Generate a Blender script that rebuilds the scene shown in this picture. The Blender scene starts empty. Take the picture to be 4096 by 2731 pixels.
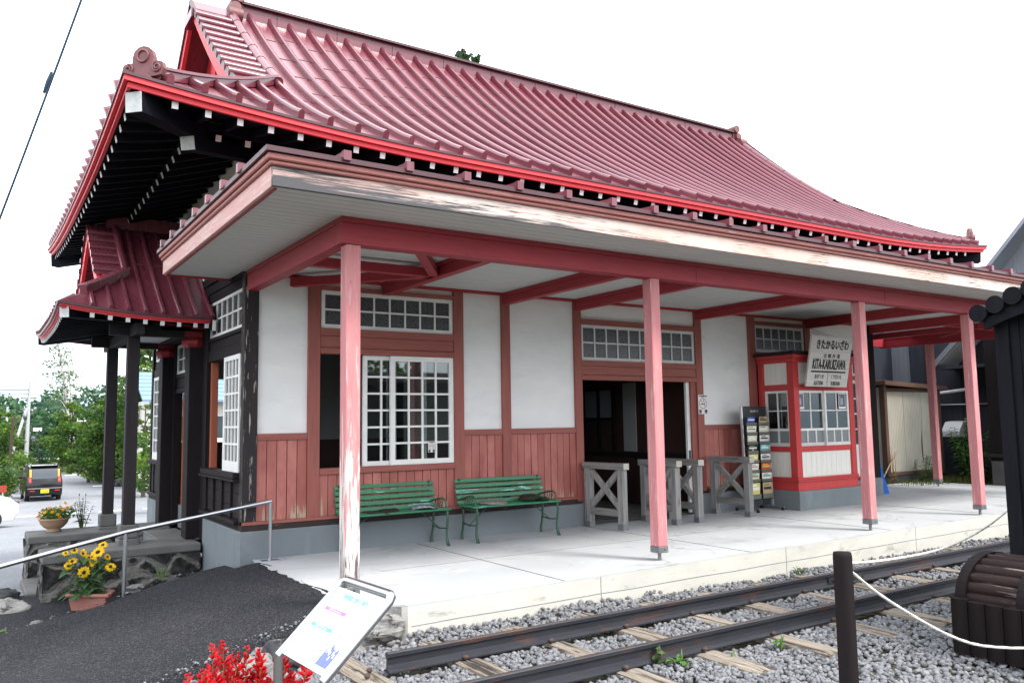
import bpy, bmesh, math, random
import numpy as np
from mathutils import Vector, Matrix, Euler
rad = math.radians
random.seed(7)
RNG = np.random.default_rng(7)
SC = bpy.context.scene
COL = SC.collection

# ------------------------------------------------------------------ materials
def mk(name):
    m = bpy.data.materials.new(name); m.use_nodes = True
    nt = m.node_tree; nt.nodes.clear()
    out = nt.nodes.new('ShaderNodeOutputMaterial')
    return m, nt, out
class NG:
    """small helper around a node tree"""
    def __init__(s, nt): s.nt = nt
    def n(s, t, **kw):
        nd = s.nt.nodes.new('ShaderNode' + t)
        for k, v in kw.items():
            if k.startswith('i_'):
                key = k[2:].replace('_', ' ')
                nd.inputs[int(key) if key.isdigit() else key].default_value = v
            else: setattr(nd, k, v)
        return nd
    def l(s, a, b): s.nt.links.new(a, b)
    def vec(s, stretch=(1, 1, 1), rot=(0, 0, 0)):
        tc = s.n('TexCoord'); oi = s.n('ObjectInfo')
        mp = s.n('Mapping'); mp.inputs['Scale'].default_value = stretch; mp.inputs['Rotation'].default_value = rot
        cm = s.n('VectorMath', operation='SCALE'); cm.inputs['Scale'].default_value = 37.0
        cb = s.n('CombineXYZ')
        for i in range(3): s.l(oi.outputs['Random'], cb.inputs[i])
        s.l(cb.outputs[0], cm.inputs[0]); s.l(cm.outputs[0], mp.inputs['Location'])
        s.l(tc.outputs['Object'], mp.inputs['Vector'])
        return mp.outputs[0]
    def noise(s, v, scale, detail=5, rough=.6, dist=0):
        nd = s.n('TexNoise'); nd.inputs['Scale'].default_value = scale; nd.inputs['Detail'].default_value = detail
        nd.inputs['Roughness'].default_value = rough; nd.inputs['Distortion'].default_value = dist
        s.l(v, nd.inputs['Vector']); return nd.outputs['Fac']
    def ramp(s, f, p0, p1, c0=(0, 0, 0, 1), c1=(1, 1, 1, 1)):
        r = s.n('ValToRGB'); e = r.color_ramp.elements
        e[0].position = p0; e[1].position = p1; e[0].color = c0; e[1].color = c1
        s.l(f, r.inputs[0]); return r.outputs[0]
    def mix(s, f, a, b, mode='MIX'):
        m = s.n('MixRGB', blend_type=mode)
        for i, x in enumerate((f, a, b)):
            if isinstance(x, (int, float)): m.inputs[i].default_value = x
            elif isinstance(x, tuple): m.inputs[i].default_value = x if len(x) == 4 else x + (1,)
            else: s.l(x, m.inputs[i])
        return m.outputs[0]
    def bump(s, h, strength, dist=.01):
        b = s.n('Bump'); b.inputs['Strength'].default_value = strength; b.inputs['Distance'].default_value = dist
        s.l(h, b.inputs['Height']); return b.outputs[0]

def mat(name, col, col2=None, rough=.6, scale=5, stretch=(1, 1, 1), wear=None, wear_p=(.58, .64), wear_scale=4,
        wear_stretch=None, bump=.15, bump_scale=40, metal=0, spec=.4, dist=0, rot=(0, 0, 0), coat=0, wear2=None, wear2_p=(.6, .66), wear2_scale=9):
    m, nt, out = mk(name); g = NG(nt)
    v = g.vec(stretch, rot)
    n1 = g.noise(v, scale, 6, .6, dist)
    c = g.mix(g.ramp(n1, .3, .7), col, col2 if col2 else tuple(min(1, x * .8) for x in col))
    vw = v if wear_stretch is None else g.vec(wear_stretch, rot)
    if wear:
        w = g.ramp(g.noise(vw, wear_scale, 8, .65, .3), *wear_p); c = g.mix(w, c, wear)
    if wear2:
        w = g.ramp(g.noise(vw, wear2_scale, 8, .7, .3), *wear2_p); c = g.mix(w, c, wear2)
    p = g.n('BsdfPrincipled'); g.l(c, p.inputs['Base Color'])
    p.inputs['Metallic'].default_value = metal; p.inputs['Specular IOR Level'].default_value = spec
    if coat: p.inputs['Coat Weight'].default_value = coat; p.inputs['Coat Roughness'].default_value = .15
    hb = g.noise(v, bump_scale, 4, .6)
    g.l(g.ramp(hb, 0, 1, (rough * .75,) * 3 + (1,), (min(1, rough * 1.25),) * 3 + (1,)), p.inputs['Roughness'])
    if bump: g.l(g.bump(hb, bump), p.inputs['Normal'])
    g.l(p.outputs[0], out.inputs[0]); return m

def glass(name, tint=(.75, .8, .8), refl=.12):
    m, nt, out = mk(name); g = NG(nt)
    t = g.n('BsdfTransparent'); t.inputs[0].default_value = tint + (1,)
    gl = g.n('BsdfGlossy'); gl.inputs['Roughness'].default_value = .02
    fr = g.n('Fresnel'); fr.inputs[0].default_value = 1.6
    ad = g.n('Math', operation='ADD', use_clamp=True); g.l(fr.outputs[0], ad.inputs[0]); ad.inputs[1].default_value = refl
    mx = g.n('MixShader'); g.l(ad.outputs[0], mx.inputs[0]); g.l(t.outputs[0], mx.inputs[1]); g.l(gl.outputs[0], mx.inputs[2])
    g.l(mx.outputs[0], out.inputs[0]); return m

def leafmat(name, c1, c2, c3=None, rough=.55, trans=.35):
    m, nt, out = mk(name); g = NG(nt)
    geo = g.n('NewGeometry'); v = g.vec()
    n1 = g.ramp(g.noise(v, .9, 3), .35, .65)
    c = g.mix(geo.outputs['Random Per Island'], c1, c2)
    if c3: c = g.mix(n1, c, c3)
    d = g.n('BsdfPrincipled'); g.l(c, d.inputs['Base Color']); d.inputs['Roughness'].default_value = rough
    d.inputs['Specular IOR Level'].default_value = .25
    t = g.n('BsdfTranslucent'); g.l(c, t.inputs[0])
    mx = g.n('MixShader'); mx.inputs[0].default_value = trans
    g.l(d.outputs[0], mx.inputs[1]); g.l(t.outputs[0], mx.inputs[2]); g.l(mx.outputs[0], out.inputs[0]); return m

M = {}
V = (9, 9, .7); H = (.7, 9, 9); HY = (9, .7, 9)          # wood grain running up, along x, along y
M['roof'] = mat('roof_metal', (.19, .056, .078), (.155, .044, .062), .34, 1.2, bump=0, bump_scale=1.5, spec=.7, wear=(.23, .085, .108), wear_p=(.5, .85), wear_scale=.7)
def roofmat():
    m, nt, out = mk('painted_roof_sheet'); g = NG(nt); geo = g.n('NewGeometry'); v = g.vec()
    c = g.mix(geo.outputs['Random Per Island'], (.115, .022, .034), (.165, .034, .050))
    c = g.mix(g.ramp(g.noise(v, .55, 4), .35, .7), c, (.170, .042, .058))
    st = g.noise(g.vec((5, .5, .5)), 1.5, 6, .65)
    c = g.mix(g.ramp(st, .56, .72), c, (.20, .066, .082)); c = g.mix(g.ramp(g.noise(g.vec((7, .6, .6)), 2.1, 6, .7), .63, .72), c, (.062, .013, .020))
    c = g.mix(g.ramp(g.noise(v, 9, 5, .7), .70, .76), c, (.30, .17, .17))
    p = g.n('BsdfPrincipled'); g.l(c, p.inputs['Base Color']); p.inputs['Specular IOR Level'].default_value = .62
    g.l(g.ramp(st, .2, .8, (.20, .20, .20, 1), (.34, .34, .34, 1)), p.inputs['Roughness'])
    g.l(g.bump(g.noise(v, 2.2, 3), .12, .02), p.inputs['Normal']); g.l(p.outputs[0], out.inputs[0]); return m
M['roof'] = roofmat()
M['roof_dark'] = mat('roof_metal_dark', (.075, .02, .028), (.05, .016, .022), .4, 3, bump=.05, spec=.5)
M['oni'] = mat('ridge_tile', (.19, .075, .075), (.15, .055, .06), .55, 8, bump=.1)
M['red'] = mat('red_eave_board', (.70, .042, .056), (.60, .036, .048), .5, 4, H, bump=.08, wear=(.66, .26, .26), wear_p=(.66, .78), wear_scale=3)
M['red_y'] = mat('red_eave_board_side', (.70, .042, .056), (.60, .036, .048), .5, 4, HY, bump=.08)
M['beam'] = mat('red_beam', (.36, .030, .042), (.28, .025, .034), .55, 3, H, bump=.12, wear=(.12, .02, .028), wear_p=(.62, .70), wear_scale=4)
M['beam_y'] = mat('red_beam_cross', (.35, .030, .042), (.28, .025, .034), .55, 3, HY, bump=.12, wear=(.15, .02, .028), wear_p=(.64, .70), wear_scale=4)
def postmat(name, wear_p):
    return mat(name, (.50, .20, .19), (.43, .15, .15), .65, 4, (7, 7, .6), wear=(.62, .56, .52), wear_p=wear_p, wear_scale=3.2, bump=.25, bump_scale=30, wear2=(.09, .08, .085), wear2_p=(wear_p[0] + .05, wear_p[1] + .07), wear2_scale=4.1)
def post_faded(name, z0, z1, strong=1.0):
    """pink paint that has peeled off towards the foot of the post"""
    m, nt, out = mk(name); g = NG(nt)
    v = g.vec((7, 7, .55)); tc = g.n('TexCoord'); sx = g.n('SeparateXYZ'); g.l(tc.outputs['Object'], sx.inputs[0])
    mr = g.n('MapRange'); mr.inputs[1].default_value = z0; mr.inputs[2].default_value = z1; mr.inputs[3].default_value = .30 * strong; mr.inputs[4].default_value = -.10
    g.l(sx.outputs[2], mr.inputs[0])
    n1 = g.noise(v, 3.0, 8, .65, .4)
    ad = g.n('Math', operation='ADD'); g.l(n1, ad.inputs[0]); g.l(mr.outputs[0], ad.inputs[1])
    pink = g.mix(g.ramp(g.noise(v, 2), .3, .7), (.55, .235, .235), (.46, .165, .175))
    pink = g.mix(g.ramp(g.noise(v, 4.5, 8, .7), .55, .68), pink, (.60, .42, .41)); pink = g.mix(g.ramp(g.noise(g.vec((9, 9, 2)), 5, 4), .70, .74), pink, (.24, .09, .09))
    c = g.mix(g.ramp(ad.outputs[0], .60, .66), pink, (.60, .55, .52))
    n2 = g.noise(v, 5.5, 8, .7, .5); ad2 = g.n('Math', operation='ADD'); g.l(n2, ad2.inputs[0]); g.l(mr.outputs[0], ad2.inputs[1])
    c = g.mix(g.ramp(ad2.outputs[0], .74, .84), c, (.10, .09, .095))
    p = g.n('BsdfPrincipled'); g.l(c, p.inputs['Base Color']); p.inputs['Roughness'].default_value = .7; p.inputs['Specular IOR Level'].default_value = .3
    g.l(g.bump(n1, .35), p.inputs['Normal']); g.l(p.outputs[0], out.inputs[0]); return m
M['post_worn'] = post_faded('post_peeling', .2, 1.9, 1.0)
M['post'] = post_faded('post_pink', -.8, 1.3, .34)
M['brown'] = mat('red_brown_timber', (.31, .096, .076), (.235, .068, .055), .6, 3, V, wear=(.09, .03, .025), wear_p=(.7, .74), wear_scale=6, bump=.2, bump_scale=25)
M['brown_h'] = mat('red_brown_timber_rail', (.31, .096, .076), (.235, .068, .055), .6, 3, H, wear=(.09, .03, .025), wear_p=(.7, .74), wear_scale=6, bump=.2, bump_scale=25)
def wains():
    m, nt, out = mk('wainscot_paint'); g = NG(nt)
    v = g.vec((8, 8, .7)); tc = g.n('TexCoord'); sx = g.n('SeparateXYZ'); g.l(tc.outputs['Object'], sx.inputs[0])
    geo = g.n('NewGeometry')
    mr = g.n('MapRange'); mr.inputs[1].default_value = .38; mr.inputs[2].default_value = .72; mr.inputs[3].default_value = .19; mr.inputs[4].default_value = -.06
    g.l(sx.outputs[2], mr.inputs[0])
    n1 = g.noise(v, 2.6, 8, .65, .3); ad = g.n('Math', operation='ADD'); g.l(n1, ad.inputs[0]); g.l(mr.outputs[0], ad.inputs[1])
    c = g.mix(geo.outputs['Random Per Island'], (.33, .100, .080), (.45, .165, .138))
    c = g.mix(g.ramp(g.noise(g.vec((3, 3, 1.2)), 2.2, 5), .4, .75), c, (.26, .072, .058))
    c = g.mix(g.ramp(ad.outputs[0], .66, .72), c, (.40, .30, .22))
    c = g.mix(g.ramp(g.noise(v, 7, 4), .72, .76), c, (.11, .03, .025))
    p = g.n('BsdfPrincipled'); g.l(c, p.inputs['Base Color']); p.inputs['Roughness'].default_value = .6; p.inputs['Specular IOR Level'].default_value = .35
    g.l(g.bump(n1, .2), p.inputs['Normal']); g.l(p.outputs[0], out.inputs[0]); return m
M['wains'] = wains()
M['sill'] = mat('peeled_dark_sill', (.035, .02, .018), (.022, .014, .014), .7, 3, H, wear=(.34, .22, .15), wear_p=(.63, .68), wear_scale=3, bump=.3)
M['dark'] = mat('dark_timber', (.016, .012, .013), (.010, .008, .010), .7, 3, V, bump=.25, bump_scale=25, spec=.15)
M['dark_h'] = mat('dark_timber_rail', (.020, .015, .016), (.012, .010, .012), .7, 3, HY, bump=.25, bump_scale=25, spec=.15)
M['dark_peel'] = mat('dark_timber_peeling', (.020, .014, .014), (.013, .010, .011), .7, 3, V, wear=(.36, .33, .30), wear_p=(.60, .63), wear_scale=4.5, bump=.3, bump_scale=25)
M['greypost'] = mat('grey_brown_post', (.040, .034, .037), (.028, .024, .027), .7, 2, (8, 8, .5), spec=.15, wear=(.03, .025, .025), wear_p=(.70, .74), wear_scale=5, bump=.25)
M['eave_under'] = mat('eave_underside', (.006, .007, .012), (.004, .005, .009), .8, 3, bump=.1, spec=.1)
M['plaster'] = mat('white_plaster', (.78, .775, .76), (.70, .70, .695), .85, 1.7, (1, 1, 2.2), wear=(.60, .605, .61), wear_p=(.56, .85), wear_scale=2.0, bump=.1, bump_scale=40, spec=.15, wear2=(.58, .50, .40), wear2_p=(.66, .76), wear2_scale=3.1)
M['white'] = mat('white_paint', (.78, .78, .76), (.68, .68, .66), .45, 6, bump=.06, wear=(.45, .44, .42), wear_p=(.70, .76), wear_scale=9)
M['white_old'] = mat('old_white_paint', (.66, .66, .63), (.55, .55, .53), .5, 6, bump=.1, wear=(.30, .28, .26), wear_p=(.62, .68), wear_scale=14)
M['tip'] = mat('white_rafter_end', (.80, .80, .79), (.68, .68, .68), .6, 12, bump=.1)
M['tip_old'] = mat('white_hip_end', (.62, .64, .63), (.40, .42, .42), .6, 9, bump=.2, wear=(.2, .22, .22), wear_p=(.6, .7), wear_scale=14)
M['soffit'] = mat('soffit_board', (.60, .62, .61), (.52, .54, .53), .6, 3, (.5, 9, 5), bump=.06, wear=(.42, .43, .43), wear_p=(.62, .8), wear_scale=2, wear_stretch=(.6, 6, 1))
def fascia(axis):
    """sun-bleached pink board: fine figured grain lines, charred-looking weathering towards the left end"""
    m, nt, out = mk('weathered_fascia_' + axis); g = NG(nt)
    v = g.vec((1.1, 6, 6)); big = g.noise(g.vec((.55, 2, 2)), 1.2, 4, .55)
    w = g.n('TexWave', wave_type='BANDS', bands_direction='Z'); w.inputs['Scale'].default_value = 1.7
    w.inputs['Distortion'].default_value = 16; w.inputs['Detail'].default_value = 5; w.inputs['Detail Scale'].default_value = .55; w.inputs['Detail Roughness'].default_value = .6
    g.l(v, w.inputs['Vector'])
    base = g.mix(g.ramp(big, .36, .66), (.66, .40, .34), (.66, .55, .50))
    knots = g.ramp(g.noise(g.vec((1.3, 3.5, 3.5)), 1.6, 3, .5), .50, .60)
    line = g.n('Math', operation='MULTIPLY'); g.l(g.ramp(w.outputs['Fac'], .08, .22, (1, 1, 1, 1), (0, 0, 0, 1)), line.inputs[0]); g.l(knots, line.inputs[1])
    c = g.mix(line.outputs[0], base, (.26, .15, .12))
    tc = g.n('TexCoord'); sx = g.n('SeparateXYZ'); g.l(tc.outputs['Object'], sx.inputs[0])
    mr = g.n('MapRange'); mr.inputs[1].default_value = .2; mr.inputs[2].default_value = 4.0; mr.inputs[3].default_value = .19; mr.inputs[4].default_value = -.09; g.l(sx.outputs[0], mr.inputs[0])
    hz = g.n('MapRange'); hz.inputs[1].default_value = 2.94; hz.inputs[2].default_value = 3.07; hz.inputs[3].default_value = .03; hz.inputs[4].default_value = -.09; g.l(sx.outputs[2], hz.inputs[0])
    dk = g.noise(g.vec((1.1, 26, 26)), 1.0, 9, .72, .4)
    a1 = g.n('Math', operation='ADD'); g.l(dk, a1.inputs[0]); g.l(mr.outputs[0], a1.inputs[1]); a2 = g.n('Math', operation='ADD'); g.l(a1.outputs[0], a2.inputs[0]); g.l(hz.outputs[0], a2.inputs[1])
    c = g.mix(g.ramp(a2.outputs[0], .54, .66), c, (.09, .088, .095))
    p = g.n('BsdfPrincipled'); g.l(c, p.inputs['Base Color']); p.inputs['Roughness'].default_value = .75; p.inputs['Specular IOR Level'].default_value = .2
    g.l(g.bump(dk, .25), p.inputs['Normal']); g.l(p.outputs[0], out.inputs[0]); return m
M['fascia'] = fascia('x')
M['pink'] = mat('faded_pink_board', (.60, .34, .31), (.52, .27, .25), .65, 3, HY, wear=(.66, .55, .52), wear_p=(.5, .7), wear_scale=3, bump=.15)
M['pink_mold'] = mat('pink_moulding', (.42, .17, .15), (.34, .12, .11), .6, 4, H, wear=(.55, .42, .38), wear_p=(.6, .7), wear_scale=5, bump=.15)
def slab():
    m, nt, out = mk('platform_concrete'); g = NG(nt); v = g.vec()
    c = g.mix(g.ramp(g.noise(v, .8, 6, .6), .3, .7), (.44, .455, .46), (.36, .375, .385))
    c = g.mix(g.ramp(g.noise(v, 1.7, 7, .65, .6), .56, .72), c, (.25, .26, .265)); c = g.mix(g.ramp(g.noise(v, 3.1, 6, .7), .60, .70), c, (.48, .49, .495))
    c = g.mix(g.ramp(g.noise(v, 14, 3, .5), .74, .78), c, (.20, .20, .195))
    wn = g.n('TexNoise'); wn.inputs['Scale'].default_value = 2.2; wn.inputs['Detail'].default_value = 5; g.l(v, wn.inputs['Vector'])
    va = g.n('VectorMath', operation='MULTIPLY_ADD'); va.inputs[1].default_value = (.5, .5, .5); g.l(wn.outputs['Color'], va.inputs[0]); g.l(v, va.inputs[2])
    vo = g.n('TexVoronoi', feature='DISTANCE_TO_EDGE'); vo.inputs['Scale'].default_value = .42; g.l(va.outputs[0], vo.inputs['Vector'])
    c = g.mix(g.ramp(vo.outputs['Distance'], .0018, .0040, (1, 1, 1, 1), (0, 0, 0, 1)), c, (.26, .26, .25))
    p = g.n('BsdfPrincipled'); g.l(c, p.inputs['Base Color']); p.inputs['Roughness'].default_value = .8; p.inputs['Specular IOR Level'].default_value = .25
    g.l(g.bump(g.noise(v, 60, 4), .12), p.inputs['Normal']); g.l(p.outputs[0], out.inputs[0]); return m
M['conc'] = slab()
M['conc_face'] = mat('platform_edge_concrete', (.54, .525, .465), (.45, .44, .40), .85, 2.2, (1, 1, 3), wear=(.33, .32, .29), wear_p=(.60, .70), wear_scale=3, bump=.25, bump_scale=35, spec=.15)
M['found'] = mat('foundation_concrete', (.185, .21, .22), (.15, .17, .185), .8, 1.6, (1, 1, .6), wear=(.26, .285, .295), wear_p=(.55, .78), wear_scale=1.4, bump=.15, spec=.2, wear2=(.085, .10, .115), wear2_p=(.66, .74), wear2_scale=3.4)
M['rubble'] = mat('rubble_rock', (.29, .285, .272), (.12, .117, .113), .9, 7, bump=1.0, bump_scale=22, spec=.15, wear=(.045, .043, .042), wear_p=(.56, .62), wear_scale=9)
M['darkrock'] = mat('dark_rock', (.055, .055, .06), (.03, .03, .033), .85, 5, bump=.8, bump_scale=14, spec=.25, wear=(.20, .20, .195), wear_p=(.62, .72), wear_scale=5)
def stonewall():
    m, nt, out = mk('mortared_stone'); g = NG(nt); v = g.vec((1, 1, 1.25)); wn = g.n('TexNoise'); wn.inputs['Scale'].default_value = 3.5; wn.inputs['Detail'].default_value = 4; g.l(v, wn.inputs['Vector'])
    va = g.n('VectorMath', operation='MULTIPLY_ADD'); va.inputs[1].default_value = (.35, .35, .35); g.l(wn.outputs['Color'], va.inputs[0]); g.l(v, va.inputs[2])
    vo = g.n('TexVoronoi', feature='DISTANCE_TO_EDGE'); vo.inputs['Scale'].default_value = 3.1; g.l(va.outputs[0], vo.inputs['Vector'])
    n1 = g.noise(v, 9, 7, .7); rockc = g.mix(g.ramp(n1, .4, .65), (.013, .013, .014), (.055, .053, .05)); mort = g.mix(g.ramp(g.noise(v, 5, 6, .7), .35, .7), (.20, .195, .178), (.085, .083, .076))
    c = g.mix(g.ramp(vo.outputs['Distance'], .09, .14), mort, rockc)
    p = g.n('BsdfPrincipled'); g.l(c, p.inputs['Base Color']); p.inputs['Roughness'].default_value = .9; p.inputs['Specular IOR Level'].default_value = .2
    ad = g.n('Math', operation='ADD'); g.l(g.ramp(vo.outputs['Distance'], .0, .16), ad.inputs[0]); g.l(n1, ad.inputs[1]); g.l(g.bump(ad.outputs[0], .9, .03), p.inputs['Normal']); g.l(p.outputs[0], out.inputs[0]); return m
M['stonewall'] = stonewall()
M['capstone'] = mat('step_concrete', (.155, .155, .148), (.10, .10, .097), .85, 3, bump=.3, spec=.2, wear=(.08, .08, .075), wear_p=(.58, .7), wear_scale=3)
def asphalt(name, c1, c2, fleck, sc=1.0):
    m, nt, out = mk(name); g = NG(nt); v = g.vec()
    n1 = g.noise(v, .55, 5, .6); vo = g.n('TexVoronoi'); vo.inputs['Scale'].default_value = 150 * sc; g.l(v, vo.inputs['Vector'])
    hs = g.n('SeparateColor'); g.l(vo.outputs['Color'], hs.inputs[0])
    c = g.mix(g.ramp(n1, .35, .7), c1, c2)
    c = g.mix(g.ramp(hs.outputs[0], .80, .97), c, fleck)
    c = g.mix(g.ramp(g.noise(v, 6, 6, .7), .62, .75), c, tuple(x * 2.0 for x in c2))
    p = g.n('BsdfPrincipled'); g.l(c, p.inputs['Base Color']); p.inputs['Roughness'].default_value = .9; p.inputs['Specular IOR Level'].default_value = .12
    ad = g.n('Math', operation='ADD'); g.l(vo.outputs['Distance'], ad.inputs[0]); g.l(g.noise(v, 90 * sc, 3), ad.inputs[1])
    g.l(g.bump(ad.outputs[0], .4, .010), p.inputs['Normal']); g.l(p.outputs[0], out.inputs[0]); return m
M['ramp'] = asphalt('ramp_asphalt', (.014, .014, .017), (.024, .024, .028), (.085, .085, .09))
M['road'] = asphalt('road_asphalt', (.17, .18, .195), (.21, .22, .235), (.27, .27, .28), .3)
M['paintline'] = mat('road_paint', (.75, .75, .74), (.6, .6, .6), .7, 6, bump=.05, wear=(.3, .3, .3), wear_p=(.66, .72), wear_scale=7)
M['dirt'] = mat('dirt_ground', (.085, .075, .058), (.05, .055, .03), .95, 1.4, bump=.6, bump_scale=18, spec=.1)
def ballast():
    m, nt, out = mk('ballast_stone'); g = NG(nt); geo = g.n('NewGeometry'); v = g.vec()
    r = geo.outputs['Random Per Island']
    c = g.mix(r, (.095, .10, .112), (.26, .265, .275))
    w = g.n('Math', operation='FRACT'); m8 = g.n('Math', operation='MULTIPLY'); g.l(r, m8.inputs[0]); m8.inputs[1].default_value = 17.3; g.l(m8.outputs[0], w.inputs[0])
    c = g.mix(g.ramp(w.outputs[0], .86, .9), c, (.085, .083, .082))
    sc = g.noise(v, 30, 5, .7); c = g.mix(g.ramp(sc, .35, .7), c, (.17, .172, .18))
    p = g.n('BsdfPrincipled'); g.l(c, p.inputs['Base Color']); p.inputs['Roughness'].default_value = .85; p.inputs['Specular IOR Level'].default_value = .2
    g.l(g.bump(sc, .4), p.inputs['Normal']); g.l(p.outputs[0], out.inputs[0]); return m
M['ballast'] = ballast()
M['rail'] = mat('rail_steel', (.030, .032, .040), (.020, .021, .027), .5, 4, (1, 5, 5), metal=.25, spec=.5, bump=.12, wear=(.085, .038, .024), wear_p=(.56, .70), wear_scale=2.2)
M['railtop'] = mat('rail_head_polish', (.16, .15, .155), (.08, .06, .055), .38, 6, (1, 8, 8), metal=.6, bump=.05)
M['rust'] = mat('rusty_iron', (.07, .04, .033), (.045, .028, .026), .75, 14, bump=.3)
M['sleeper'] = mat('weathered_sleeper', (.30, .26, .215), (.15, .125, .10), .85, 2.4, (10, .55, 10), bump=.7, bump_scale=7, spec=.15, wear=(.04, .034, .03), wear_p=(.52, .60), wear_scale=2.5, wear2=(.42, .385, .33), wear2_p=(.60, .68), wear2_scale=4)
M['greywood'] = mat('silver_grey_timber', (.30, .295, .285), (.18, .175, .17), .8, 2.4, (9, 9, .7), bump=.5, bump_scale=10, wear=(.075, .07, .068), wear_p=(.60, .66), wear_scale=3, spec=.2)
M['greywood_h'] = mat('silver_grey_timber_rail', (.27, .26, .25), (.15, .145, .14), .8, 2.4, (9, .7, 9), bump=.5, bump_scale=10, wear=(.06, .055, .052), wear_p=(.58, .66), wear_scale=3, spec=.2)
M['endgrain'] = mat('pale_end_grain', (.50, .47, .42), (.40, .37, .33), .85, 12, bump=.4)
M['steel'] = mat('stainless_steel', (.46, .47, .49), (.40, .41, .43), .30, 1, (1, 1, 1), metal=1, bump=0, bump_scale=2)
M['zinc'] = mat('zinc_bracket', (.23, .24, .24), (.17, .175, .18), .55, 9, metal=.6, bump=.1)
M['alu'] = mat('aluminium_frame', (.62, .63, .64), (.55, .56, .57), .38, 5, metal=.7, bump=.02)
M['board'] = mat('sign_board_face', (.86, .87, .88), (.84, .85, .86), .25, 3, bump=0, spec=.5)
M['green'] = mat('green_bench_paint', (.030, .185, .085), (.022, .125, .060), .40, 4, (.6, 5, 5), bump=.12, spec=.45, wear=(.16, .46, .38), wear_p=(.585, .61), wear_scale=2.8, wear2=(.06, .22, .17), wear2_p=(.62, .66), wear2_scale=7)
M['green_iron'] = mat('green_cast_iron', (.030, .085, .050), (.022, .060, .038), .5, 10, bump=.2, spec=.5)
M['mat_dark'] = mat('woven_mat_dark', (.022, .018, .017), (.05, .042, .04), .95, 60, bump=.8, bump_scale=70, spec=.1)
M['mat_grey'] = mat('woven_mat_grey', (.32, .30, .28), (.10, .08, .08), .95, 45, bump=.8, bump_scale=70, spec=.1)
M['mat_blue'] = mat('woven_mat_blue', (.05, .07, .16), (.40, .40, .36), .95, 40, bump=.8, bump_scale=70, spec=.1, wear=(.02, .018, .018), wear_p=(.52, .56), wear_scale=8)
M['boothred'] = mat('booth_red', (.50, .045, .045), (.42, .035, .036), .5, 4, V, bump=.12, wear=(.58, .16, .15), wear_p=(.64, .72), wear_scale=4)
M['cream'] = mat('cream_boards', (.74, .73, .67), (.64, .63, .58), .6, 5, V, bump=.1, wear=(.40, .38, .35), wear_p=(.69, .73), wear_scale=5)
M['pane'] = glass('window_glass', (.80, .84, .83), .05)
M['pane_dark'] = mat('dusty_dark_pane', (.060, .062, .066), (.045, .046, .05), .28, 6, bump=0, spec=.5)
M['pane_frost'] = mat('frosted_pane', (.20, .225, .235), (.17, .19, .20), .35, 3, bump=0, spec=.5)
M['interior'] = mat('interior_plaster', (.34, .34, .34), (.30, .30, .30), .9, 2, bump=.05)
M['interior_wood'] = mat('interior_wood', (.045, .018, .015), (.03, .012, .010), .6, 3, V, bump=.1)
M['orange'] = mat('orange_jamb', (.36, .10, .05), (.30, .08, .04), .6, 3, V, bump=.1)
M['blackwood'] = mat('black_stained_boards', (.006, .006, .009), (.011, .011, .014), .6, 3, (6, 6, .5), bump=.3, bump_scale=16, spec=.08)
M['loco'] = mat('stained_log', (.013, .0095, .0098), (.009, .007, .0075), .55, 3, (6, 6, .6), bump=.25, bump_scale=18, spec=.08)
M['locolog'] = mat('weathered_log', (.026, .016, .0145), (.016, .010, .010), .6, 3, (8, .8, 8), bump=.4, bump_scale=14, spec=.12, wear=(.20, .15, .14), wear_p=(.58, .70), wear_scale=3)
M['blackpost'] = mat('stained_round_post', (.017, .0125, .013), (.011, .009, .0095), .75, 3, (6, 6, .5), bump=.2, spec=.10)
M['rope'] = mat('white_rope', (.62, .61, .55), (.50, .49, .44), .8, 30, bump=.3, bump_scale=60)
M['corr'] = mat('beige_steel_sheet', (.56, .53, .45), (.48, .455, .385), .45, 2, bump=.03, spec=.4)
M['shedbrown'] = mat('shed_brown_metal', (.16, .095, .070), (.13, .078, .06), .5, 4, bump=.05)
M['navy'] = mat('dark_boarding', (.020, .024, .034), (.032, .037, .048), .5, 2, V, bump=.1, spec=.4)
M['greyboard'] = mat('grey_boarding', (.17, .19, .215), (.13, .15, .17), .6, 2, V, bump=.1)
M['metalroof2'] = mat('blue_grey_metal_roof', (.24, .27, .31), (.20, .23, .27), .35, 2, bump=.04, metal=.3)
M['plastic_w'] = mat('white_plastic', (.75, .76, .77), (.7, .71, .72), .35, 4, bump=0)
M['plastic_b'] = mat('black_plastic', (.02, .02, .022), (.015, .015, .017), .4, 6, bump=.05)
M['ink'] = mat('black_ink', (.015, .015, .015), (.02, .02, .02), .6, 9, bump=0)
M['paper'] = mat('white_paper', (.78, .78, .76), (.72, .72, .70), .7, 4, bump=0)
M['signwood'] = mat('painted_sign_board', (.58, .56, .53), (.48, .46, .44), .65, 3, H, wear=(.36, .33, .30), wear_p=(.66, .76), wear_scale=3, bump=.1)
M['terracotta'] = mat('terracotta', (.36, .155, .125), (.29, .115, .095), .7, 6, bump=.15, wear=(.52, .34, .28), wear_p=(.6, .7), wear_scale=6)
M['bowl'] = mat('tan_bowl', (.38, .25, .16), (.31, .20, .13), .65, 6, bump=.15, wear=(.2, .15, .1), wear_p=(.6, .72), wear_scale=9)
M['soil'] = mat('potting_soil', (.03, .022, .017), (.05, .036, .028), .95, 30, bump=.8)
M['bark'] = mat('bark', (.075, .058, .045), (.05, .04, .032), .9, 4, (6, 6, 1), bump=.7, bump_scale=14)
M['birchbark'] = mat('birch_bark', (.60, .58, .54), (.45, .43, .40), .8, 3, (2, 2, 6), bump=.2, wear=(.08, .07, .06), wear_p=(.62, .68), wear_scale=3)
M['leaf'] = leafmat('maple_leaves', (.06, .135, .018), (.16, .255, .026), (.03, .085, .02))
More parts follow.
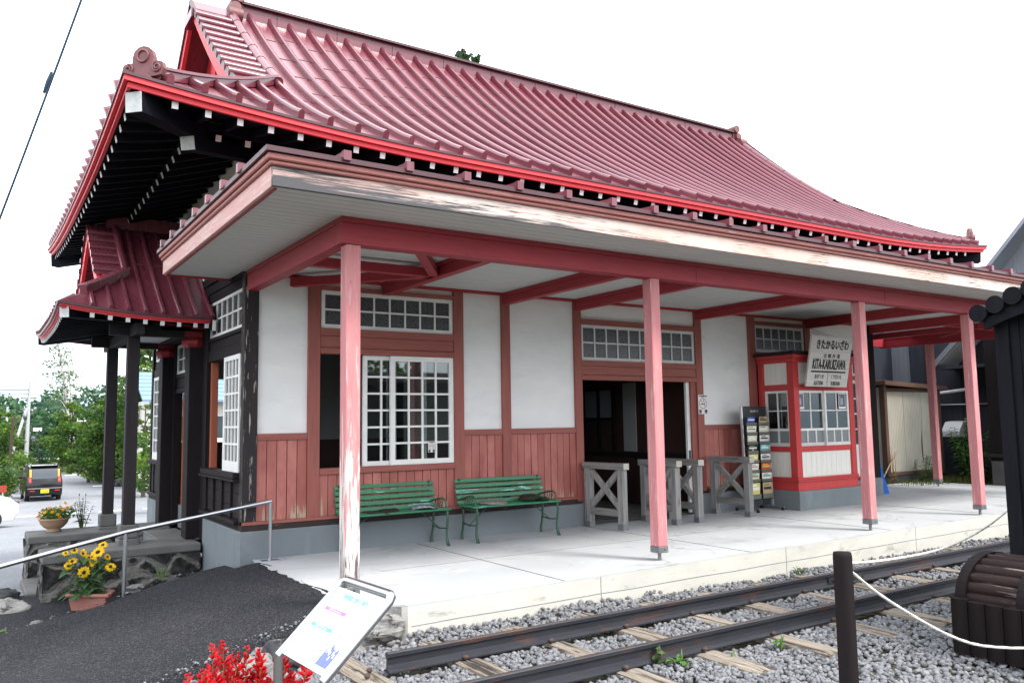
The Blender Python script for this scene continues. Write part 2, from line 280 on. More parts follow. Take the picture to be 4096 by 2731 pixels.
M['leaf_dark'] = leafmat('dark_leaves', (.022, .055, .020), (.040, .085, .024), (.016, .042, .018))
M['leaf_light'] = leafmat('pale_leaves', (.11, .165, .06), (.16, .22, .085), (.08, .13, .05))
M['leaf_far'] = leafmat('far_leaves', (.04, .105, .042), (.075, .155, .055), (.028, .08, .04))
M['leaf_plant'] = leafmat('plant_leaves', (.075, .17, .040), (.12, .24, .055), None)
M['leaf_sun'] = leafmat('sunflower_leaves', (.055, .12, .045), (.085, .165, .055), None)
M['grassm'] = leafmat('grass_blades', (.06, .11, .022), (.13, .15, .04), (.10, .10, .03))
M['stem'] = mat('green_stem', (.10, .15, .045), (.08, .12, .04), .6, 6, bump=.05)
M['drystem'] = mat('dry_stem', (.42, .34, .22), (.3, .23, .15), .8, 6, bump=.1)
M['petal_y'] = leafmat('yellow_petals', (.80, .50, .01), (.88, .62, .02), None, .5, .25)
M['petal_o'] = leafmat('orange_petals', (.75, .20, .01), (.82, .42, .02), None, .5, .2)
M['petal_r'] = leafmat('red_petals', (.34, .004, .008), (.78, .016, .026), None, .5, .35)
M['petal_b'] = leafmat('blue_petals', (.08, .12, .60), (.12, .16, .70), None, .5, .2)
M['disc'] = mat('flower_disc', (.045, .02, .008), (.02, .01, .006), .9, 60, bump=.6)
M['carblack'] = mat('black_car_paint', (.004, .004, .005), (.005, .005, .006), .22, 2, bump=0, spec=.4, coat=.15)
M['carwhite'] = mat('white_car_paint', (.75, .76, .78), (.73, .74, .76), .25, 2, bump=0, spec=.5, coat=.5)
M['carglass'] = mat('car_glass', (.035, .045, .055), (.03, .04, .05), .06, 2, bump=0, spec=.8)
M['lamp_red'] = mat('red_lamp', (.55, .02, .02), (.45, .015, .015), .25, 4, bump=0)
M['lamp_amber'] = mat('amber_lamp', (.80, .36, .03), (.7, .3, .02), .25, 4, bump=0)
M['plate_y'] = mat('yellow_plate', (.80, .55, .02), (.75, .5, .02), .5, 4, bump=0)
M['rubber'] = mat('tyre_rubber', (.015, .015, .016), (.02, .02, .02), .8, 8, bump=.1)
M['galv'] = mat('concrete_pole', (.42, .43, .44), (.36, .37, .38), .7, 3, bump=.1)
M['cable'] = mat('black_cable', (.02, .06, .10), (.015, .045, .08), .5, 5, bump=0)
M['blue'] = mat('blue_plastic', (.02, .14, .55), (.02, .11, .45), .45, 4, bump=.1)
M['blueroof'] = mat('blue_house_roof', (.16, .26, .36), (.13, .22, .31), .5, 3, bump=.2)
M['housewall'] = mat('cream_house_wall', (.66, .63, .56), (.6, .57, .5), .8, 2, bump=.05)
def flat(name, c, r=.6):
    if name not in M: M[name] = mat(name, c, tuple(x * .93 for x in c), r, 5, bump=0)
    return M[name]

# ------------------------------------------------------------------ mesh builder
class MB:
    def __init__(s): s.v = []; s.f = []; s.mi = []; s.sm = []; s.mats = []
    def _m(s, m):
        m = M[m] if isinstance(m, str) else m
        if m not in s.mats: s.mats.append(m)
        return s.mats.index(m)
    def add(s, vs, fs, m, smooth=False):
        b = len(s.v); k = s._m(m)
        s.v += [tuple(map(float, p)) for p in vs]
        for f in fs: s.f.append(tuple(i + b for i in f)); s.mi.append(k); s.sm.append(smooth)
        return s
    def box(s, x0, x1, y0, y1, z0, z1, m):
        vs = [(x0, y0, z0), (x1, y0, z0), (x1, y1, z0), (x0, y1, z0), (x0, y0, z1), (x1, y0, z1), (x1, y1, z1), (x0, y1, z1)]
        return s.add(vs, [(0, 3, 2, 1), (4, 5, 6, 7), (0, 1, 5, 4), (1, 2, 6, 5), (2, 3, 7, 6), (3, 0, 4, 7)], m)
    def beam(s, p, q, w, h, m, up=(0, 0, 1), endm=None):
        p, q, up = Vector(p), Vector(q), Vector(up); d = (q - p).normalized(); r = d.cross(up).normalized(); u = r.cross(d)
        c = []
        for o in (p, q):
            for a, b in ((-1, -1), (1, -1), (1, 1), (-1, 1)): c.append(o + r * (a * w / 2) + u * (b * h / 2))
        s.add(c, [(0, 4, 5, 1), (1, 5, 6, 2), (2, 6, 7, 3), (3, 7, 4, 0)], m)
        return s.add(c, [(0, 1, 2, 3), (4, 7, 6, 5)], endm or m)
    def tube(s, pts, r, m, n=8, cap=True, smooth=True):
        pts = [Vector(p) for p in pts]; rs = r if isinstance(r, (list, tuple)) else [r] * len(pts)
        vs = []; up = None
        for i, p in enumerate(pts):
            d = (pts[min(i + 1, len(pts) - 1)] - pts[max(i - 1, 0)])
            d = d.normalized() if d.length > 1e-9 else Vector((0, 0, 1))
            if up is None:
                up = Vector((0, 0, 1)) if abs(d.z) < .9 else Vector((1, 0, 0))
            a = d.cross(up); a = a.normalized() if a.length > 1e-6 else Vector((1, 0, 0)); b = a.cross(d); up = b
            for k in range(n):
                t = 2 * math.pi * k / n; vs.append(p + (a * math.cos(t) + b * math.sin(t)) * rs[i])
        fs = [(i * n + k, i * n + (k + 1) % n, (i + 1) * n + (k + 1) % n, (i + 1) * n + k) for i in range(len(pts) - 1) for k in range(n)]
        s.add(vs, fs, m, smooth)
        if cap:
            s.add(vs[:n], [tuple(range(n))], m); s.add(vs[-n:], [tuple(range(n))[::-1]], m)
        return s
    def lathe(s, prof, c, m, n=20, smooth=True):
        vs = [(c[0] + r * math.cos(2 * math.pi * k / n), c[1] + r * math.sin(2 * math.pi * k / n), c[2] + z) for r, z in prof for k in range(n)]
        fs = [(i * n + k, i * n + (k + 1) % n, (i + 1) * n + (k + 1) % n, (i + 1) * n + k) for i in range(len(prof) - 1) for k in range(n)]
        return s.add(vs, fs, m, smooth)
    def extrude(s, poly, vec, m, cap=True):
        n = len(poly); a = [Vector(p) for p in poly]; v = Vector(vec); vs = a + [p + v for p in a]
        s.add(vs, [(i, (i + 1) % n, (i + 1) % n + n, i + n) for i in range(n)], m)
        if cap: s.add(vs, [tuple(range(n))[::-1], tuple(range(n, 2 * n))], m)
        return s
    def grid(s, fn, us, vs_, m, smooth=False):
        nu, nv = len(us), len(vs_)
        P = [fn(u, v) for u in us for v in vs_]
        return s.add(P, [(i * nv + j, (i + 1) * nv + j, (i + 1) * nv + j + 1, i * nv + j + 1) for i in range(nu - 1) for j in range(nv - 1)], m, smooth)
    def sweep(s, path, prof, m, side=(1, 0, 0), smooth=False, cap=True):
        """prof: list of (a,b) offsets; a along `side`, b along the path normal"""
        path = [Vector(p) for p in path]; sd = Vector(side).normalized(); vs = []; n = len(prof)
        for i, p in enumerate(path):
            d = (path[min(i + 1, len(path) - 1)] - path[max(i - 1, 0)]).normalized(); u = sd.cross(d).normalized()
            if u.z < 0: u = -u
            vs += [p + sd * a + u * b for a, b in prof]
        s.add(vs, [(i * n + k, i * n + (k + 1) % n, (i + 1) * n + (k + 1) % n, (i + 1) * n + k) for i in range(len(path) - 1) for k in range(n)], m, smooth)
        if cap: s.add(vs[:n], [tuple(range(n))], m); s.add(vs[-n:], [tuple(range(n))[::-1]], m)
        return s
    def xf(s, mtx, start=0):
        for i in range(start, len(s.v)): s.v[i] = tuple(mtx @ Vector(s.v[i]))
        return s
    def mesh(s, name):
        me = bpy.data.meshes.new(name); me.from_pydata(s.v, [], s.f)
        for m in s.mats: me.materials.append(m)
        me.polygons.foreach_set('material_index', s.mi); me.polygons.foreach_set('use_smooth', s.sm)
        me.update(); return me
    def build(s, name, parent=None, bevel=0, loc=None):
        o = bpy.data.objects.new(name, s.mesh(name)); COL.objects.link(o)
        if loc is not None: o.location = loc
        if parent: o.parent = parent
        if bevel:
            b = o.modifiers.new('bevel', 'BEVEL'); b.width = bevel; b.segments = 1; b.limit_method = 'ANGLE'
        return o
def tag(o, label=None, cat=None, group=None, kind=None):
    if label: o['label'] = label
    if cat: o['category'] = cat
    if group: o['group'] = group
    if kind: o['kind'] = kind
    return o
def empty(name, loc, label, cat, group=None, rz=0):
    o = bpy.data.objects.new(name, None); COL.objects.link(o); o.location = loc; o.rotation_euler = (0, 0, rz); o.empty_display_size = .1
    return tag(o, label, cat, group)
def copy_tree(o, parent=None):
    c = o.copy(); COL.objects.link(c); c.parent = parent
    for ch in o.children: copy_tree(ch, c)
    return c
def rawmesh(name, verts, faces, m, smooth=False):
    """fast numpy mesh: verts (n,3), faces (f,k) with one face size"""
    me = bpy.data.meshes.new(name); v = np.asarray(verts, np.float32); f = np.asarray(faces, np.int32); k = f.shape[1]
    me.vertices.add(len(v)); me.vertices.foreach_set('co', v.ravel())
    me.loops.add(f.size); me.loops.foreach_set('vertex_index', f.ravel())
    me.polygons.add(len(f)); me.polygons.foreach_set('loop_start', np.arange(0, f.size, k, dtype=np.int32))
    me.polygons.foreach_set('loop_total', np.full(len(f), k, np.int32))
    if smooth: me.polygons.foreach_set('use_smooth', np.ones(len(f), bool))
    me.materials.append(M[m] if isinstance(m, str) else m); me.update(calc_edges=True); me.validate(); return me
_fc = {}
def glyphs(body, size, bold=0, width=None, lean=0):
    """flat text as (verts, faces) in the xz plane, centred in x, standing on z = 0"""
    c = bpy.data.curves.new('lettering', 'FONT'); c.body = body; c.size = size; c.offset = bold; c.resolution_u = 3; c.fill_mode = 'FRONT'
    o = bpy.data.objects.new('lettering', c); COL.objects.link(o)
    dg = bpy.context.evaluated_depsgraph_get(); me = bpy.data.meshes.new_from_object(o.evaluated_get(dg))
    vs = [(v.co.x, 0, v.co.y) for v in me.vertices]; fs = [tuple(p.vertices) for p in me.polygons]
    bpy.data.objects.remove(o); bpy.data.curves.remove(c); bpy.data.meshes.remove(me)
    if not vs: return vs, fs
    x0 = min(v[0] for v in vs); x1 = max(v[0] for v in vs); k = (width / (x1 - x0)) if width else 1
    vs = [((v[0] - (x0 + x1) / 2) * k + lean * v[2], 0, v[2]) for v in vs]
    return vs, fs
def put_text(mb, body, size, c, m='ink', bold=0, width=None, lean=0, mtx=None):
    vs, fs = glyphs(body, size, 0, width, lean)
    for k, (dx, dz) in enumerate(((0, 0), (bold, 0), (-bold, 0), (0, bold * .7), (0, -bold * .7)) if bold else ((0, 0),)):
        mb.add([(v[0] + c[0] + dx, v[1] + c[1] - .00015 * k, v[2] + c[2] + dz) for v in vs], fs, m)
def blob(n_lat=7, n_lon=9, r=(1, 1, 1), c=(0, 0, 0), rough=.25, seed=0):
    rg = random.Random(seed); vs = [];
    for i in range(n_lat + 1):
        t = math.pi * i / n_lat
        for j in range(n_lon):
            p = 2 * math.pi * j / n_lon; k = 1 + rough * (rg.random() - .5) * 2 if 0 < i < n_lat else 1
            vs.append((c[0] + r[0] * k * math.sin(t) * math.cos(p), c[1] + r[1] * k * math.sin(t) * math.sin(p), c[2] + r[2] * k * math.cos(t)))
    fs = [(i * n_lon + j, (i + 1) * n_lon + j, (i + 1) * n_lon + (j + 1) % n_lon, i * n_lon + (j + 1) % n_lon) for i in range(n_lat) for j in range(n_lon)]
    return vs, fs
# ------------------------------------------------------------------ station building
ST = empty('station_building', (0, 0, 0), 'old wooden station house with curved red metal roof and long red canopy', 'station')
def part(mb, name, parent=None, bevel=0): return mb.build(name, parent or ST, bevel)
def P1(name, fn, bevel=0, parent=None):
    mb = MB(); fn(mb); return part(mb, name, parent, bevel)
X0, X1, Y0, Y1 = -1.37, 12.22, -1.38, 6.58
HD, RD = 1.71, 3.98                      # depth of the hipped skirt, of the whole slope
zf = lambda d: 4.085 + .52 * d + .056 * d * d
fade = lambda d: max(0., 1 - d / HD)
lift = lambda t: .17 * max(0., 1 - max(t, 0) / 3.4) ** 2
fx = lambda x, d: zf(d) + lift(min(x - X0, X1 - x)) * fade(d)
fy = lambda y, d: zf(d) + lift(min(y - Y0, Y1 - y)) * fade(d)
lin = lambda a, b, n: [a + (b - a) * i / (n - 1) for i in range(n)]
XV0, XV1 = -.08, X1 - X0 * 0 - 1.29      # verge lines of the upper gable roof
XV1 = 10.93
XD0, XD1 = .42, 10.43                    # down ridges
RIBP = [(-.029, 0), (-.029, .052), (-.021, .072), (0, .081), (.021, .072), (.029, .052), (.029, 0)]

def roof_sheet(mb):
    # front and rear, skirt then upper slope
    for sgn, yb in ((1, Y0), (-1, Y1)):
        def fn(u, d, sgn=sgn, yb=yb):
            xa, xb = X0 + d, X1 - d; x = xa + (xb - xa) * u; return (x, yb + sgn * d, fx(x, d))
        us = lin(0, .25, 14) + lin(.3, .7, 8) + lin(.75, 1, 14)
        mb.grid(fn, us, lin(0, HD, 10), 'roof', True)
        mb.grid(lambda u, d: (XV0 + (XV1 - XV0) * u, yb + sgn * d, zf(d)), lin(0, 1, 4), lin(HD, RD, 14), 'roof', True)
    for sgn, xb in ((1, X0), (-1, X1)):
        def fn(u, d, sgn=sgn, xb=xb):
            ya, yb = Y0 + d, Y1 - d; y = ya + (yb - ya) * u; return (xb + sgn * d, y, fy(y, d))
        mb.grid(fn, lin(0, 1, 30), lin(0, HD + .0, 10), 'roof', True)
    # standing ribs, front
    k = 0; x = -1.011
    while x < X1 - .2:
        t = min(x - X0, X1 - x)
        if XV0 + .02 < x < XD0 + .1 or XD1 - .1 < x < XV1 - .02 or t < HD: dm = min(t - .02, HD)
        else: dm = RD - .12
        if dm > .12:
            ds = lin(-.015, dm, 24 if dm > 2 else 10); x_ = x; x = x + random.uniform(-.007, .007)
            mb.sweep([(x, Y0 + d, fx(x, max(d, 0)) - .004) for d in ds], RIBP, 'roof', smooth=False)
            for q in lin(.45, dm, 7)[:-1]:                       # folded joints of the rib caps
                mb.sweep([(x, Y0 + q - .008, fx(x, q) - .004), (x, Y0 + q - .003, fx(x, q - .003) - .004)], [(a * 1.03, b * 1.015 + .0005) for a, b in RIBP], 'roof_dark')
            x = x_
        x += .2805
    # ribs on the left skirt
    y = -1.03
    while y < Y1 - .2:
        t = min(y - Y0, Y1 - y); dm = min(t - .02, HD - .02)
        if dm > .1: mb.sweep([(X0 + d, y, fy(y, max(d, 0)) - .004) for d in lin(-.015, dm, 9)], RIBP, 'roof', side=(0, 1, 0))
        y += .285
    # cross joints of the sheets between the ribs
    for i in range(46):
        xa = -1.011 + .2805 * i
        for j, d in enumerate((.55, 1.1, 1.65, 2.2, 2.75, 3.3)):
            d2 = d + .12 * (i % 2)
            if min(xa - X0, X1 - xa - .28) > min(d2, HD) and (d2 < HD or XD0 < xa < XD1 - .28):
                mb.sweep([(xa + .045, Y0 + d2, fx(xa + .1, d2) + .0035), (xa + .24, Y0 + d2, fx(xa + .2, d2) + .0035)], [(-.006, -.006), (-.006, .003), (.006, .003), (.006, -.006)], 'roof_dark', side=(0, 1, 0))
P1('roof', roof_sheet)
def edge_loop(mb, off, zt, zb, m, my, n=26, right=True):
    """a thin board that follows the curved eave; off = set back from the eave line"""
    th = .03
    def strip(pts_out, pts_in, m):
        n = len(pts_out); vs = []
        for (xo, yo, z), (xi, yi, _) in zip(pts_out, pts_in): vs += [(xo, yo, z + zt), (xi, yi, z + zt), (xi, yi, z + zb), (xo, yo, z + zb)]
        mb.add(vs, [(i * 4 + k, i * 4 + (k + 1) % 4, i * 4 + 4 + (k + 1) % 4, i * 4 + 4 + k) for i in range(n - 1) for k in range(4)] + [(0, 1, 2, 3), tuple(4 * (n - 1) + k for k in (3, 2, 1, 0))], m)
    xs = [X0 + off + (X1 - X0 - 2 * off) * t for t in sorted(lin(0, .3, 12) + lin(.35, .65, 5) + lin(.7, 1, 12))]
    ys = [Y0 + off + (Y1 - Y0 - 2 * off) * t for t in lin(0, 1, n)]
    cl = lambda v, a, b: min(max(v, a), b)
    strip([(x, Y0 + off, fx(x, 0) - 4.085) for x in xs], [(cl(x, X0 + off + th, X1 - off - th), Y0 + off + th, 0) for x in xs], m)
    strip([(x, Y1 - off, fx(x, 0) - 4.085) for x in xs], [(cl(x, X0 + off + th, X1 - off - th), Y1 - off - th, 0) for x in xs], m)
    strip([(X0 + off, y, fy(y, 0) - 4.085) for y in ys], [(X0 + off + th, cl(y, Y0 + off + th, Y1 - off - th), 0) for y in ys], my)
    strip([(X1 - off, y, fy(y, 0) - 4.085) for y in ys], [(X1 - off - th, cl(y, Y0 + off + th, Y1 - off - th), 0) for y in ys], my)
P1('eave_edge', lambda mb: edge_loop(mb, -.012, 4.083, 4.058, 'roof_dark', 'roof_dark'))
def eb(mb):
    edge_loop(mb, .002, 4.0575, 4.014, 'red', 'red_y'); edge_loop(mb, .036, 4.0135, 3.969, 'red', 'red_y')
P1('eave_board', eb)
# eave underside (boards above the rafters)
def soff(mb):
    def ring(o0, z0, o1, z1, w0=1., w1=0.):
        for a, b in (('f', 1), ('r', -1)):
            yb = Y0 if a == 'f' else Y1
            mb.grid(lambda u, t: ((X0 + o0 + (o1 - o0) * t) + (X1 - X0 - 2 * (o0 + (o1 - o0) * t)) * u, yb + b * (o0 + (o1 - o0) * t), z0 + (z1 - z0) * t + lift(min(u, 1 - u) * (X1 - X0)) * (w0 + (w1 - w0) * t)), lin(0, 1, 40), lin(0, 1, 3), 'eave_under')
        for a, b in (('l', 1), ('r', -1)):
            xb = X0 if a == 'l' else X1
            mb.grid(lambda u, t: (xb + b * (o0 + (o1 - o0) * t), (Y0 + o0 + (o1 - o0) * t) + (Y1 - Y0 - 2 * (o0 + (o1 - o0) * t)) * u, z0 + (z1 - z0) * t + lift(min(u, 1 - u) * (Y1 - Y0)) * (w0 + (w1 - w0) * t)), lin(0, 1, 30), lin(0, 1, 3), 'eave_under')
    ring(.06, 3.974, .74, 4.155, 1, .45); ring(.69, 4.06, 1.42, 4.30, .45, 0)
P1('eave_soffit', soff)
def bearer(mb):
    o = .70; z0, z1 = 4.045, 4.125
    def L(t, n): return lift(min(t, 1 - t) * n) * .45
    n = 24
    for a, b in (((X0 + o, Y0 + o), (X1 - o, Y0 + o)), ((X0 + o, Y0 + o), (X0 + o, Y1 - o))):
        pts = [(a[0] + (b[0] - a[0]) * t, a[1] + (b[1] - a[1]) * t, (z0 + z1) / 2 + L(t, 13.6 if a[1] == b[1] else 8)) for t in lin(0, 1, n)]
        for p, q in zip(pts[:-1], pts[1:]): mb.beam(p, q, .06, .08, 'eave_under')
P1('eave_bearer', bearer)
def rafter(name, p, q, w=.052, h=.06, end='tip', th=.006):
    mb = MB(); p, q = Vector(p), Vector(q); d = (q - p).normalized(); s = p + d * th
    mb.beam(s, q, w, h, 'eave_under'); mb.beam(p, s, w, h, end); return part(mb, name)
nr = 0
x = -.953
while x < X1 - .35:                                   # front: flying rafters and the tier behind them
    t = min(x - X0, X1 - x); ye = min(-.64, Y0 + t)
    z0 = 3.942 + lift(t); z1 = z0 + (ye + 1.29) * .262 - lift(t) * .4
    if ye > -1.2: rafter('rafter', (x, -1.29, z0), (x, ye, z1))
    x += .2745
x = -.45
while x < 1.6:
    zz = 4.012 + lift(x - X0) * .45
    rafter('inner_rafter', (x, -.70, zz), (x, min(.02, Y0 + x - X0), zz + .24 * min(1, (x - X0 - .68) / .7)))
    x += .275
y = -1.08
while y < Y1 - .25:                                   # left side
    t = min(y - Y0, Y1 - y); xe = min(-.64, X0 + t)
    z0 = 3.942 + lift(t); z1 = z0 + (xe + 1.28) * .262 - lift(t) * .4
    if xe > -1.2: rafter('rafter', (-1.28, y, z0), (xe, y, z1))
    y += .264
y = -.45
while y < 5.9:
    t = min(y - Y0, Y1 - y); zz = 4.012 + lift(t) * .45
    if t > .72: rafter('inner_rafter', (-.70, y, zz), (min(.02, X0 + t), y, zz + .24 * min(1, (t - .68) / .7)))
    y += .285
for (cx, cy, sx, sy) in ((X0, Y0, 1, 1), (X0, Y1, 1, -1), (X1, Y0, -1, 1)):
    rafter('hip_rafter', (cx + sx * .09, cy + sy * .09, 4.035), (cx + sx * .75, cy + sy * .75, 4.10), .15, .17, 'tip_old')
    rafter('hip_rafter', (cx + sx * .63, cy + sy * .63, 3.955), (cx + sx * 1.45, cy + sy * 1.45, 4.20), .14, .15, 'tip_old')
# ridges
def ridge(mb):
    mb.box(.52, 10.36, 2.44, 2.76, 6.78, 7.07, 'roof'); mb.box(.50, 10.38, 2.405, 2.795, 6.795, 6.825, 'roof')
    mb.box(.50, 10.38, 2.38, 2.82, 7.071, 7.105, 'roof_dark')
    for i in range(11): mb.box(1.05 + i * .88, 1.056 + i * .88, 2.434, 2.766, 6.83, 7.06, 'roof_dark')
P1('main_ridge', ridge)
def oni_ridge(mb, x, s):
    # stacked scroll tile at the end of the ridge
    for (dx, z, r) in ((0, 7.15, .075), (.05, 7.0, .07)):
        mb.tube([(x + s * dx, 2.36, z), (x + s * dx, 2.84, z)], r, 'oni', 14)
    mb.box(min(x - s * .06, x + s * .10), max(x - s * .06, x + s * .10), 2.42, 2.78, 6.74, 7.12, 'oni')
    mb.box(min(x - s * .03, x + s * .15), max(x - s * .03, x + s * .15), 2.36, 2.84, 6.68, 6.76, 'oni')
    mb.box(min(x - s * .05, x + s * .20), max(x - s * .05, x + s * .20), 2.40, 2.80, 6.58, 6.67, 'oni')
    for y in (2.33, 2.87): mb.tube([(x - s * .02, y, 6.86), (x + s * .16, y, 6.86)], .085, 'oni', 12)
P1('ridge_end_tile', lambda mb: oni_ridge(mb, .52, -1)); P1('ridge_end_tile', lambda mb: oni_ridge(mb, 10.36, 1))
def downridge(mb, x, yb, sg):
    ds = lin(HD - .02, RD - .2, 20)
    mb.tube([(x, yb + sg * d, zf(d) + .045) for d in ds], .062, 'roof', 10)
    for d in lin(HD + .3, RD - .5, 5): mb.tube([(x, yb + sg * (d - .01), zf(d - .01) + .045), (x, yb + sg * (d + .01), zf(d + .01) + .045)], .067, 'roof', 10)
for x in (XD0, XD1): P1('descending_ridge', lambda mb: downridge(mb, x, Y0, 1))
P1('descending_ridge', lambda mb: downridge(mb, XD0, Y1, -1))
def verge(mb, x, s):
    xa, xb = (x, XD0 - .06) if s < 0 else (XD1 + .06, x)
    ds = lin(HD + .12, RD - .42, 10)
    for d in ds:
        n = Vector((0, -(.52 + .112 * d), 1)).normalized(); c = Vector((0, Y0 + d, zf(d) + .012))
        p = [c + Vector((xa - .012, 0, 0)), c + Vector((xb, 0, 0))]
        mb.tube(p, .052, 'roof', 10)
        mb.tube([p[0] - Vector((.003, 0, 0)), p[0] + Vector((.004, 0, 0))] if s < 0 else [p[1], p[1] + Vector((.004, 0, 0))], .037, 'roof_dark', 10)
    # top flashing of the verge under the ridge
    mb.box(xa - .03, xb, Y0 + RD - .26, 2.78, zf(RD - .26) - .10, zf(RD - .26) + .02, 'roof')
P1('verge_tiles', lambda mb: verge(mb, XV0, -1))
def barge(mb, x):
    for sg, yb in ((1, Y0), (-1, Y1)):
        ds = lin(HD - .1, RD, 16)
        vs = []
        for d in ds:
            wdt = .26 - .10 * (d - HD) / (RD - HD)
            for xx in (x, x + .05): vs += [(xx, yb + sg * d, zf(d) - .035), (xx, yb + sg * d, zf(d) - .035 - wdt)]
        n = len(ds)
        fs = []
        for i in range(n - 1):
            a = i * 4; b = a + 4
            fs += [(a, b, b + 1, a + 1), (a + 2, a + 3, b + 3, b + 2), (a, a + 2, b + 2, b), (a + 1, b + 1, b + 3, a + 3)]
        mb.add(vs, fs, 'red_y')
        ed = [(x - .012, yb + sg * d, zf(d) - .015) for d in ds]
        mb.sweep(ed, [(-.012, -.03), (-.012, .03), (.02, .03), (.02, -.03)], 'roof_dark')
P1('barge_board', lambda mb: barge(mb, XV0 + .02)); P1('barge_board', lambda mb: barge(mb, XV1 - .07))
def gable(mb, xs=(.30,)):
    for x in xs:
        ds = lin(HD, RD - .05, 12)
        poly = [(x, Y0 + d, zf(d) - .05) for d in ds] + [(x, Y1 - d, zf(d) - .05) for d in ds[::-1]]
        mb.extrude(poly, (.04, 0, 0), 'red_y')
    if xs[0] > 5: return
    mb.box(.24, .2995, 2.5, 2.7, 5.1, 6.7, 'red_y'); mb.box(.25, .2994, .9, 4.3, 5.35, 5.5, 'red_y')
P1('gable_wall', gable); P1('gable_wall', lambda mb: gable(mb, (10.55,)))
def hipridge(mb, cx, cy, sx, sy):
    ds = lin(.30, HD + .02, 9)
    pts = [(cx + sx * d, cy + sy * d, zf(d) + lift(d) * fade(d) + .015) for d in ds]
    sd = Vector((sx, -sy, 0)).normalized()
    k = .45 if sx < 0 else 1.
    mb.sweep(pts, [(a * 1., b * k) for a, b in [(-.07, -.03), (-.07, .045), (-.10, .05), (-.10, .075), (.10, .075), (.10, .05), (.07, .045), (.07, -.03)]], 'roof', side=sd)
for a in ((X0, Y0, 1, 1), (X0, Y1, 1, -1), (X1, Y0, -1, 1)): P1('hip_ridge', lambda mb: hipridge(mb, *a))
def oni_corner(mb, cx, cy, sx, sy):
    """cloud-shaped tile that closes the hip ridge"""
    dg = Vector((-sx, -sy, 0)).normalized(); sd = Vector((sx, -sy, 0)).normalized(); up = Vector((0, 0, 1))
    o = Vector((cx + sx * .20, cy + sy * .20, zf(.20) + lift(.20) * .88 - .05))
    half = [(.0, .02), (.09, .02), (.175, .03), (.20, .085), (.185, .14), (.135, .155), (.10, .15), (.10, .20), (.085, .25), (.045, .285), (0, .295)]
    poly = half + [(-a, b) for a, b in half[-2:0:-1]]
    mb.extrude([o + sd * a + up * b for a, b in poly], dg * .05, 'oni')
    f = o + dg * .055
    def ring(c, r, t, a0=0, a1=2 * math.pi, k=0):
        n = 16; mb.tube([f + sd * (c[0] + (r * (1 - k * i / n)) * math.cos(a0 + (a1 - a0) * i / n)) + up * (c[1] + (r * (1 - k * i / n)) * math.sin(a0 + (a1 - a0) * i / n)) for i in range(n + 1)], t, 'oni', 6)
    ring((0, .205), .052, .010)
    for q in (-1, 1): ring((q * .135, .095), .047, .010, math.pi / 2, math.pi / 2 + q * 3.6 * math.pi, .8)
    mb.tube([o - dg * .0 + up * .07, o - dg * .12 + up * .075], .085, 'oni', 12)
    mb.extrude([o + dg * .052 + sd * a + up * b for a, b in ((-.12, -.02), (.12, -.02), (.04, .055), (0, .075), (-.04, .055))], dg * .02, 'oni')
P1('hip_end_tile', lambda mb: oni_corner(mb, X0, Y0, 1, 1)); P1('hip_end_tile', lambda mb: oni_corner(mb, X1, Y0, -1, 1))

# ------------------------------------------------------------------ front wall
BX, BY = 10.93, 5.2                                   # size of the house
def found(mb):
    mb.box(0, 4.42, 0, .2, -.45, .283, 'found'); mb.box(6.53, BX + .02, 0, .2, -.45, .283, 'found')
    mb.box(0, .2, .2, 1.60, -.45, .283, 'found'); mb.box(0, .2, 3.80, BY, -.60, .283, 'found')
    mb.box(.2, BX, BY - .2, BY, -.6, .283, 'found'); mb.box(BX - .18, BX + .02, .2, BY - .2, -.6, .283, 'found')
P1('foundation', found, .008)
Z1 = 2.94
for i, (a, b, m) in enumerate([(.02, .165, 'dark_peel'), (.70, .832, 'brown'), (2.485, 2.62, 'brown'), (3.167, 3.29, 'brown'), (4.30, 4.42, 'brown'), (6.53, 6.665, 'brown'), (7.69, 7.845, 'brown'), (9.05, 9.19, 'brown'), (10.6, 10.75, 'brown'), (10.755, 10.93, 'dark')]):
    z0 = .284 if a < 4 or 6.6 < a < 10 else 0
    if i in (4, 5): z0 = .31
    if i == 3: z0 = .60
    if i in (8, 9): z0 = .30
    if i == 7: z0 = .284
    P1('corner_post' if i == 0 else 'wall_post', lambda mb: mb.box(a, b, .022 if i else .018, .14, z0, Z1 if 0 < i < 9 else 4.2, m), .004)
for a, b in ((4.40, 4.53), (6.42, 6.56)): P1('post_shoe', lambda mb: mb.box(a - .01, b, .015, .16, 0, .31, 'found'), .004)
P1('post_shoe', lambda mb: mb.box(10.58, 10.95, .01, .19, .0, .30, 'found'), .004)
# plaster bays
for a, b, z in ((.165, .70, 1.262), (2.62, 3.167, 1.262), (3.29, 4.30, 1.262), (6.665, 7.69, 1.262), (9.19, 10.6, 2.49)):
    P1('plaster_panel', lambda mb: mb.box(a, b, .06, .12, z, Z1, 'plaster'))
for a, b, z0 in ((.832, 2.485, 2.86), (4.42, 6.53, 2.70), (7.845, 9.05, 2.86)):
    P1('plaster_panel', lambda mb: mb.box(a, b, .06, .12, z0, Z1, 'plaster'))
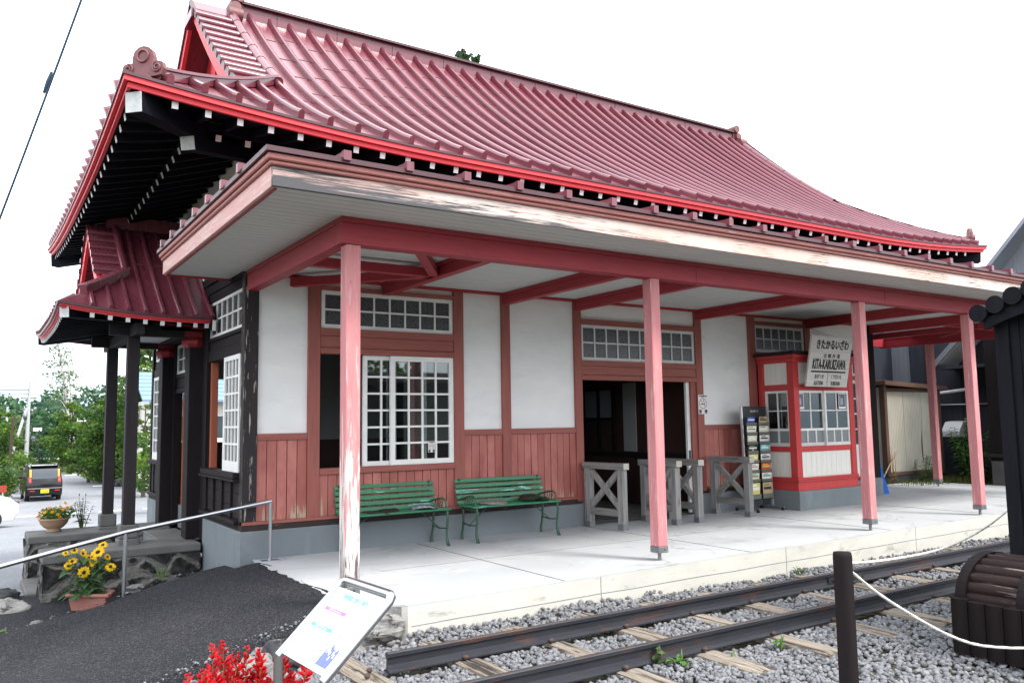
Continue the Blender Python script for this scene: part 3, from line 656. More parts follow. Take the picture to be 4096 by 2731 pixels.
# boarded dado
def dado(a, b, z0, z1):
    def fn(mb):
        n = max(1, round((b - a) / .105)); w = (b - a) / n
        for i in range(n):
            mb.box(a + i * w + .004, a + (i + 1) * w - .004, .045 + .003 * ((i * 7) % 3), .10, z0, z1, 'wains')
        mb.box(a, b, .075, .11, z0, z1, 'dark')
    P1('dado_boarding', fn)
for a, b in ((.165, .70), (2.62, 3.167), (3.29, 4.30), (6.665, 7.69)):
    dado(a, b, .376, 1.192); P1('dado_rail', lambda mb: mb.box(a, b, .028, .11, 1.193, 1.261, 'brown_h'), .004)
dado(.832, 2.485, .376, .812)
P1('window_sill', lambda mb: mb.box(.832, 2.485, .012, .14, .813, .879, 'brown_h'), .004)
for a, b in ((.02, 4.305), (6.67, 7.69)): P1('base_rail', lambda mb: mb.box(a, b, .004, .10, .345, .375, 'brown_h'))
for a, b in ((.022, 4.29), (6.68, 7.69), (9.28, 10.6)): P1('sill_beam', lambda mb: mb.box(a, b, .016, .13, .284, .344, 'sill'), .006)
# lintels
def lint(a, b, rows):
    def fn(mb):
        for z0, z1, y in rows: mb.box(a, b, y, .13, z0, z1, 'brown_h')
    P1('lintel', fn, .003)
lint(.832, 2.485, ((2.115, 2.18, .022), (2.184, 2.31, .034), (2.312, 2.395, .024), (2.813, 2.858, .022)))
lint(4.42, 6.53, ((1.885, 1.95, .022), (1.954, 2.07, .034), (2.072, 2.145, .024), (2.625, 2.698, .022)))
lint(7.845, 9.05, ((2.31, 2.372, .024), (2.80, 2.858, .024)))
lint(9.19, 10.6, ((2.42, 2.489, .022), (1.98, 2.04, .024)))
def sash(name, a, b, z0, z1, y, cols, rows, pane='pane', fr=.045, mu=.018, th=.035, axis='x', m='white', bottom=None, open_=None, parent=None):
    """glazed sash in the wall plane (axis x: along the front, axis y: along the side)"""
    bt = bottom or fr
    def B(mb, u0, u1, w0, w1, t0, t1, m):
        mb.box(u0, u1, t0, t1, w0, w1, m) if axis == 'x' else mb.box(t0, t1, u0, u1, w0, w1, m)
    mb = MB()
    B(mb, a, a + fr, z0, z1, y, y + th, m); B(mb, b - fr, b, z0, z1, y, y + th, m)
    B(mb, a + fr, b - fr, z0, z0 + bt, y, y + th, m); B(mb, a + fr, b - fr, z1 - fr, z1, y, y + th, m)
    for i in range(1, cols):
        u = a + fr + (b - a - 2 * fr) * i / cols; B(mb, u - mu / 2, u + mu / 2, z0 + bt, z1 - fr, y + .004, y + th - .006, m)
    for j in range(1, rows):
        w = z0 + bt + (z1 - z0 - bt - fr) * j / rows; B(mb, a + fr, b - fr, w - mu / 2, w + mu / 2, y + .006, y + th - .004, m)
    o = part(mb, name, parent)
    mp = MB(); B(mp, a + fr, b - fr, z0 + bt, z1 - fr, y + th * .5, y + th * .5 + .004, pane); part(mp, 'pane', o if parent is None else parent)
    return o
sash('transom_window', .85, 2.483, 2.397, 2.811, .05, 8, 2, 'pane_dark', .042, .02)
sash('transom_window', 4.425, 6.528, 2.148, 2.623, .05, 10, 2, 'pane_dark', .04, .02, m='white_old')
sash('transom_window', 7.85, 9.048, 2.375, 2.798, .05, 6, 2, 'pane_dark', .045, .02, m='white_old')
sash('sliding_sash', 1.668, 2.483, .881, 2.113, .04, 4, 6, 'pane', .058, .022, .035)
sash('sliding_sash', 1.352, 2.145, .881, 2.113, .080, 4, 6, 'pane', .05, .022, .035)
sash('transom_window', 9.25, 10.58, 2.045, 2.415, .05, 6, 1, 'pane_dark', .04, .02)
sash('side_door', 9.75, 10.58, .03, 1.975, .06, 3, 4, 'pane_dark', .06, .025, .04, bottom=.85)
P1('side_door_panel', lambda mb: mb.box(9.81, 10.52, .07, .085, .09, .86, 'cream'))
def doorleaf(mb):
    mb.box(6.35, 6.42, .09, .125, .02, 1.884, 'white'); mb.box(5.9, 6.35, .095, .12, .02, 1.884, 'white_old')
def sdoor(mb):
    mb.box(6.37, 6.43, .085, .125, .02, 1.884, 'white')
d = P1('sliding_door', sdoor)
P1('door_handle', lambda mb: mb.box(6.385, 6.415, .078, .0845, .78, .90, 'plastic_b'), parent=d)
P1('door_jamb', lambda mb: mb.box(6.431, 6.529, .05, .16, .31, 1.884, 'brown'))
# dark upper wall above the canopy roof, back and right walls, floor and ceiling
def upper(mb):
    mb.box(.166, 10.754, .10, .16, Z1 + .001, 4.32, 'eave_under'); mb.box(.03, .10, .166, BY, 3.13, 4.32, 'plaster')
P1('upper_wall', upper)
def back(mb):
    y0, y1 = BY - .14, BY - .03
    mb.box(.15, .45, y0, y1, .284, 2.9, 'interior'); mb.box(2.3, 10.8, y0, y1, .284, 2.9, 'interior')
    mb.box(.45, 2.3, y0, y1, .284, .88, 'interior_wood'); mb.box(.45, 2.3, y0, y1, 2.1, 2.9, 'interior')
    mb.box(.15, 10.8, y0 - .02, y0 - .001, .284, 1.1, 'interior_wood')
    mb.box(10.77, 10.91, .2, BY - .15, .284, 4.2, 'dark')
P1('back_wall', back)
P1('interior_floor', lambda mb: mb.box(.21, 10.7, .162, BY - .21, -.1, .012, 'capstone'))
P1('interior_ceiling', lambda mb: mb.box(.1, 10.76, .165, BY - .15, 2.96, 3.0, 'interior_wood'))
def partition(mb):
    mb.box(3.35, 3.43, .17, 3.2, .02, 2.95, 'interior'); mb.box(3.30, 3.349, .17, 3.2, .02, 1.05, 'interior_wood')
    mb.box(3.43, 3.48, .17, 3.2, .02, 1.05, 'interior_wood')
    mb.box(6.62, 6.70, .17, 5.0, .02, 2.95, 'interior_wood'); mb.box(6.60, 6.619, 1.45, 1.75, .85, 1.95, 'interior'); mb.box(6.56, 6.619, .2, 3.2, .76, .84, 'dark'); mb.box(6.58, 6.619, 1.95, 2.02, .84, 1.9, 'dark'); mb.box(6.58, 6.619, 2.35, 2.40, .84, 1.9, 'dark'); mb.box(6.58, 6.619, 2.75, 2.82, .84, 1.9, 'dark'); mb.box(6.58, 6.619, 2.0, 2.8, 1.35, 1.39, 'dark'); mb.box(6.605, 6.619, 2.02, 2.75, 1.4, 1.85, 'pane_frost')
    for x in (4.9, 5.9): mb.box(x, x + .12, 3.4, 3.5, .02, 2.95, 'interior_wood')
    mb.box(3.48, 6.62, 3.42, 3.48, 1.85, 2.95, 'interior_wood'); mb.box(3.48, 4.9, 3.42, 3.48, .02, .8, 'interior_wood')
    mb.box(3.48, 4.9, 3.43, 3.47, 1.35, 1.40, 'interior_wood'); mb.box(4.2, 4.25, 3.43, 3.47, .8, 1.85, 'interior_wood')
P1('interior_partition', partition)
# ------------------------------------------------------------------ left wall
def lw(name, y0, y1, z0, z1, x0, x1, m, bev=0): P1(name, lambda mb: mb.box(x0, x1, y0, y1, z0, z1, m), bev)
P1('side_window_sill', lambda mb: (mb.box(-.035, .10, .17, 1.62, .805, .865, 'dark_h'), mb.box(-.045, .02, .13, 1.66, .775, .80, 'dark_h')), .004)
def lboards(mb):
    for i in range(3): mb.box(.04, .09, .14, 1.68, .39 + i * .127, .514 + i * .127, 'dark_h')
    for y in (.45, .82, 1.2, 1.55): mb.box(.015, .05, y, y + .05, .385, .765, 'dark')
    mb.box(-.03, .08, .14, 1.68, .345, .383, 'dark_h'); mb.box(.0205, .09, .14, 1.68, .284, .344, 'dark_h')
P1('side_boarding', lboards, .004)
def lbeams(mb):
    for z0, z1, x in ((2.10, 2.22, .03), (2.224, 2.33, .045), (2.333, 2.375, .025), (2.80, 2.90, .03), (2.905, 3.01, .02), (3.015, 3.12, .0)): mb.box(x, .10, .145, 1.78, z0, z1, 'dark_h')
    for z0, z1, x in ((2.10, 2.22, .03), (2.224, 2.33, .045), (2.80, 3.12, .03)): mb.box(x, .10, 4.18, BY - .12, z0, z1, 'dark_h')
    mb.box(.03, .10, 2.1, 3.5, 1.80, 1.86, 'dark_h'); mb.box(.045, .10, 2.1, 3.5, 1.865, 2.0, 'dark_h'); mb.box(.03, .10, 2.1, 3.5, 2.003, 2.06, 'dark_h'); mb.box(.03, .10, 2.1, 3.5, 2.46, 3.12, 'dark_h')
P1('side_lintel', lbeams, .003)
sash('side_transom_window', .145, 1.60, 2.377, 2.798, .045, 6, 2, 'pane_dark', .035, .02, axis='y')
sash('side_sash', .16, .80, .868, 2.097, .012, 4, 6, 'pane', .05, .022, axis='y', bottom=.11)
sash('side_sash', 4.20, 5.02, .868, 2.097, .02, 4, 6, 'pane', .045, .022, axis='y', bottom=.11)
sash('side_transom_window', 4.20, 5.02, 2.34, 2.79, .045, 3, 2, 'pane_dark', .035, .02, axis='y')
sash('door_transom_window', 2.16, 3.46, 2.065, 2.455, .045, 4, 2, 'pane_dark', .035, .02, axis='y')
def lfar(mb):
    for i in range(3): mb.box(.03, .09, 4.18, 5.08, .39 + i * .14, .527 + i * .14, 'dark_h')
    for y in (4.55, 4.85): mb.box(.015, .05, y, y + .05, .385, .80, 'dark')
    mb.box(-.04, .09, 4.16, 5.09, .812, .865, 'dark_h'); mb.box(-.03, .09, 4.16, 5.09, .345, .383, 'dark_h'); mb.box(.01, .09, 4.18, 5.09, .284, .344, 'dark_h')
P1('side_boarding', lfar, .003)
for y0, y1, x0, z0 in ((1.86, 2.11, -.13, .03), (3.54, 3.79, -.13, -.05)): P1('porch_pillar', lambda mb: mb.box(x0, .06, y0, y1, z0, 2.30, 'dark'), .008)
for y0, y1 in ((1.605, 1.859), (2.112, 2.16), (3.46, 3.539), (3.791, 4.18), (5.09, 5.2)): P1('wall_post', lambda mb: mb.box(.015, .12, y0, y1, .03, 3.12, 'dark'), .003)
P1('window_jamb', lambda mb: mb.box(.06, .13, 1.52, 1.60, .866, 2.10, 'orange'))
P1('door_jamb', lambda mb: (mb.box(.121, .23, 3.30, 3.42, .30, 1.80, 'orange'), mb.box(.10, .26, 3.25, 3.458, .0, .299, 'found')))
P1('open_door', lambda mb: (mb.box(.05, .085, 2.142, 2.19, .02, 1.80, 'white'), mb.box(.086, .12, 2.142, 2.19, .02, 1.80, 'alu')))
def brk(mb, y):
    x = -.05
    mb.lathe([(.0, 2.30), (.11, 2.30), (.15, 2.345), (.15, 2.385), (.10, 2.43), (.0, 2.43)], (x, y, 0), 'beam', 8, False)
    mb.box(x - .13, x + .09, y - .075, y + .075, 2.431, 2.50, 'beam'); mb.box(x - .38, x + .09, y - .055, y + .055, 2.501, 2.58, 'beam')
    mb.box(x - .06, x + .06, y - .26, y + .26, 2.52, 2.585, 'beam')
    mb.tube([(x - .37, y - .055, 2.54), (x - .37, y + .055, 2.54)], .035, 'beam', 10)
for y in (1.985, 3.665): P1('porch_bracket', lambda mb: brk(mb, y))
# ------------------------------------------------------------------ entrance porch on the left side
PX, PY0, PY1, PHD = -1.58, 1.28, 4.86, .74
PR = (PY1 - PY0) / 2
zp = lambda d: 2.60 + .70 * d + .03 * d * d
pl = lambda t: .10 * max(0., 1 - t / 1.3) ** 2
pfd = lambda d: max(0., 1 - d / PHD)
px_ = lambda x, d: zp(d) + pl(x - PX) * pfd(d)
py_ = lambda y, d: zp(d) + pl(min(y - PY0, PY1 - y)) * pfd(d)
PV, PD = -1.17, -.84
PRIB = [(-.022, 0), (-.022, .03), (-.012, .042), (.012, .042), (.022, .03), (.022, 0)]
def proof(mb):
    for sg, yb in ((1, PY0), (-1, PY1)):
        mb.grid(lambda u, d: (PX + d + (.02 - PX - d) * u, yb + sg * d, px_(PX + d + (.02 - PX - d) * u, d)), lin(0, 1, 14), lin(0, PHD, 6), 'roof', True)
        mb.grid(lambda u, d: (PV + (.02 - PV) * u, yb + sg * d, zp(d)), lin(0, 1, 3), lin(PHD, PR, 6), 'roof', True)
        x = -1.252
        while x < 0:
            dm = min(x - PX - .02, PHD) if x < PD + .06 else PR
            if dm > .05: mb.sweep([(x, yb + sg * d, px_(x, max(d, 0)) - .003) for d in lin(-.01, dm, 8)], PRIB, 'roof')
            x += .178
        if sg == 1: mb.sweep([(-.7, yb + 1.0, zp(1.0) + .004), (0, yb + 1.0, zp(1.0) + .004)], [(-.005, -.004), (-.005, .004), (.005, .004), (.005, -.004)], 'roof_dark', side=(0, 1, 0))
    mb.grid(lambda u, d: (PX + d, PY0 + d + (PY1 - PY0 - 2 * d) * u, py_(PY0 + d + (PY1 - PY0 - 2 * d) * u, d)), lin(0, 1, 16), lin(0, PHD, 6), 'roof', True)
    y = PY0 + .2
    while y < PY1 - .15:
        dm = min(min(y - PY0, PY1 - y) - .02, PHD - .02); mb.sweep([(PX + d, y, py_(y, max(d, 0)) - .003) for d in lin(-.01, dm, 6)], PRIB, 'roof', side=(0, 1, 0)); y += .178
P1('porch_roof', proof)
def pedge(mb, off, zt, zb, m, my):
    th = .025
    xs = lin(PX + off, .0, 14); ys = lin(PY0 + off, PY1 - off, 20)
    def strip(o, i, m):
        vs = []
        for (a, b, z), (c, d, _) in zip(o, i): vs += [(a, b, z + zt), (c, d, z + zt), (c, d, z + zb), (a, b, z + zb)]
        n = len(o); mb.add(vs, [(k * 4 + j, k * 4 + (j + 1) % 4, k * 4 + 4 + (j + 1) % 4, k * 4 + 4 + j) for k in range(n - 1) for j in range(4)] + [(0, 1, 2, 3), tuple(4 * (n - 1) + j for j in (3, 2, 1, 0))], m)
    for yb, s in ((PY0 + off, 1), (PY1 - off, -1)):
        strip([(x, yb, pl(x - PX)) for x in xs], [(max(x, PX + off + th), yb + s * th, 0) for x in xs], m)
    strip([(PX + off, y, pl(min(y - PY0, PY1 - y))) for y in ys], [(PX + off + th, min(max(y, PY0 + off + th), PY1 - off - th), 0) for y in ys], my)
P1('porch_eave_edge', lambda mb: pedge(mb, -.01, 2.598, 2.572, 'roof_dark', 'roof_dark'))
P1('porch_eave_board', lambda mb: (pedge(mb, .012, 2.5715, 2.552, 'red', 'red_y'), pedge(mb, .035, 2.5515, 2.532, 'red', 'red_y')))
def psoff(mb):
    mb.grid(lambda u, t: (PX + .05 + .8 * t + (-.02 - PX - .05 - .8 * t) * u, PY0 + .05 + .62 * t, 2.54 + .16 * t + pl(u * 1.5) * (1 - t)), lin(0, 1, 10), lin(0, 1, 3), 'eave_under')
    mb.grid(lambda u, t: (PX + .05 + .8 * t + (-.02 - PX - .05 - .8 * t) * u, PY1 - .05 - .62 * t, 2.54 + .16 * t + pl(u * 1.5) * (1 - t)), lin(0, 1, 10), lin(0, 1, 3), 'eave_under')
    mb.grid(lambda u, t: (PX + .05 + .8 * t, PY0 + .05 + .62 * t + (PY1 - PY0 - .1 - 1.24 * t) * u, 2.54 + .16 * t + pl(min(u, 1 - u) * 3.5) * (1 - t)), lin(0, 1, 16), lin(0, 1, 3), 'eave_under')
P1('porch_soffit', psoff)
x = -1.252
while x < .02:
    z = 2.505 + pl(x - PX); ye = min(1.85, PY0 + x - PX)
    if x > -.07: rafter('porch_rafter', (-.06, 1.33, z), (-.06, 1.85, z + .12), .045, .05); break
    rafter('porch_rafter', (x, 1.33, z), (x, ye, z + (ye - 1.33) * .25), .045, .05); x += .178
rafter('porch_rafter', (-.005, 1.20, 2.50), (-.005, 1.75, 2.60), .04, .12)
y = PY0 + .2
while y < PY1 - .15:
    t = min(y - PY0, PY1 - y); xe = min(-.75, PX + t); z = 2.505 + pl(t)
    if xe > -1.45: rafter('porch_rafter', (-1.53, y, z), (xe, y, z + (xe + 1.53) * .2), .04, .05)
    y += .150
for yb, s in ((PY0, 1), (PY1, -1)): rafter('porch_hip_rafter', (PX + .06, yb + s * .06, 2.585), (-.74, yb + s * .9, 2.66), .11, .12, 'tip_old')
def pridge(mb):
    mb.box(-.95, .02, 2.96, 3.18, zp(PR) - .05, zp(PR) + .12, 'roof')
    for sg, yb in ((1, PY0), (-1, PY1)):
        mb.tube([(PD, yb + sg * d, zp(d) + .03) for d in lin(PHD, PR - .08, 8)], .048, 'roof', 10)
        pts = [(PX + d, yb + sg * d, zp(d) + pl(d) * pfd(d) + .01) for d in lin(.26, PHD + .02, 6)]
        sd = Vector((1, -sg, 0)).normalized()
        mb.sweep(pts, [(-.045, -.02), (-.045, .06), (-.07, .065), (-.07, .085), (.07, .085), (.07, .065), (.045, .06), (.045, -.02)], 'roof', side=sd)
        for d in lin(PHD + .08, PR - .2, 6): mb.tube([(PV - .01, yb + sg * d, zp(d) + .01), (PD - .04, yb + sg * d, zp(d) + .01)], .036, 'roof', 8)
P1('porch_ridge', pridge)
def pgable(mb):
    for sg, yb in ((1, PY0), (-1, PY1)):
        ds = lin(PHD - .08, PR, 8); vs = []
        for d in ds:
            for xx in (PV + .02, PV + .06): vs += [(xx, yb + sg * d, zp(d) - .025), (xx, yb + sg * d, zp(d) - .19)]
        fs = []
        for i in range(len(ds) - 1):
            a = i * 4; b = a + 4; fs += [(a, b, b + 1, a + 1), (a + 2, a + 3, b + 3, b + 2), (a, a + 2, b + 2, b), (a + 1, b + 1, b + 3, a + 3)]
        mb.add(vs, fs, 'red_y')
    ds = lin(PHD, PR - .03, 6)
    mb.extrude([(-.92, PY0 + d, zp(d) - .04) for d in ds] + [(-.92, PY1 - d, zp(d) - .04) for d in ds[::-1]], (.03, 0, 0), 'red_y')
P1('porch_gable', pgable)
def pbeams(mb):
    for y in (1.985, 3.665):
        mb.box(-1.0, .02, y - .055, y + .055, 2.42, 2.56, 'greypost')
    mb.box(-.79, -.69, 1.5, 4.2, 2.40, 2.53, 'greypost'); mb.box(-.16, .0, 2.11, 3.54, 2.47, 2.58, 'dark')
P1('porch_beam', pbeams, .005)
P1('porch_ceiling', lambda mb: mb.box(-.68, -.17, 2.05, 3.6, 2.50, 2.52, 'soffit'))
for x, y, zb in ((-.738, 1.985, .24), (-.742, 3.665, .22)):
    p = P1('porch_post', lambda mb: mb.box(x - .065, x + .065, y - .065, y + .065, zb, 2.42, 'greypost'), .005)
    P1('post_stone', lambda mb: (mb.box(x - .10, x + .10, y - .10, y + .10, zb - .155, zb, 'capstone'), mb.box(x - .115, x + .115, y - .115, y + .115, zb - .23, zb - .156, 'capstone')), .012, parent=p)

# ------------------------------------------------------------------ platform canopy
CX0, CX1, CY0, CYB, CZ = -.675, 14.05, -3.155, .62, 2.945
def csoff(mb):
    bw = .105
    y = CY0 + .03
    while y < .04:
        mb.box(CX0 + .03, CX1 - .03, y + .001, min(y + bw - .006, .045), CZ, CZ + .012, 'soffit'); y += bw
    y = .05
    while y < CYB - .03:
        mb.box(CX0 + .03, -.001, y, y + bw - .006, CZ, CZ + .012, 'soffit'); mb.box(10.94, CX1 - .03, y, y + bw - .006, CZ, CZ + .012, 'soffit'); y += bw
    mb.box(CX0 + .03, CX1 - .03, CY0 + .03, .045, CZ + .013, CZ + .03, 'eave_under')
P1('canopy_soffit', csoff)
P1('canopy_fascia', lambda mb: mb.box(CX0 + .001, CX1, CY0, CY0 + .03, CZ - .005, CZ + .135, 'fascia'), .003)
P1('canopy_side_fascia', lambda mb: (mb.box(CX0 - .002, CX0 + .028, CY0 + .031, CYB, CZ - .005, CZ + .135, 'pink'), mb.box(CX0 + .03, .02, CYB - .028, CYB, CZ - .02, CZ + .135, 'beam'), mb.box(CX0 + .03, CX0 + .05, CY0 + .06, CYB - .03, CZ - .014, CZ - .001, 'beam_y')), .003)
def cmold(mb):
    mb.box(CX0 - .025, CX1 + .02, CY0 - .028, CY0 + .03, CZ + .136, CZ + .165, 'pink_mold'); mb.box(CX0 - .045, CX1 + .04, CY0 - .05, CY0 + .03, CZ + .166, CZ + .21, 'pink_mold')
    mb.box(CX0 - .0255, CX0 + .03, CY0 + .031, CYB, CZ + .136, CZ + .165, 'pink_mold'); mb.box(CX0 - .0455, CX0 + .03, CY0 + .031, CYB, CZ + .166, CZ + .21, 'pink_mold')
P1('canopy_moulding', cmold, .008)
czr = lambda x, y: CZ + .245 + .09 * max(0, min(y - CY0 + .06, x - CX0 + .06))
def croof(mb):
    xs = sorted(set(lin(CX0 - .06, 1.0, 12) + lin(1.2, CX1 + .05, 10) + [2.5])); ys = lin(CY0 - .07, .12, 18)
    mb.grid(lambda x, y: (x, y, czr(x, y)), xs, ys, 'roof'); mb.grid(lambda x, y: (x, y, czr(x, y)), lin(CX0 - .06, .02, 5), lin(.12, CYB, 3), 'roof')
    mb.box(CX0 - .065, CX1 + .05, CY0 - .075, CY0 - .055, CZ + .211, CZ + .246, 'roof_dark'); mb.box(CX0 - .066, CX0 - .045, CY0 - .054, CYB, CZ + .211, CZ + .246, 'roof_dark')
    x = -.181
    while x < CX1:
        y1 = min(.10, CY0 + (x - CX0)) if x < 2.6 else .10
        mb.beam((x, CY0 - .085, czr(x, CY0 - .06) + .022), (x, y1, czr(x + .2, y1) + .022), .045, .044, 'roof')
        mb.box(x - .028, x + .028, CY0 - .097, CY0 - .05, czr(x, CY0) - .025, czr(x, CY0) + .044, 'roof'); x += .4835
    y = -2.576
    while y < CYB:
        x1 = min(0., CX0 + (y - CY0))
        mb.beam((CX0 - .075, y, czr(CX0 - .06, y) + .022), (x1, y, czr(x1, y + .2) + .022), .045, .044, 'roof')
        mb.box(CX0 - .085, CX0 - .045, y - .026, y + .026, czr(CX0, y) - .025, czr(CX0, y) + .044, 'roof'); y += .4815
P1('canopy_roof', croof)
def girder(mb):
    mb.box(.03, 13.38, -2.605, -2.475, 2.735, 2.90, 'beam'); mb.box(.028, 13.4, -2.615, -2.465, 2.901, 2.944, 'beam')
    for x in (3.86, 7.15, 10.4): mb.box(x, x + .004, -2.608, -2.60, 2.735, 2.90, 'ink')
P1('canopy_girder', girder, .005)
P1('canopy_end_girder', lambda mb: (mb.box(.032, .15, -2.474, .0, 2.735, 2.90, 'beam_y'), mb.box(.025, .157, -2.464, .0, 2.901, 2.944, 'beam_y')), .005)
P1('canopy_end_girder', lambda mb: (mb.box(13.25, 13.37, -2.474, 1.4, 2.735, 2.90, 'beam_y'), mb.box(13.24, 13.38, -2.464, 1.4, 2.901, 2.944, 'beam_y')), .005)
for x in (1.6, 3.225, 4.36, 6.6, 9.12, 10.88):
    P1('canopy_cross_beam', lambda mb: (mb.box(x - .05, x + .05, -2.474, .021, 2.80, 2.90, 'beam_y'), mb.box(x - .06, x + .06, -2.464, .021, 2.901, 2.944, 'beam_y')), .005)
P1('canopy_wall_plate', lambda mb: (mb.box(.166, 10.75, -.012, .06, 2.915, 2.9445, 'beam'),))
for p, q in (((1.55, -1.25), (.72, -2.474)), ((1.55, -1.25), (.5, -.02)), ((1.55, -1.22), (.15, -1.22)), ((11.95, -1.25), (12.7, -2.474)), ((11.95, -1.25), (12.9, -.1)), ((11.95, -1.22), (13.25, -1.22)), ((10.93, -1.22), (11.95, -1.22))):
    P1('canopy_brace', lambda mb: mb.beam((p[0], p[1], 2.852), (q[0], q[1], 2.852), .09, .09, 'beam'), .004)
P1('canopy_cross_beam', lambda mb: mb.box(11.95, 12.05, -2.474, 1.3, 2.80, 2.90, 'beam_y'), .005)
P1('canopy_cross_beam', lambda mb: mb.box(10.95, 13.25, 1.28, 1.38, 2.75, 2.944, 'beam'), .005)
for i, (x, y) in enumerate(((.137, -2.53), (3.30, -2.53), (6.70, -2.53), (9.185, -2.53), (13.29, -2.53), (13.29, .36))):
    m = 'post_worn' if i == 0 else 'post'
    p = P1('canopy_post', lambda mb: mb.box(x - .06, x + .06, y - .06, y + .06, .135, 2.735, m), .006)
    P1('post_bracket', lambda mb: (mb.box(x - .062, x + .062, y - .062, y + .062, .075, .134, 'zinc'), mb.tube([(x, y, .0), (x, y, .075)], .018, 'zinc', 10), mb.tube([(x + .012, y - .064, .105), (x + .012, y - .062, .105)], .008, 'ink', 8)), .003, parent=p)

# ------------------------------------------------------------------ ticket window bay
A, B, F = 7.83, 9.27, -.66
def R(name, *boxes, m='boothred', bev=.004): return P1(name, lambda mb: [mb.box(*b, m) for b in boxes], bev)
R('bay_foundation', (A - .01, B + .25, F - .02, -.001, -.1, .278), m='found')
R('bay_plinth', (A, B, F, -.002, .279, .405)); R('bay_ledge', (A - .02, B + .03, F - .025, -.003, .406, .432), (A - .01, B + .01, F - .012, -.003, .433, .468))
for x, y in ((A, F), (B - .12, F)): R('bay_post', (x, x + .12, y, y + .12, .469, 2.17))
R('bay_post', (A, A + .10, -.10, -.004, .469, 2.17))
for bx in ((A + .121, B - .121, F + .01, F + .09, .842, .922), (A + .121, B - .121, F + .01, F + .09, 1.755, 1.842), (A + .01, A + .09, F + .121, -.101, .842, .922), (A + .01, A + .09, F + .121, -.101, 1.755, 1.842)): R('bay_rail', bx)
R('bay_cornice', (A - .02, B + .02, F - .02, -.005, 2.171, 2.235), (A - .05, B + .05, F - .05, -.005, 2.236, 2.285)); R('bay_roof', (A - .10, B + .10, F - .10, -.006, 2.286, 2.33), m='dark_h')
def bboards(z0, z1):
    def fn(mb):
        n = 10; w = (B - A - .242) / n
        for i in range(n): mb.box(A + .121 + i * w + .002, A + .121 + (i + 1) * w - .002, F + .03, F + .06, z0, z1, 'cream')
        n = 4; w = (-.101 - F - .121) / n
        for i in range(n): mb.box(A + .03, A + .06, F + .121 + i * w + .002, F + .121 + (i + 1) * w - .002, z0, z1, 'cream')
    P1('bay_boarding', fn)
bboards(.469, .841); bboards(1.843, 2.170)
def baysash(a, b, y, axis, cols, ncol):
    o = sash('bay_sash', a, b, 1.15, 1.752, y, cols, 2, 'pane', .035, .016, axis=axis, m='white')
    mb = MB(); pn = MB()
    def BX_(mb, u0, u1, z0, z1, t0, t1, m): mb.box(u0, u1, t0, t1, z0, z1, m) if axis == 'x' else mb.box(t0, t1, u0, u1, z0, z1, m)
    BX_(mb, a, b, .923, .972, y, y + .035, 'white_old')
    for i in range(ncol + 1):
        u = a + .016 + (b - a - .032) * i / ncol; BX_(mb, u - .014, u + .014, .9725, 1.1495, y + .003, y + .032, 'white_old')
    BX_(pn, a + .01, b - .01, .973, 1.149, y + .016, y + .02, 'pane_frost')
    part(mb, 'sash_lower_frame', o); part(pn, 'frosted_pane', o)
baysash(A + .122, 8.59, F + .05, 'x', 2, 3); baysash(8.56, B - .122, F + .015, 'x', 2, 3); baysash(F + .122, -.102, A + .03, 'y', 2, 2)
R('bay_interior', (A + .2, B - .1, -.03, -.02, .5, 2.1), m='interior_wood', bev=0)
P1('threshold', lambda mb: mb.box(4.531, 6.419, .0, .16, -.1, .006, 'capstone'))
dado(9.29, 9.74, .345, 1.97)
# ------------------------------------------------------------------ ground
def sst(a, b, x): t = np.clip((x - a) / (b - a), 0, 1); return t * t * (3 - 2 * t)
def gz(x, y):
    x = np.asarray(x, float); y = np.asarray(y, float)
    back = -.47 - .057 * np.clip(y - 1.0, 0, 25.2)
    right = np.full_like(x + y, -.06)
    s = sst(11.5, 13.5, x) * (1 - sst(9, 22, y))
    z = back * (1 - s) + right * s
    tr = -.272 - .13 * sst(-.6, -2.2, x)
    k = sst(-1.2, -2.6, y); k2 = sst(-2.0, -3.2, y)
    kk = np.where(x > 3, k2, k)
    z = z * (1 - kk) + tr * kk
    far = np.clip((y - 95) / 60, 0, 1) ** 1.5 * 4.0 * (1 - sst(20, 80, x)) 
    return z + far
def sheet(name, xs, ys, m, off=0, kind='structure', wob=0, smooth=True):
    X, Y = np.meshgrid(np.array(xs), np.array(ys), indexing='ij'); Z = gz(X, Y) + off
    if wob: Z = Z + wob * RNG.standard_normal(Z.shape)
    nx, ny = X.shape; v = np.stack([X, Y, Z], -1).reshape(-1, 3)
    i, j = np.meshgrid(np.arange(nx - 1), np.arange(ny - 1), indexing='ij'); a = (i * ny + j).ravel()
    f = np.stack([a, a + ny, a + ny + 1, a + 1], 1)
    o = bpy.data.objects.new(name, rawmesh(name, v, f, m, smooth)); COL.objects.link(o); return tag(o, kind=kind)
ax = lambda *s: sorted(set(np.round(np.concatenate([np.arange(*q) for q in s]), 3)))
sheet('ground', ax((-200, -30, 10), (-30, -8, 1.), (-8, 18, .3), (18, 40, 1), (40, 241, 10)), ax((-60, -12, 6), (-12, 8, .3), (8, 45, 1), (45, 120, 3), (120, 301, 10)), 'dirt')
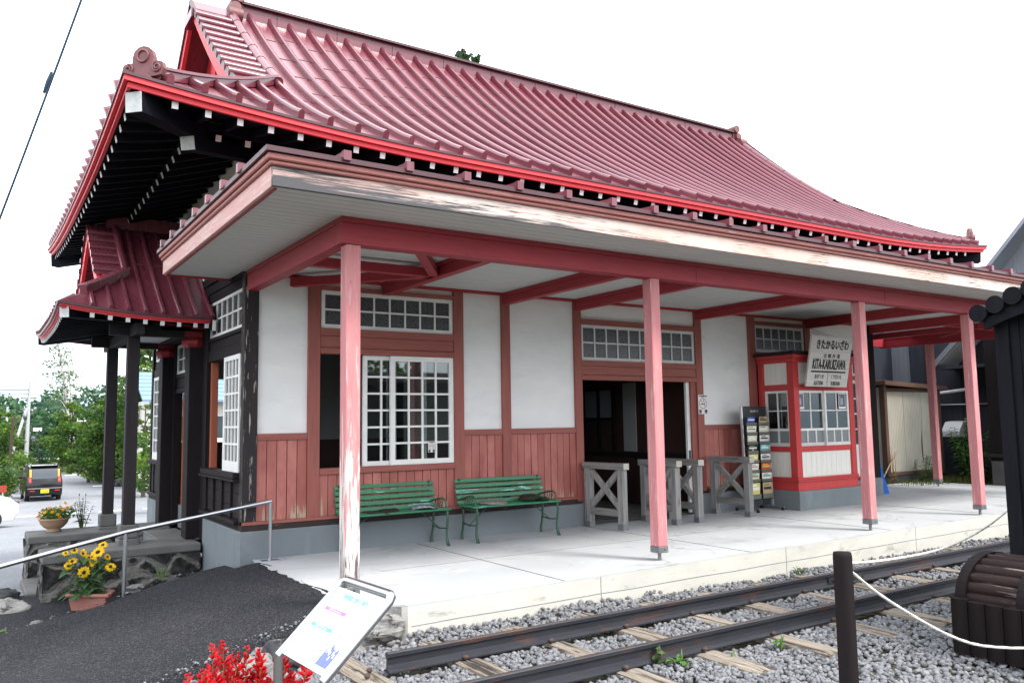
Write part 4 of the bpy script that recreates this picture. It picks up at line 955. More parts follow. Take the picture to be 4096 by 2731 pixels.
# village street, its far bend, painted markings
def strip_sheet(name, fnx, ys, m, off, n=10):
    v = []; 
    for y in ys:
        a, b = fnx(y)
        for t in np.linspace(0, 1, n): v.append((a + (b - a) * t, y))
    v = np.array(v); z = gz(v[:, 0], v[:, 1]) + off; v = np.column_stack([v, z]); ny = len(ys)
    f = [(i * n + j, i * n + j + 1, (i + 1) * n + j + 1, (i + 1) * n + j) for i in range(ny - 1) for j in range(n - 1)]
    o = bpy.data.objects.new(name, rawmesh(name, v, f, m, True)); COL.objects.link(o); return tag(o, kind='structure')
def roadx(y):
    l = np.interp(y, [1.2, 14, 24, 34, 45, 60, 72, 80], [-9, -9, -8, -.9, -.2, 1.8, 3.2, 4.5]); r = np.interp(y, [1.2, 24, 40, 47, 56, 66, 74, 80], [12, 13, 9.0, 6.9, 7.6, 10.5, 20, 26]); return l, r
strip_sheet('road', roadx, [1.2 + .6 * i for i in range(132)], 'road', .035, 14)
def marking(x0, x1, y0, y1):
    n = max(2, int((x1 - x0) / .5)); ys = np.linspace(y0, y1, 3)
    return strip_sheet('road_marking', lambda y: (x0, x1), ys, 'paintline', .042, n)
for a, b in ((-1.0, .15), (.6, 1.7), (2.0, 3.1), (3.6, 4.9), (5.1, 6.6)): marking(a, b, 27.3, 27.75)
for a, b, y0, y1 in ((5.6, 6.9, 32.5, 32.8), (5.4, 6.6, 33.4, 33.7), (3.55, 4.2, 43.2, 43.9), (4.4, 4.9, 44.4, 45.0), (3.3, 4.3, 57, 57.7), (3.9, 4.3, 58, 59.4)): marking(a, b, y0, y1)

# platform
def platform(mb):
    rg = random.Random(3)
    left = [(.135, -.02)]
    y = -.12
    while y > -2.75: left.append((.115 + .035 * rg.random() + (.25 * max(0, (-y - 2.2) / .6) ** 2), y)); y -= .09
    left += [(.44, -2.80)]
    fy_ = lambda x: -2.845 + .0255 * (x - .47)
    front = [(x, fy_(x)) for x in (.47, 2, 4, 6, 8, 10, 12, 14.2)]
    poly = left + front + [(14.2, 1.25), (10.95, 1.25), (10.95, .03), (.135, .03)]
    n = len(poly); vs = [(x, y, 0) for x, y in poly] + [(x, y, -.012) for x, y in poly] + [(x, y, -.42) for x, y in poly]
    mb.add(vs, [tuple(range(n))], 'conc')
    for i in range(n):
        j = (i + 1) % n; nl = len(left)
        mm = 'conc_face' if nl - 1 <= i < nl + 7 else 'rubble'
        mb.add([vs[i], vs[j], vs[n + j], vs[n + i]], [(0, 3, 2, 1)], 'conc'); mb.add([vs[n + i], vs[n + j], vs[2 * n + j], vs[2 * n + i]], [(0, 3, 2, 1)], mm)
    # joints sawn in the slab and in its edge
    for x in (1.955, 4.35, 6.9, 9.4, 11.9): mb.box(x - .004, x + .004, fy_(x) + .01, -.03, .0005, .0022, 'sill')
    mb.box(.9, 14, -1.404, -1.397, .0005, .0018, 'found')
    for x in (2.35, 4.9, 7.4, 10): mb.box(x - .004, x + .004, fy_(x) - .0015, fy_(x) - .0005, -.4, -.01, 'found')
    for x in np.arange(.5, 13.9, .45): mb.beam((x, fy_(x) - .0008, -.155 - .003 * math.sin(x * 5)), (x + .45, fy_(x + .45) - .0008, -.155 - .003 * math.sin(x * 5 + 2.2)), .0016, .006, 'found')
mb = MB(); platform(mb); tag(mb.build('platform'), kind='structure')

# asphalt ramp up to the platform
def ramp():
    xs = list(np.arange(.16, -6.2, -.055)); nv = 90; v = []; rg = np.random.default_rng(5)
    e1 = np.convolve(rg.standard_normal(len(xs) + 8), np.ones(5) / 5, 'valid'); e2 = np.convolve(rg.standard_normal(len(xs) + 8), np.ones(5) / 5, 'valid')
    for i, x in enumerate(xs):
        yn = -2.60 - .10 * e1[i] - .20 * np.clip(-x - .2, 0, 1.3) ; yf = (.26 if x < -.06 else -.03) + .05 * e2[i] + .05 * np.clip((-x - .1) / .3, 0, 1) - .24 * np.clip((-x - .7) / .5, 0, 1)
        if x > .06: yn = -2.2; yf = -.06
        z = .185 * (x - .12) - .004
        for j in range(nv):
            t = j / (nv - 1); y = yn + (yf - yn) * t; e = min(t, 1 - t) * abs(yf - yn)
            v.append((x + .02 * math.sin(y * 9), y, z - .09 * math.exp(-e / .035) + .004 * math.sin(x * 3 + y * 2) + .0012 * rg.standard_normal()))
        v[-1] = (v[-1][0], v[-1][1] + .02, z - .25); v[-nv] = (v[-nv][0], v[-nv][1] - .02, z - .30)
    n = len(xs); f = [(i * nv + j, i * nv + j + 1, (i + 1) * nv + j + 1, (i + 1) * nv + j) for i in range(n - 1) for j in range(nv - 1)]
    o = bpy.data.objects.new('asphalt_ramp', rawmesh('asphalt_ramp', v, f, 'ramp', True)); COL.objects.link(o); tag(o, kind='structure')
ramp()
strip_sheet('lower_pavement', lambda y: (-7, -.75), np.arange(.0, 2.41, .1), 'ramp', .045, 30)

# ------------------------------------------------------------------ rocks and rubble
def rock(name, c, r, m, label, seed, group=None, rough=.28, n=(12, 16)):
    vs, fs = blob(n[0], n[1], r, (0, 0, 0), rough, seed)
    mb = MB(); mb.add(vs, fs, m, False); o = mb.build(name, loc=c)
    s = o.modifiers.new('sub', 'SUBSURF'); s.levels = s.render_levels = 1
    t = bpy.data.textures.new('rockiness', 'CLOUDS'); t.noise_scale = min(r) * .55; t.noise_depth = 3
    d = o.modifiers.new('disp', 'DISPLACE'); d.texture = t; d.strength = min(r) * .5; d.texture_coords = 'OBJECT' if False else 'LOCAL'
    return tag(o, label, 'rock', group)
rock('concrete_rubble', (.22, -2.72, -.17), (.30, .16, .15), 'rubble', 'broken rough concrete lump under the left corner of the platform edge', 1, rough=.22)
rock('concrete_rubble', (-.05, -2.93, -.27), (.17, .10, .08), 'rubble', 'flat pale rubble lump in the gravel just left of the broken platform corner', 2)
rock('boulder', (-.72, -3.05, -.24), (.15, .10, .13), 'rubble', 'pale pitted rock standing right behind the red salvia', 3)
rock('boulder', (-.47, -2.93, -.24), (.20, .13, .15), 'darkrock', 'black rock at the ramp edge left of the information board post', 4)
rock('boulder', (-.28, -2.82, -.15), (.13, .07, .06), 'rubble', 'small pale stone at the ramp edge half hidden by the information board', 5)
rock('boulder', (-1.0, -3.2, -.36), (.16, .12, .10), 'darkrock', 'dark rock under the red salvia at the edge of the asphalt ramp', 6)
rock('loose_stone', (-.86, .56, -.235), (.09, .05, .03), 'rubble', 'pale flat stone at the foot of the middle handrail post', 7)
rock('loose_stone', (-1.72, .34, -.42), (.06, .05, .025), 'rubble', 'small white stone lying on the lower asphalt left of the planter', 8)
rock('kerb_stone', (-1.95, 1.25, -.46), (.26, .32, .12), 'rubble', 'grey rubble block on the ground left of the stone step', 9)
rock('kerb_stone', (-1.98, 2.2, -.50), (.24, .30, .12), 'darkrock', 'dark mossy block behind the grey rubble left of the stone step', 10)

# stone steps of the side entrance
mb = MB()
def lump(x0, x1, y0, y1, z0, z1, m, mcap, seed, bev):
    rg = random.Random(seed); nx = 16
    def P(x, y, z): return (x + .018 * rg.uniform(-1, 1), y + .018 * rg.uniform(-1, 1), z)
    mb.box(x0, x1, y0, y1, z1 - .09, z1, mcap)
    for (fx0, fy0, fx1, fy1) in ((x0 + .01, y0 + .015, x1 - .01, y0 + .015), (x1 - .015, y0, x1 - .015, y1), (x1, y1 - .015, x0, y1 - .015), (x0 + .015, y1, x0 + .015, y0)):
        us = lin(0, 1, nx if abs(fx1 - fx0) > .5 else 7); zs = lin(z1 - .089, z0, 7)
        mb.grid(lambda u, z: P(fx0 + (fx1 - fx0) * u, fy0 + (fy1 - fy0) * u, z), us, zs, m, True)
lump(-1.62, -.03, 1.50, 2.18, -.62, .02, 'stonewall', 'capstone', 1, 0)
lump(-1.66, -.02, 3.30, 4.05, -.75, .03, 'stonewall', 'capstone', 2, 0)
mb.box(-1.05, .0, 2.181, 3.299, -.7, -.16, 'capstone'); mb.box(-1.40, -1.051, 2.181, 3.299, -.7, -.33, 'capstone'); mb.box(-1.72, -1.401, 2.181, 3.299, -.8, -.46, 'capstone')
mb.box(-.36, .20, 2.19, 3.29, -.159, -.02, 'found'); mb.box(-.37, .05, 2.185, 3.295, -.019, .008, 'capstone')
tag(mb.build('entrance_steps', bevel=.012), 'stone and concrete entrance steps with two mossy cheek walls under the side porch', 'steps')
rock('boulder', (-.12, 5.15, -.42), (.22, .22, .22), 'darkrock', 'dark rock under the far corner of the concrete foundation beside the street', 11)

# ------------------------------------------------------------------ track
RY = (-3.575, -4.375); RT, RB = -.100, -.222
SLX = [.54 - .7 + .7 * i for i in range(21)]
RPROF = [(-.045, 0), (.045, 0), (.045, .009), (.012, .022), (.007, .045), (.007, .085), (.021, .094), (.022, .117), (.016, .122), (-.016, .122), (-.022, .117), (-.021, .094), (-.007, .085), (-.007, .045), (-.012, .022), (-.045, .009)]
def spike_mesh():
    mb = MB(); mb.lathe([(0, .0), (.014, .0), (.014, .008), (.021, .010), (.021, .018), (.012, .026), (0, .028)], (0, 0, 0), 'rust', 8, False); return mb.mesh('rail_spike')
SPK = spike_mesh()
for i, (y, lab) in enumerate(zip(RY, ('dark steel rail nearest the concrete platform edge', 'dark steel rail on the side away from the platform, nearer the rope post'))):
    a0 = -.035 if i == 0 else -.10
    root = empty('rail', (a0, y, RB), lab, 'rail', 'rails of the track')
    mb = MB(); n = len(RPROF); L = 14.8
    vs = [(0, a, b) for a, b in RPROF] + [(L, a, b) for a, b in RPROF]
    for k in range(n): mb.add([vs[k], vs[(k + 1) % n], vs[n + (k + 1) % n], vs[n + k]], [(0, 1, 2, 3)], 'railtop' if 8 <= k < 9 else 'rail')
    mb.add(vs[:n], [tuple(range(n))], 'rail'); mb.add(vs[n:], [tuple(range(n))[::-1]], 'rail'); mb.build('rail_bar', root)
    for x in SLX:
        for s in (-1, 1):
            sp = bpy.data.objects.new('rail_spike', SPK); COL.objects.link(sp); sp.parent = root; sp.location = (x - a0 + .03 * s, s * .052, .006)
    if i == 0:
        mb = MB(); c = 4.68 - a0
        for s in (-1, 1): mb.box(c - .27, c + .27, s * .0085 if s > 0 else -.019, .019 if s > 0 else -.0085, .028, .082, 'rail')
        for dx in (-.2, -.07, .07, .2):
            for s in (-1, 1): mb.tube([(c + dx, s * .019, .055), (c + dx, s * .034, .055)], .014, 'rust', 6)
        mb.build('fishplate', root)
ORD = ['first', 'second', 'third', 'fourth', 'fifth', 'sixth', 'seventh', 'eighth', 'ninth', 'tenth', 'eleventh', 'twelfth', 'thirteenth', 'fourteenth', 'fifteenth', 'sixteenth', 'seventeenth', 'eighteenth', 'nineteenth', 'twentieth', 'twenty-first']
def sleeper_mesh(seed):
    rg = random.Random(seed); mb = MB(); nx, ny = 7, 26
    Y = lin(-.965, .965, ny); X = lin(-.095, .095, nx)
    g = [rg.uniform(-.004, .003) for _ in X]
    H = {(i, j): g[i] + rg.uniform(-.0035, .0025) - (.012 * rg.random() if j in (0, ny - 1) else 0) for i in range(nx) for j in range(ny)}
    XO = [rg.uniform(-.006, .006) for _ in Y]
    mb.grid(lambda i, j: (X[i] + XO[j], Y[j] + (rg.uniform(-.02, .02) if j in (0, ny - 1) else 0), H[(i, j)] - (.006 if i in (0, nx - 1) else 0)), list(range(nx)), list(range(ny)), 'sleeper')
    for i in (0, nx - 1):
        mb.add([(X[i] + XO[j], Y[j], z) for j in range(ny) for z in (-.006, -.13)], [(2 * j, 2 * j + 1, 2 * j + 3, 2 * j + 2) for j in range(ny - 1)], 'sleeper')
    for j in (0, ny - 1): mb.box(-.095, .095, Y[j] - .004, Y[j] + .004, -.13, -.008, 'sleeper')
    return mb.mesh('railway_sleeper')
SLM = [sleeper_mesh(i) for i in range(5)]
for i, x in enumerate(SLX):
    o = bpy.data.objects.new('railway_sleeper', SLM[i % 5]); COL.objects.link(o); o.location = (x, -3.975 + random.uniform(-.03, .03), RB - .003); o.rotation_euler = (0, 0, random.uniform(-.015, .015) + (math.pi if i % 2 else 0))
    tag(o, 'weathered wooden sleeper, %s from the cut end of the rails' % ORD[i], 'sleeper', 'sleepers under the rails')
# ballast: thousands of crushed stones
def ballast_field():
    base = []
    phi = (1 + 5 ** .5) / 2
    ico = np.array([(-1, phi, 0), (1, phi, 0), (-1, -phi, 0), (1, -phi, 0), (0, -1, phi), (0, 1, phi), (0, -1, -phi), (0, 1, -phi), (phi, 0, -1), (phi, 0, 1), (-phi, 0, -1), (-phi, 0, 1)]) / math.sqrt(1 + phi * phi)
    fc = np.array([(0, 11, 5), (0, 5, 1), (0, 1, 7), (0, 7, 10), (0, 10, 11), (1, 5, 9), (5, 11, 4), (11, 10, 2), (10, 7, 6), (7, 1, 8), (3, 9, 4), (3, 4, 2), (3, 2, 6), (3, 6, 8), (3, 8, 9), (4, 9, 5), (2, 4, 11), (6, 2, 10), (8, 6, 7), (9, 8, 1)])
    N = 90000
    x = -1.3 + 16.3 * RNG.random(N) ** 1.6; y = -7.4 + 4.58 * RNG.random(N)
    keep = np.ones(N, bool)
    for sx in SLX: keep &= ~((np.abs(x - sx) < .092) & (np.abs(y + 3.975) < .95))
    for ry in RY: keep &= ~((np.abs(y - ry) < .062) & (x > -.06))
    keep &= ~((x < .45) & (y > -2.98)) & ~((x < -.2) & (y > -3.15)) & ~((x < -.75) & (y > -3.4))
    keep &= (y < -2.86 + .0255 * (x - .47))
    x, y = x[keep], y[keep]; n = len(x)
    s = .0105 + .0085 * RNG.random(n) ** 1.4 + .004 * (RNG.random(n) > .93)
    z = gz(x, y) + .018 + .022 * RNG.random(n) + .012 * np.sin(x * 4.1 + y * 2.3) - .006 + .05 * np.clip((y + 3.2) / .35, 0, 1) * RNG.random(n)
    rv = ico[None] * (1 + .42 * (RNG.random((n, 12, 1)) - .5) * 2)
    rv = rv * np.stack([.8 + .7 * RNG.random(n), .8 + .5 * RNG.random(n), .6 + .35 * RNG.random(n)], 1)[:, None, :]
    a, b, c = (RNG.random((3, n)) * 2 * math.pi); b = b * .18
    ca, sa, cb, sb = np.cos(a), np.sin(a), np.cos(b), np.sin(b)
    R_ = np.stack([np.stack([ca, -sa * cb, sa * sb], 1), np.stack([sa, ca * cb, -ca * sb], 1), np.stack([np.zeros(n), sb, cb], 1)], 1)
    P = np.einsum('nij,nkj->nki', R_, rv) * s[:, None, None] * 1.18 + np.stack([x, y, z], 1)[:, None, :]
    F = fc[None] + (np.arange(n) * 12)[:, None, None]
    o = bpy.data.objects.new('ballast', rawmesh('ballast', P.reshape(-1, 3), F.reshape(-1, 3), 'ballast')); COL.objects.link(o)
    tag(o, 'grey crushed stone ballast around the track', 'ballast', kind='stuff')
ballast_field()

def pebbles():
    n = 1500; rg = np.random.default_rng(9); t = rg.random(n); side = rg.random(n)
    x = -.1 - 2.4 * t; near = -2.62 - .20 * np.clip(-x - .2, 0, 1.3); farr = .30 - .24 * np.clip((-x - .7) / .5, 0, 1)
    y = np.where(side < .62, near - .02 + .10 * rg.standard_normal(n), farr + .05 + .09 * rg.standard_normal(n))
    ramp_z = .185 * (x - .12); inside = (y > near) & (y < farr); z = np.where(inside, ramp_z + .002, np.where(side < .62, np.maximum(gz(x, y), ramp_z - .14) + .01, ramp_z - .10))
    k = ~inside | (rg.random(n) < .35); x, y, z = x[k], y[k], z[k]; n = len(x); s = .006 + .012 * rg.random(n) ** 2
    o = np.array([(1, 0, 0), (-1, 0, 0), (0, 1, 0), (0, -1, 0), (0, 0, .7), (0, 0, -.7)]); P = o[None] * (1 + .5 * (rg.random((n, 6, 1)) - .5)) * s[:, None, None]; a = rg.random(n) * 6.28
    P = np.stack([P[..., 0] * np.cos(a)[:, None] - P[..., 1] * np.sin(a)[:, None], P[..., 0] * np.sin(a)[:, None] + P[..., 1] * np.cos(a)[:, None], P[..., 2]], -1) + np.stack([x, y, z], 1)[:, None]
    fc = np.array([(0, 2, 4), (2, 1, 4), (1, 3, 4), (3, 0, 4), (2, 0, 5), (1, 2, 5), (3, 1, 5), (0, 3, 5)]); F = fc[None] + (np.arange(n) * 6)[:, None, None]
    ob = bpy.data.objects.new('gravel', rawmesh('gravel', P.reshape(-1, 3), F.reshape(-1, 3), 'ballast')); COL.objects.link(ob); tag(ob, 'loose gravel crumbs along the broken edges of the asphalt ramp', 'gravel', kind='stuff')
pebbles()
rock('boulder', (-.12, -2.86, -.20), (.14, .09, .09), 'darkrock', 'dark angular stone between the ramp edge and the pale rubble lump', 21)
rock('boulder', (-.60, -2.84, -.20), (.09, .07, .07), 'rubble', 'small pitted pale stone at the ramp edge above the red salvia', 22)
# ------------------------------------------------------------------ benches and their mats
def bench(name, loc, rz, label):
    r = empty(name, loc, label, 'bench', 'green slatted benches', rz)
    mb = MB(); L = .60
    for i in range(4):
        y = -.405 + i * .095; z = .372 + (.012 if i == 0 else .018 - .004 * i); mb.box(-L, L, y, y + .078, z, z + .022, 'green')
    mb.build('seat', r, .004)
    mb = MB()
    for i in range(5):
        t = .065 + i * .062; mb.beam((-L, -.045 + t * .30, .375 + t * .98 - .02), (L, -.045 + t * .30, .375 + t * .98 - .02), .022, .047, 'green', up=(0, .30, .98))
    mb.build('backrest', r, .004)
    def frame(x):
        mb = MB(); b = 'green_iron'
        def fl(pts, w=.016, h=.030):
            for p, q in zip(pts[:-1], pts[1:]): mb.beam(p, q, h, w, b, up=(1, 0, 0)) if False else mb.tube([p, q], w * .75, b, 6)
        front = [(x, -.40, .375), (x, -.415, .31), (x, -.40, .22), (x, -.385, .14), (x, -.395, .06), (x, -.42, .012), (x, -.435, .0)]
        rear = [(x, -.06, .37), (x, -.075, .30), (x, -.07, .20), (x, -.045, .11), (x, -.03, .05), (x, -.035, .0)]
        mb.tube(front, [.015, .014, .013, .013, .016, .020, .020], b, 7); mb.tube(rear, [.015, .014, .013, .013, .016, .020, .020], b, 7)
        mb.tube([(x, -.41, .36), (x, -.25, .352), (x, -.06, .36), (x, .0, .45), (x, .048, .66), (x, .035, .685)], .013, b, 7)
        mb.tube([(x, -.40, .19), (x, -.22, .175), (x, -.06, .19)], .008, b, 6); mb.lathe([(.0, -.014), (.016, 0), (0, .014)], (x, -.22, .176), b, 8)
        arm = [(x, .0, .46), (x, -.08, .475), (x, -.20, .50), (x, -.31, .51), (x, -.36, .49), (x, -.37, .45), (x, -.375, .38)]
        mb.tube(arm, .011, b, 7)
        for k in range(4):
            y = -.12 - .055 * k; mb.tube([(x, y + .02, .37), (x, y + .012, .42), (x, y - .015, .46), (x, y, .49)], .006, b, 5)
        return mb.build('cast_frame', r)
    frame(-.545); frame(.545)
    for s in (-1, 1): MB().tube([(s * .545, -.22, .178), (s * .32, -.22, .365)], .007, 'green_iron', 6).build('tie_rod', r)
    return r
bench('park_bench', (1.60, .0, 0), 0, 'green slatted bench partly hidden behind the peeling corner post, below the window')
b2 = bench('park_bench', (3.07, -.055, 0), rad(-2.5), 'green slatted bench with paler worn paint, nearer the wooden gates')
def seatmat(c, r, m, label, seed, lump_=.0, rz=0):
    mb = MB(); n = 20; rings = (1, .93, .6, .25, 0); rg = random.Random(seed)
    ph = rg.uniform(0, 6)
    def P(k, t): 
        a = 2 * math.pi * t / n; rr = rings[k]
        x, y = r[0] * rr * math.cos(a), r[1] * rr * math.sin(a)
        z = .014 + .012 * math.sin(a * 2 + ph) * rr + lump_ * math.exp(-((x / r[0] + .2) ** 2) * 3) + .004 * math.sin(a * 7)
        return (x, y, z - (.012 if k == 0 else 0))
    vs = [P(k, t) for k in range(5) for t in range(n)]
    fs = [(k * n + t, k * n + (t + 1) % n, (k + 1) * n + (t + 1) % n, (k + 1) * n + t) for k in range(4) for t in range(n)]
    mb.add(vs, fs, m, True); o = mb.build('seat_mat', loc=c); o.rotation_euler = (0, 0, rz)
    s = o.modifiers.new('thick', 'SOLIDIFY'); s.thickness = .014; s.offset = 1
    return tag(o, label, 'mat', 'mats on the benches')
seatmat((1.42, -.25, .392), (.20, .15), 'mat_dark', 'flat black woven mat on the left bench behind the corner post', 1)
seatmat((1.93, -.26, .396), (.17, .15), 'mat_blue', 'blue and white braided mat at the right end of the left bench', 2, .02)
seatmat((2.80, -.30, .396), (.17, .15), 'mat_grey', 'pale grey braided mat at the left end of the right bench', 3, .018)
seatmat((3.36, -.33, .400), (.19, .16), 'mat_dark', 'humped dark brown woven mat at the right end of the right bench', 4, .06)

# ------------------------------------------------------------------ timber gates at the ticket barrier
def gate(loc, rz, label, src=None):
    if src is not None:
        g = copy_tree(src); g.location = loc; g.rotation_euler = (0, 0, rz); g['label'] = label; return g
    r = empty('wooden_gate', loc, label, 'gate', 'timber gates of the ticket barrier', rz); h = .045
    for y in (-.29, .29):
        p = MB().box(-h, h, y - h, y + h, .07, .735, 'greywood').build('gate_post', r, .004)
        MB().box(-h - .002, h + .002, y - h - .002, y + h + .002, 0, .069, 'zinc').build('post_shoe', p)
    t = MB(); t.box(-.05, .05, -.365, .365, .736, .815, 'greywood_h'); t.box(-.049, .049, -.3665, -.3651, .738, .813, 'endgrain'); t.build('top_rail', r, .003)
    MB().box(-.03, .03, -.244, .244, .16, .245, 'greywood_h').build('bottom_rail', r, .003)
    MB().beam((.0, -.243, .27), (.0, .243, .71), .05, .065, 'greywood', up=(0, 0, 1)).build('brace', r, .003)
    MB().beam((-.006, .243, .27), (-.006, -.243, .71), .052, .065, 'greywood', up=(0, 0, 1)).build('brace', r, .003)
    return r
g0 = gate((4.435, -.37, 0), rad(6), 'grey weathered timber gate next to the right-hand bench')
gate((5.34, -.40, 0), rad(0), 'grey timber gate half hidden behind a pink canopy post', g0)
gate((5.76, -.40, 0), rad(-3), 'grey timber gate standing just right of that half hidden behind the pink post', g0)
gate((6.70, -.40, 0), rad(4), 'grey timber gate in front of the brochure rack', g0)

# ------------------------------------------------------------------ brochure rack
RK = empty('brochure_rack', (7.44, -.25, 0), 'tall black and silver brochure rack on castors beside the ticket window', 'rack')
RW, tl = .27, .10                                       # half width, backward lean
def rk(x, z, o=0): return (x, -.02 + .04 * z / 1.5 + o, z)
mb = MB()
for s in (-1, 1): mb.beam(rk(s * (RW + .012), .03), rk(s * (RW + .012), 1.52), .022, .035, 'alu', up=(0, 1, 0))
mb.beam(rk(-RW, .20), rk(RW, .20), .03, .035, 'alu'); mb.build('side_rail', RK)
for s in (-1, 1): MB().beam((s * RW, -.24, .045), (s * RW, .20, .045), .025, .03, 'zinc').build('foot', RK)
for s in (-1, 1):
    for y in (-.21, .18): MB().tube([(s * RW - .014, y, .022), (s * RW + .014, y, .022)], .022, 'plastic_b', 12).build('castor', RK)
hb = MB(); hb.beam(rk(0, 1.385, .01), rk(0, 1.525, .01), 2 * RW, .012, 'plastic_b', up=(0, 1, 0)); hb.beam(rk(0, .25, .02), rk(0, 1.39, .02), 2 * RW, .008, 'plastic_b', up=(0, 1, 0))
hd = hb.build('back_panel', RK)
mb = MB(); put_text(mb, 'ご自由にお持ちください', .035, (0, 0, 0), 'paper', width=.19)
lean = Matrix.Rotation(-math.atan(.04 / 1.5), 4, 'X')
mb.xf(Matrix.Translation(Vector(rk(0, 1.44, -.004))) @ lean); mb.build('header_text', hd)
rows = [1.245 - .137 * i for i in range(8)]
COLS = {'blue': (.03, .06, .35), 'cream': (.66, .62, .48), 'white': (.76, .76, .74), 'olive': (.30, .32, .10), 'black': (.03, .035, .03), 'teal': (.10, .40, .45), 'yellow': (.60, .55, .16), 'orange': (.60, .10, .02), 'green': (.12, .26, .14), 'tan': (.45, .33, .18)}
spec = [('blue', 'blue leaflet in the top left pocket of the brochure rack', 'white'), ('tan', 'photo leaflet in the top right pocket of the brochure rack', 'black'),
        ('white', 'tall white leaflet in the second row left pocket of the rack', 'olive'), ('cream', 'cream leaflet in the second row right pocket of the rack', 'white'),
        ('cream', 'cream leaflet in the third row left pocket of the rack', 'white'), ('white', 'white leaflet with a black mark in the third row right pocket', 'black'),
        ('black', 'black leaflet with white lettering in the fourth row left pocket', 'white'), ('teal', 'teal leaflet in the fourth row right pocket', 'white'),
        ('yellow', 'yellow leaflet in the fifth row left pocket of the rack', 'white'), ('white', 'white map leaflet with large characters in the fifth row right pocket', 'black'),
        ('white', 'white leaflet in the sixth row left pocket behind the gate', 'tan'), ('orange', 'orange leaflet in the sixth row right pocket', 'yellow'),
        ('cream', 'cream leaflet in the seventh row left pocket behind the gate', 'green'), ('white', 'white leaflet with a green strip in the seventh row right pocket', 'green'),
        ('yellow', 'tall yellow-green booklet in the bottom left pocket', 'white'), ('tan', 'tall tan booklet in the bottom right pocket', 'black')]
pock = MB()
for i, (c, lab, c2) in enumerate(spec):
    rw, cl = divmod(i, 2); z = rows[rw]; x = (-.132 if cl == 0 else .132); hh = .125 if rw < 7 else .23; zb = z - (.0 if rw < 7 else .11)
    q0 = Vector(rk(x, zb, -.035)); q1 = Vector(rk(x, zb + hh, -.052))
    pock.beam(tuple(q0 + Vector((0, -.012, 0))), tuple(q0 + (q1 - q0) * .30 + Vector((0, -.016, 0))), .235, .003, flat('pocket_clear', (.14, .15, .12), .3), up=(0, 1, 0))
    pock.box(x - .122, x - .118, rk(0, zb)[1] - .06, rk(0, zb)[1] + .02, zb, zb + hh * .8, 'plastic_b'); pock.box(x - .122, x + .122, rk(0, zb)[1] - .05, rk(0, zb)[1] + .02, zb - .012, zb - .004, 'plastic_b')
    mb = MB(); w = .20 if rw not in (0,) else .17; m1 = flat('leaflet_' + c, COLS[c], .4); m2 = flat('leaflet_' + c2, COLS[c2], .4)
    mb.beam(tuple(q0), tuple(q1), w, .006, m1, up=(0, 1, 0))
    d = (q1 - q0); off = Vector((0, -.0072 / 2 - .0008, 0))
    mb.beam(tuple(q0 + d * .55 + off), tuple(q0 + d * .72 + off), w * .8, .001, m2, up=(0, 1, 0))
    mb.beam(tuple(q0 + d * .80 + off + Vector((-.02, 0, 0))), tuple(q0 + d * .9 + off + Vector((-.02, 0, 0))), w * .5, .001, m2 if i % 3 else flat('leaflet_green', COLS['green'], .4), up=(0, 1, 0))
    if i in (6, 9):
        s0 = len(mb.v); put_text(mb, '夜' if i == 6 else '群馬みやげ', .05 if i == 6 else .03, (0, 0, 0), 'paper' if i == 6 else 'ink', bold=.0, width=.05 if i == 6 else .12)
        mb.xf(Matrix.Translation(q0 + d * .30 + off * 1.6) @ Matrix.Rotation(.12, 4, 'X'), s0)
    o = mb.build('brochure', loc=RK.location); tag(o, lab, 'brochure', 'brochures in the rack')
pock.build('pocket', RK)
R_rot = rad(0)

# ------------------------------------------------------------------ signs
# station name board leaning out from the wall above the ticket window
NW, NH = .93, .755
SG = empty('station_sign', (8.41, -.80, 1.80), 'white painted station name board hanging above the ticket window', 'sign')
T = Matrix.Rotation(rad(11.5), 4, 'X') @ Matrix.Rotation(rad(-2.0), 4, 'Z')
mb = MB(); mb.box(-NW / 2, NW / 2, 0, .028, 0, NH, 'signwood')
for z in (.275 + .0, .415, .525): mb.box(-NW / 2 + .002, NW / 2 - .002, -.0008, .0001, z, z + .003, 'zinc')
mb.xf(T); bd = mb.build('sign_board', SG, .003)
mb = MB(); e = -.0016
put_text(mb, 'きたかるいざわ', .155, (.03, e, .575), bold=.007, width=.72, lean=-.04)
put_text(mb, '北 軽 井 澤', .070, (.03, e, .438), bold=.002, width=.37)
put_text(mb, 'KITA-KARUIZAWA', .21, (.0, e, .265), bold=.006, width=.75)
put_text(mb, 'あがつま', .075, (-.20, e, .125), bold=.002, width=.20); put_text(mb, 'くりだいら', .075, (.19, e, .125), bold=.002, width=.23)
put_text(mb, 'AGATSUMA', .085, (-.20, e, .025), bold=.002, width=.21); put_text(mb, 'KURIDAIRA', .085, (.19, e, .025), bold=.002, width=.21)
a = .225
mb.add([(-.40, e, a), (-.375, e, a + .02), (-.375, e, a + .012), (.375, e, a + .012), (.375, e, a + .02), (.40, e, a), (.375, e, a - .02), (.375, e, a - .012), (-.375, e, a - .012), (-.375, e, a - .02)], [tuple(range(10))], 'ink')
mb.box(-.008, -.002, e - .0002, e + .0008, .015, .205, 'ink')
mb.xf(T); mb.build('lettering', bd)
mb = MB(); mb.tube([tuple(T @ Vector((-.05, .03, NH))), (-.35, .78, 1.05)], .0025, 'ink', 5); mb.tube([tuple(T @ Vector((.05, .03, NH))), (.40, .78, 1.05)], .0025, 'ink', 5); mb.build('hanging_wire', SG)
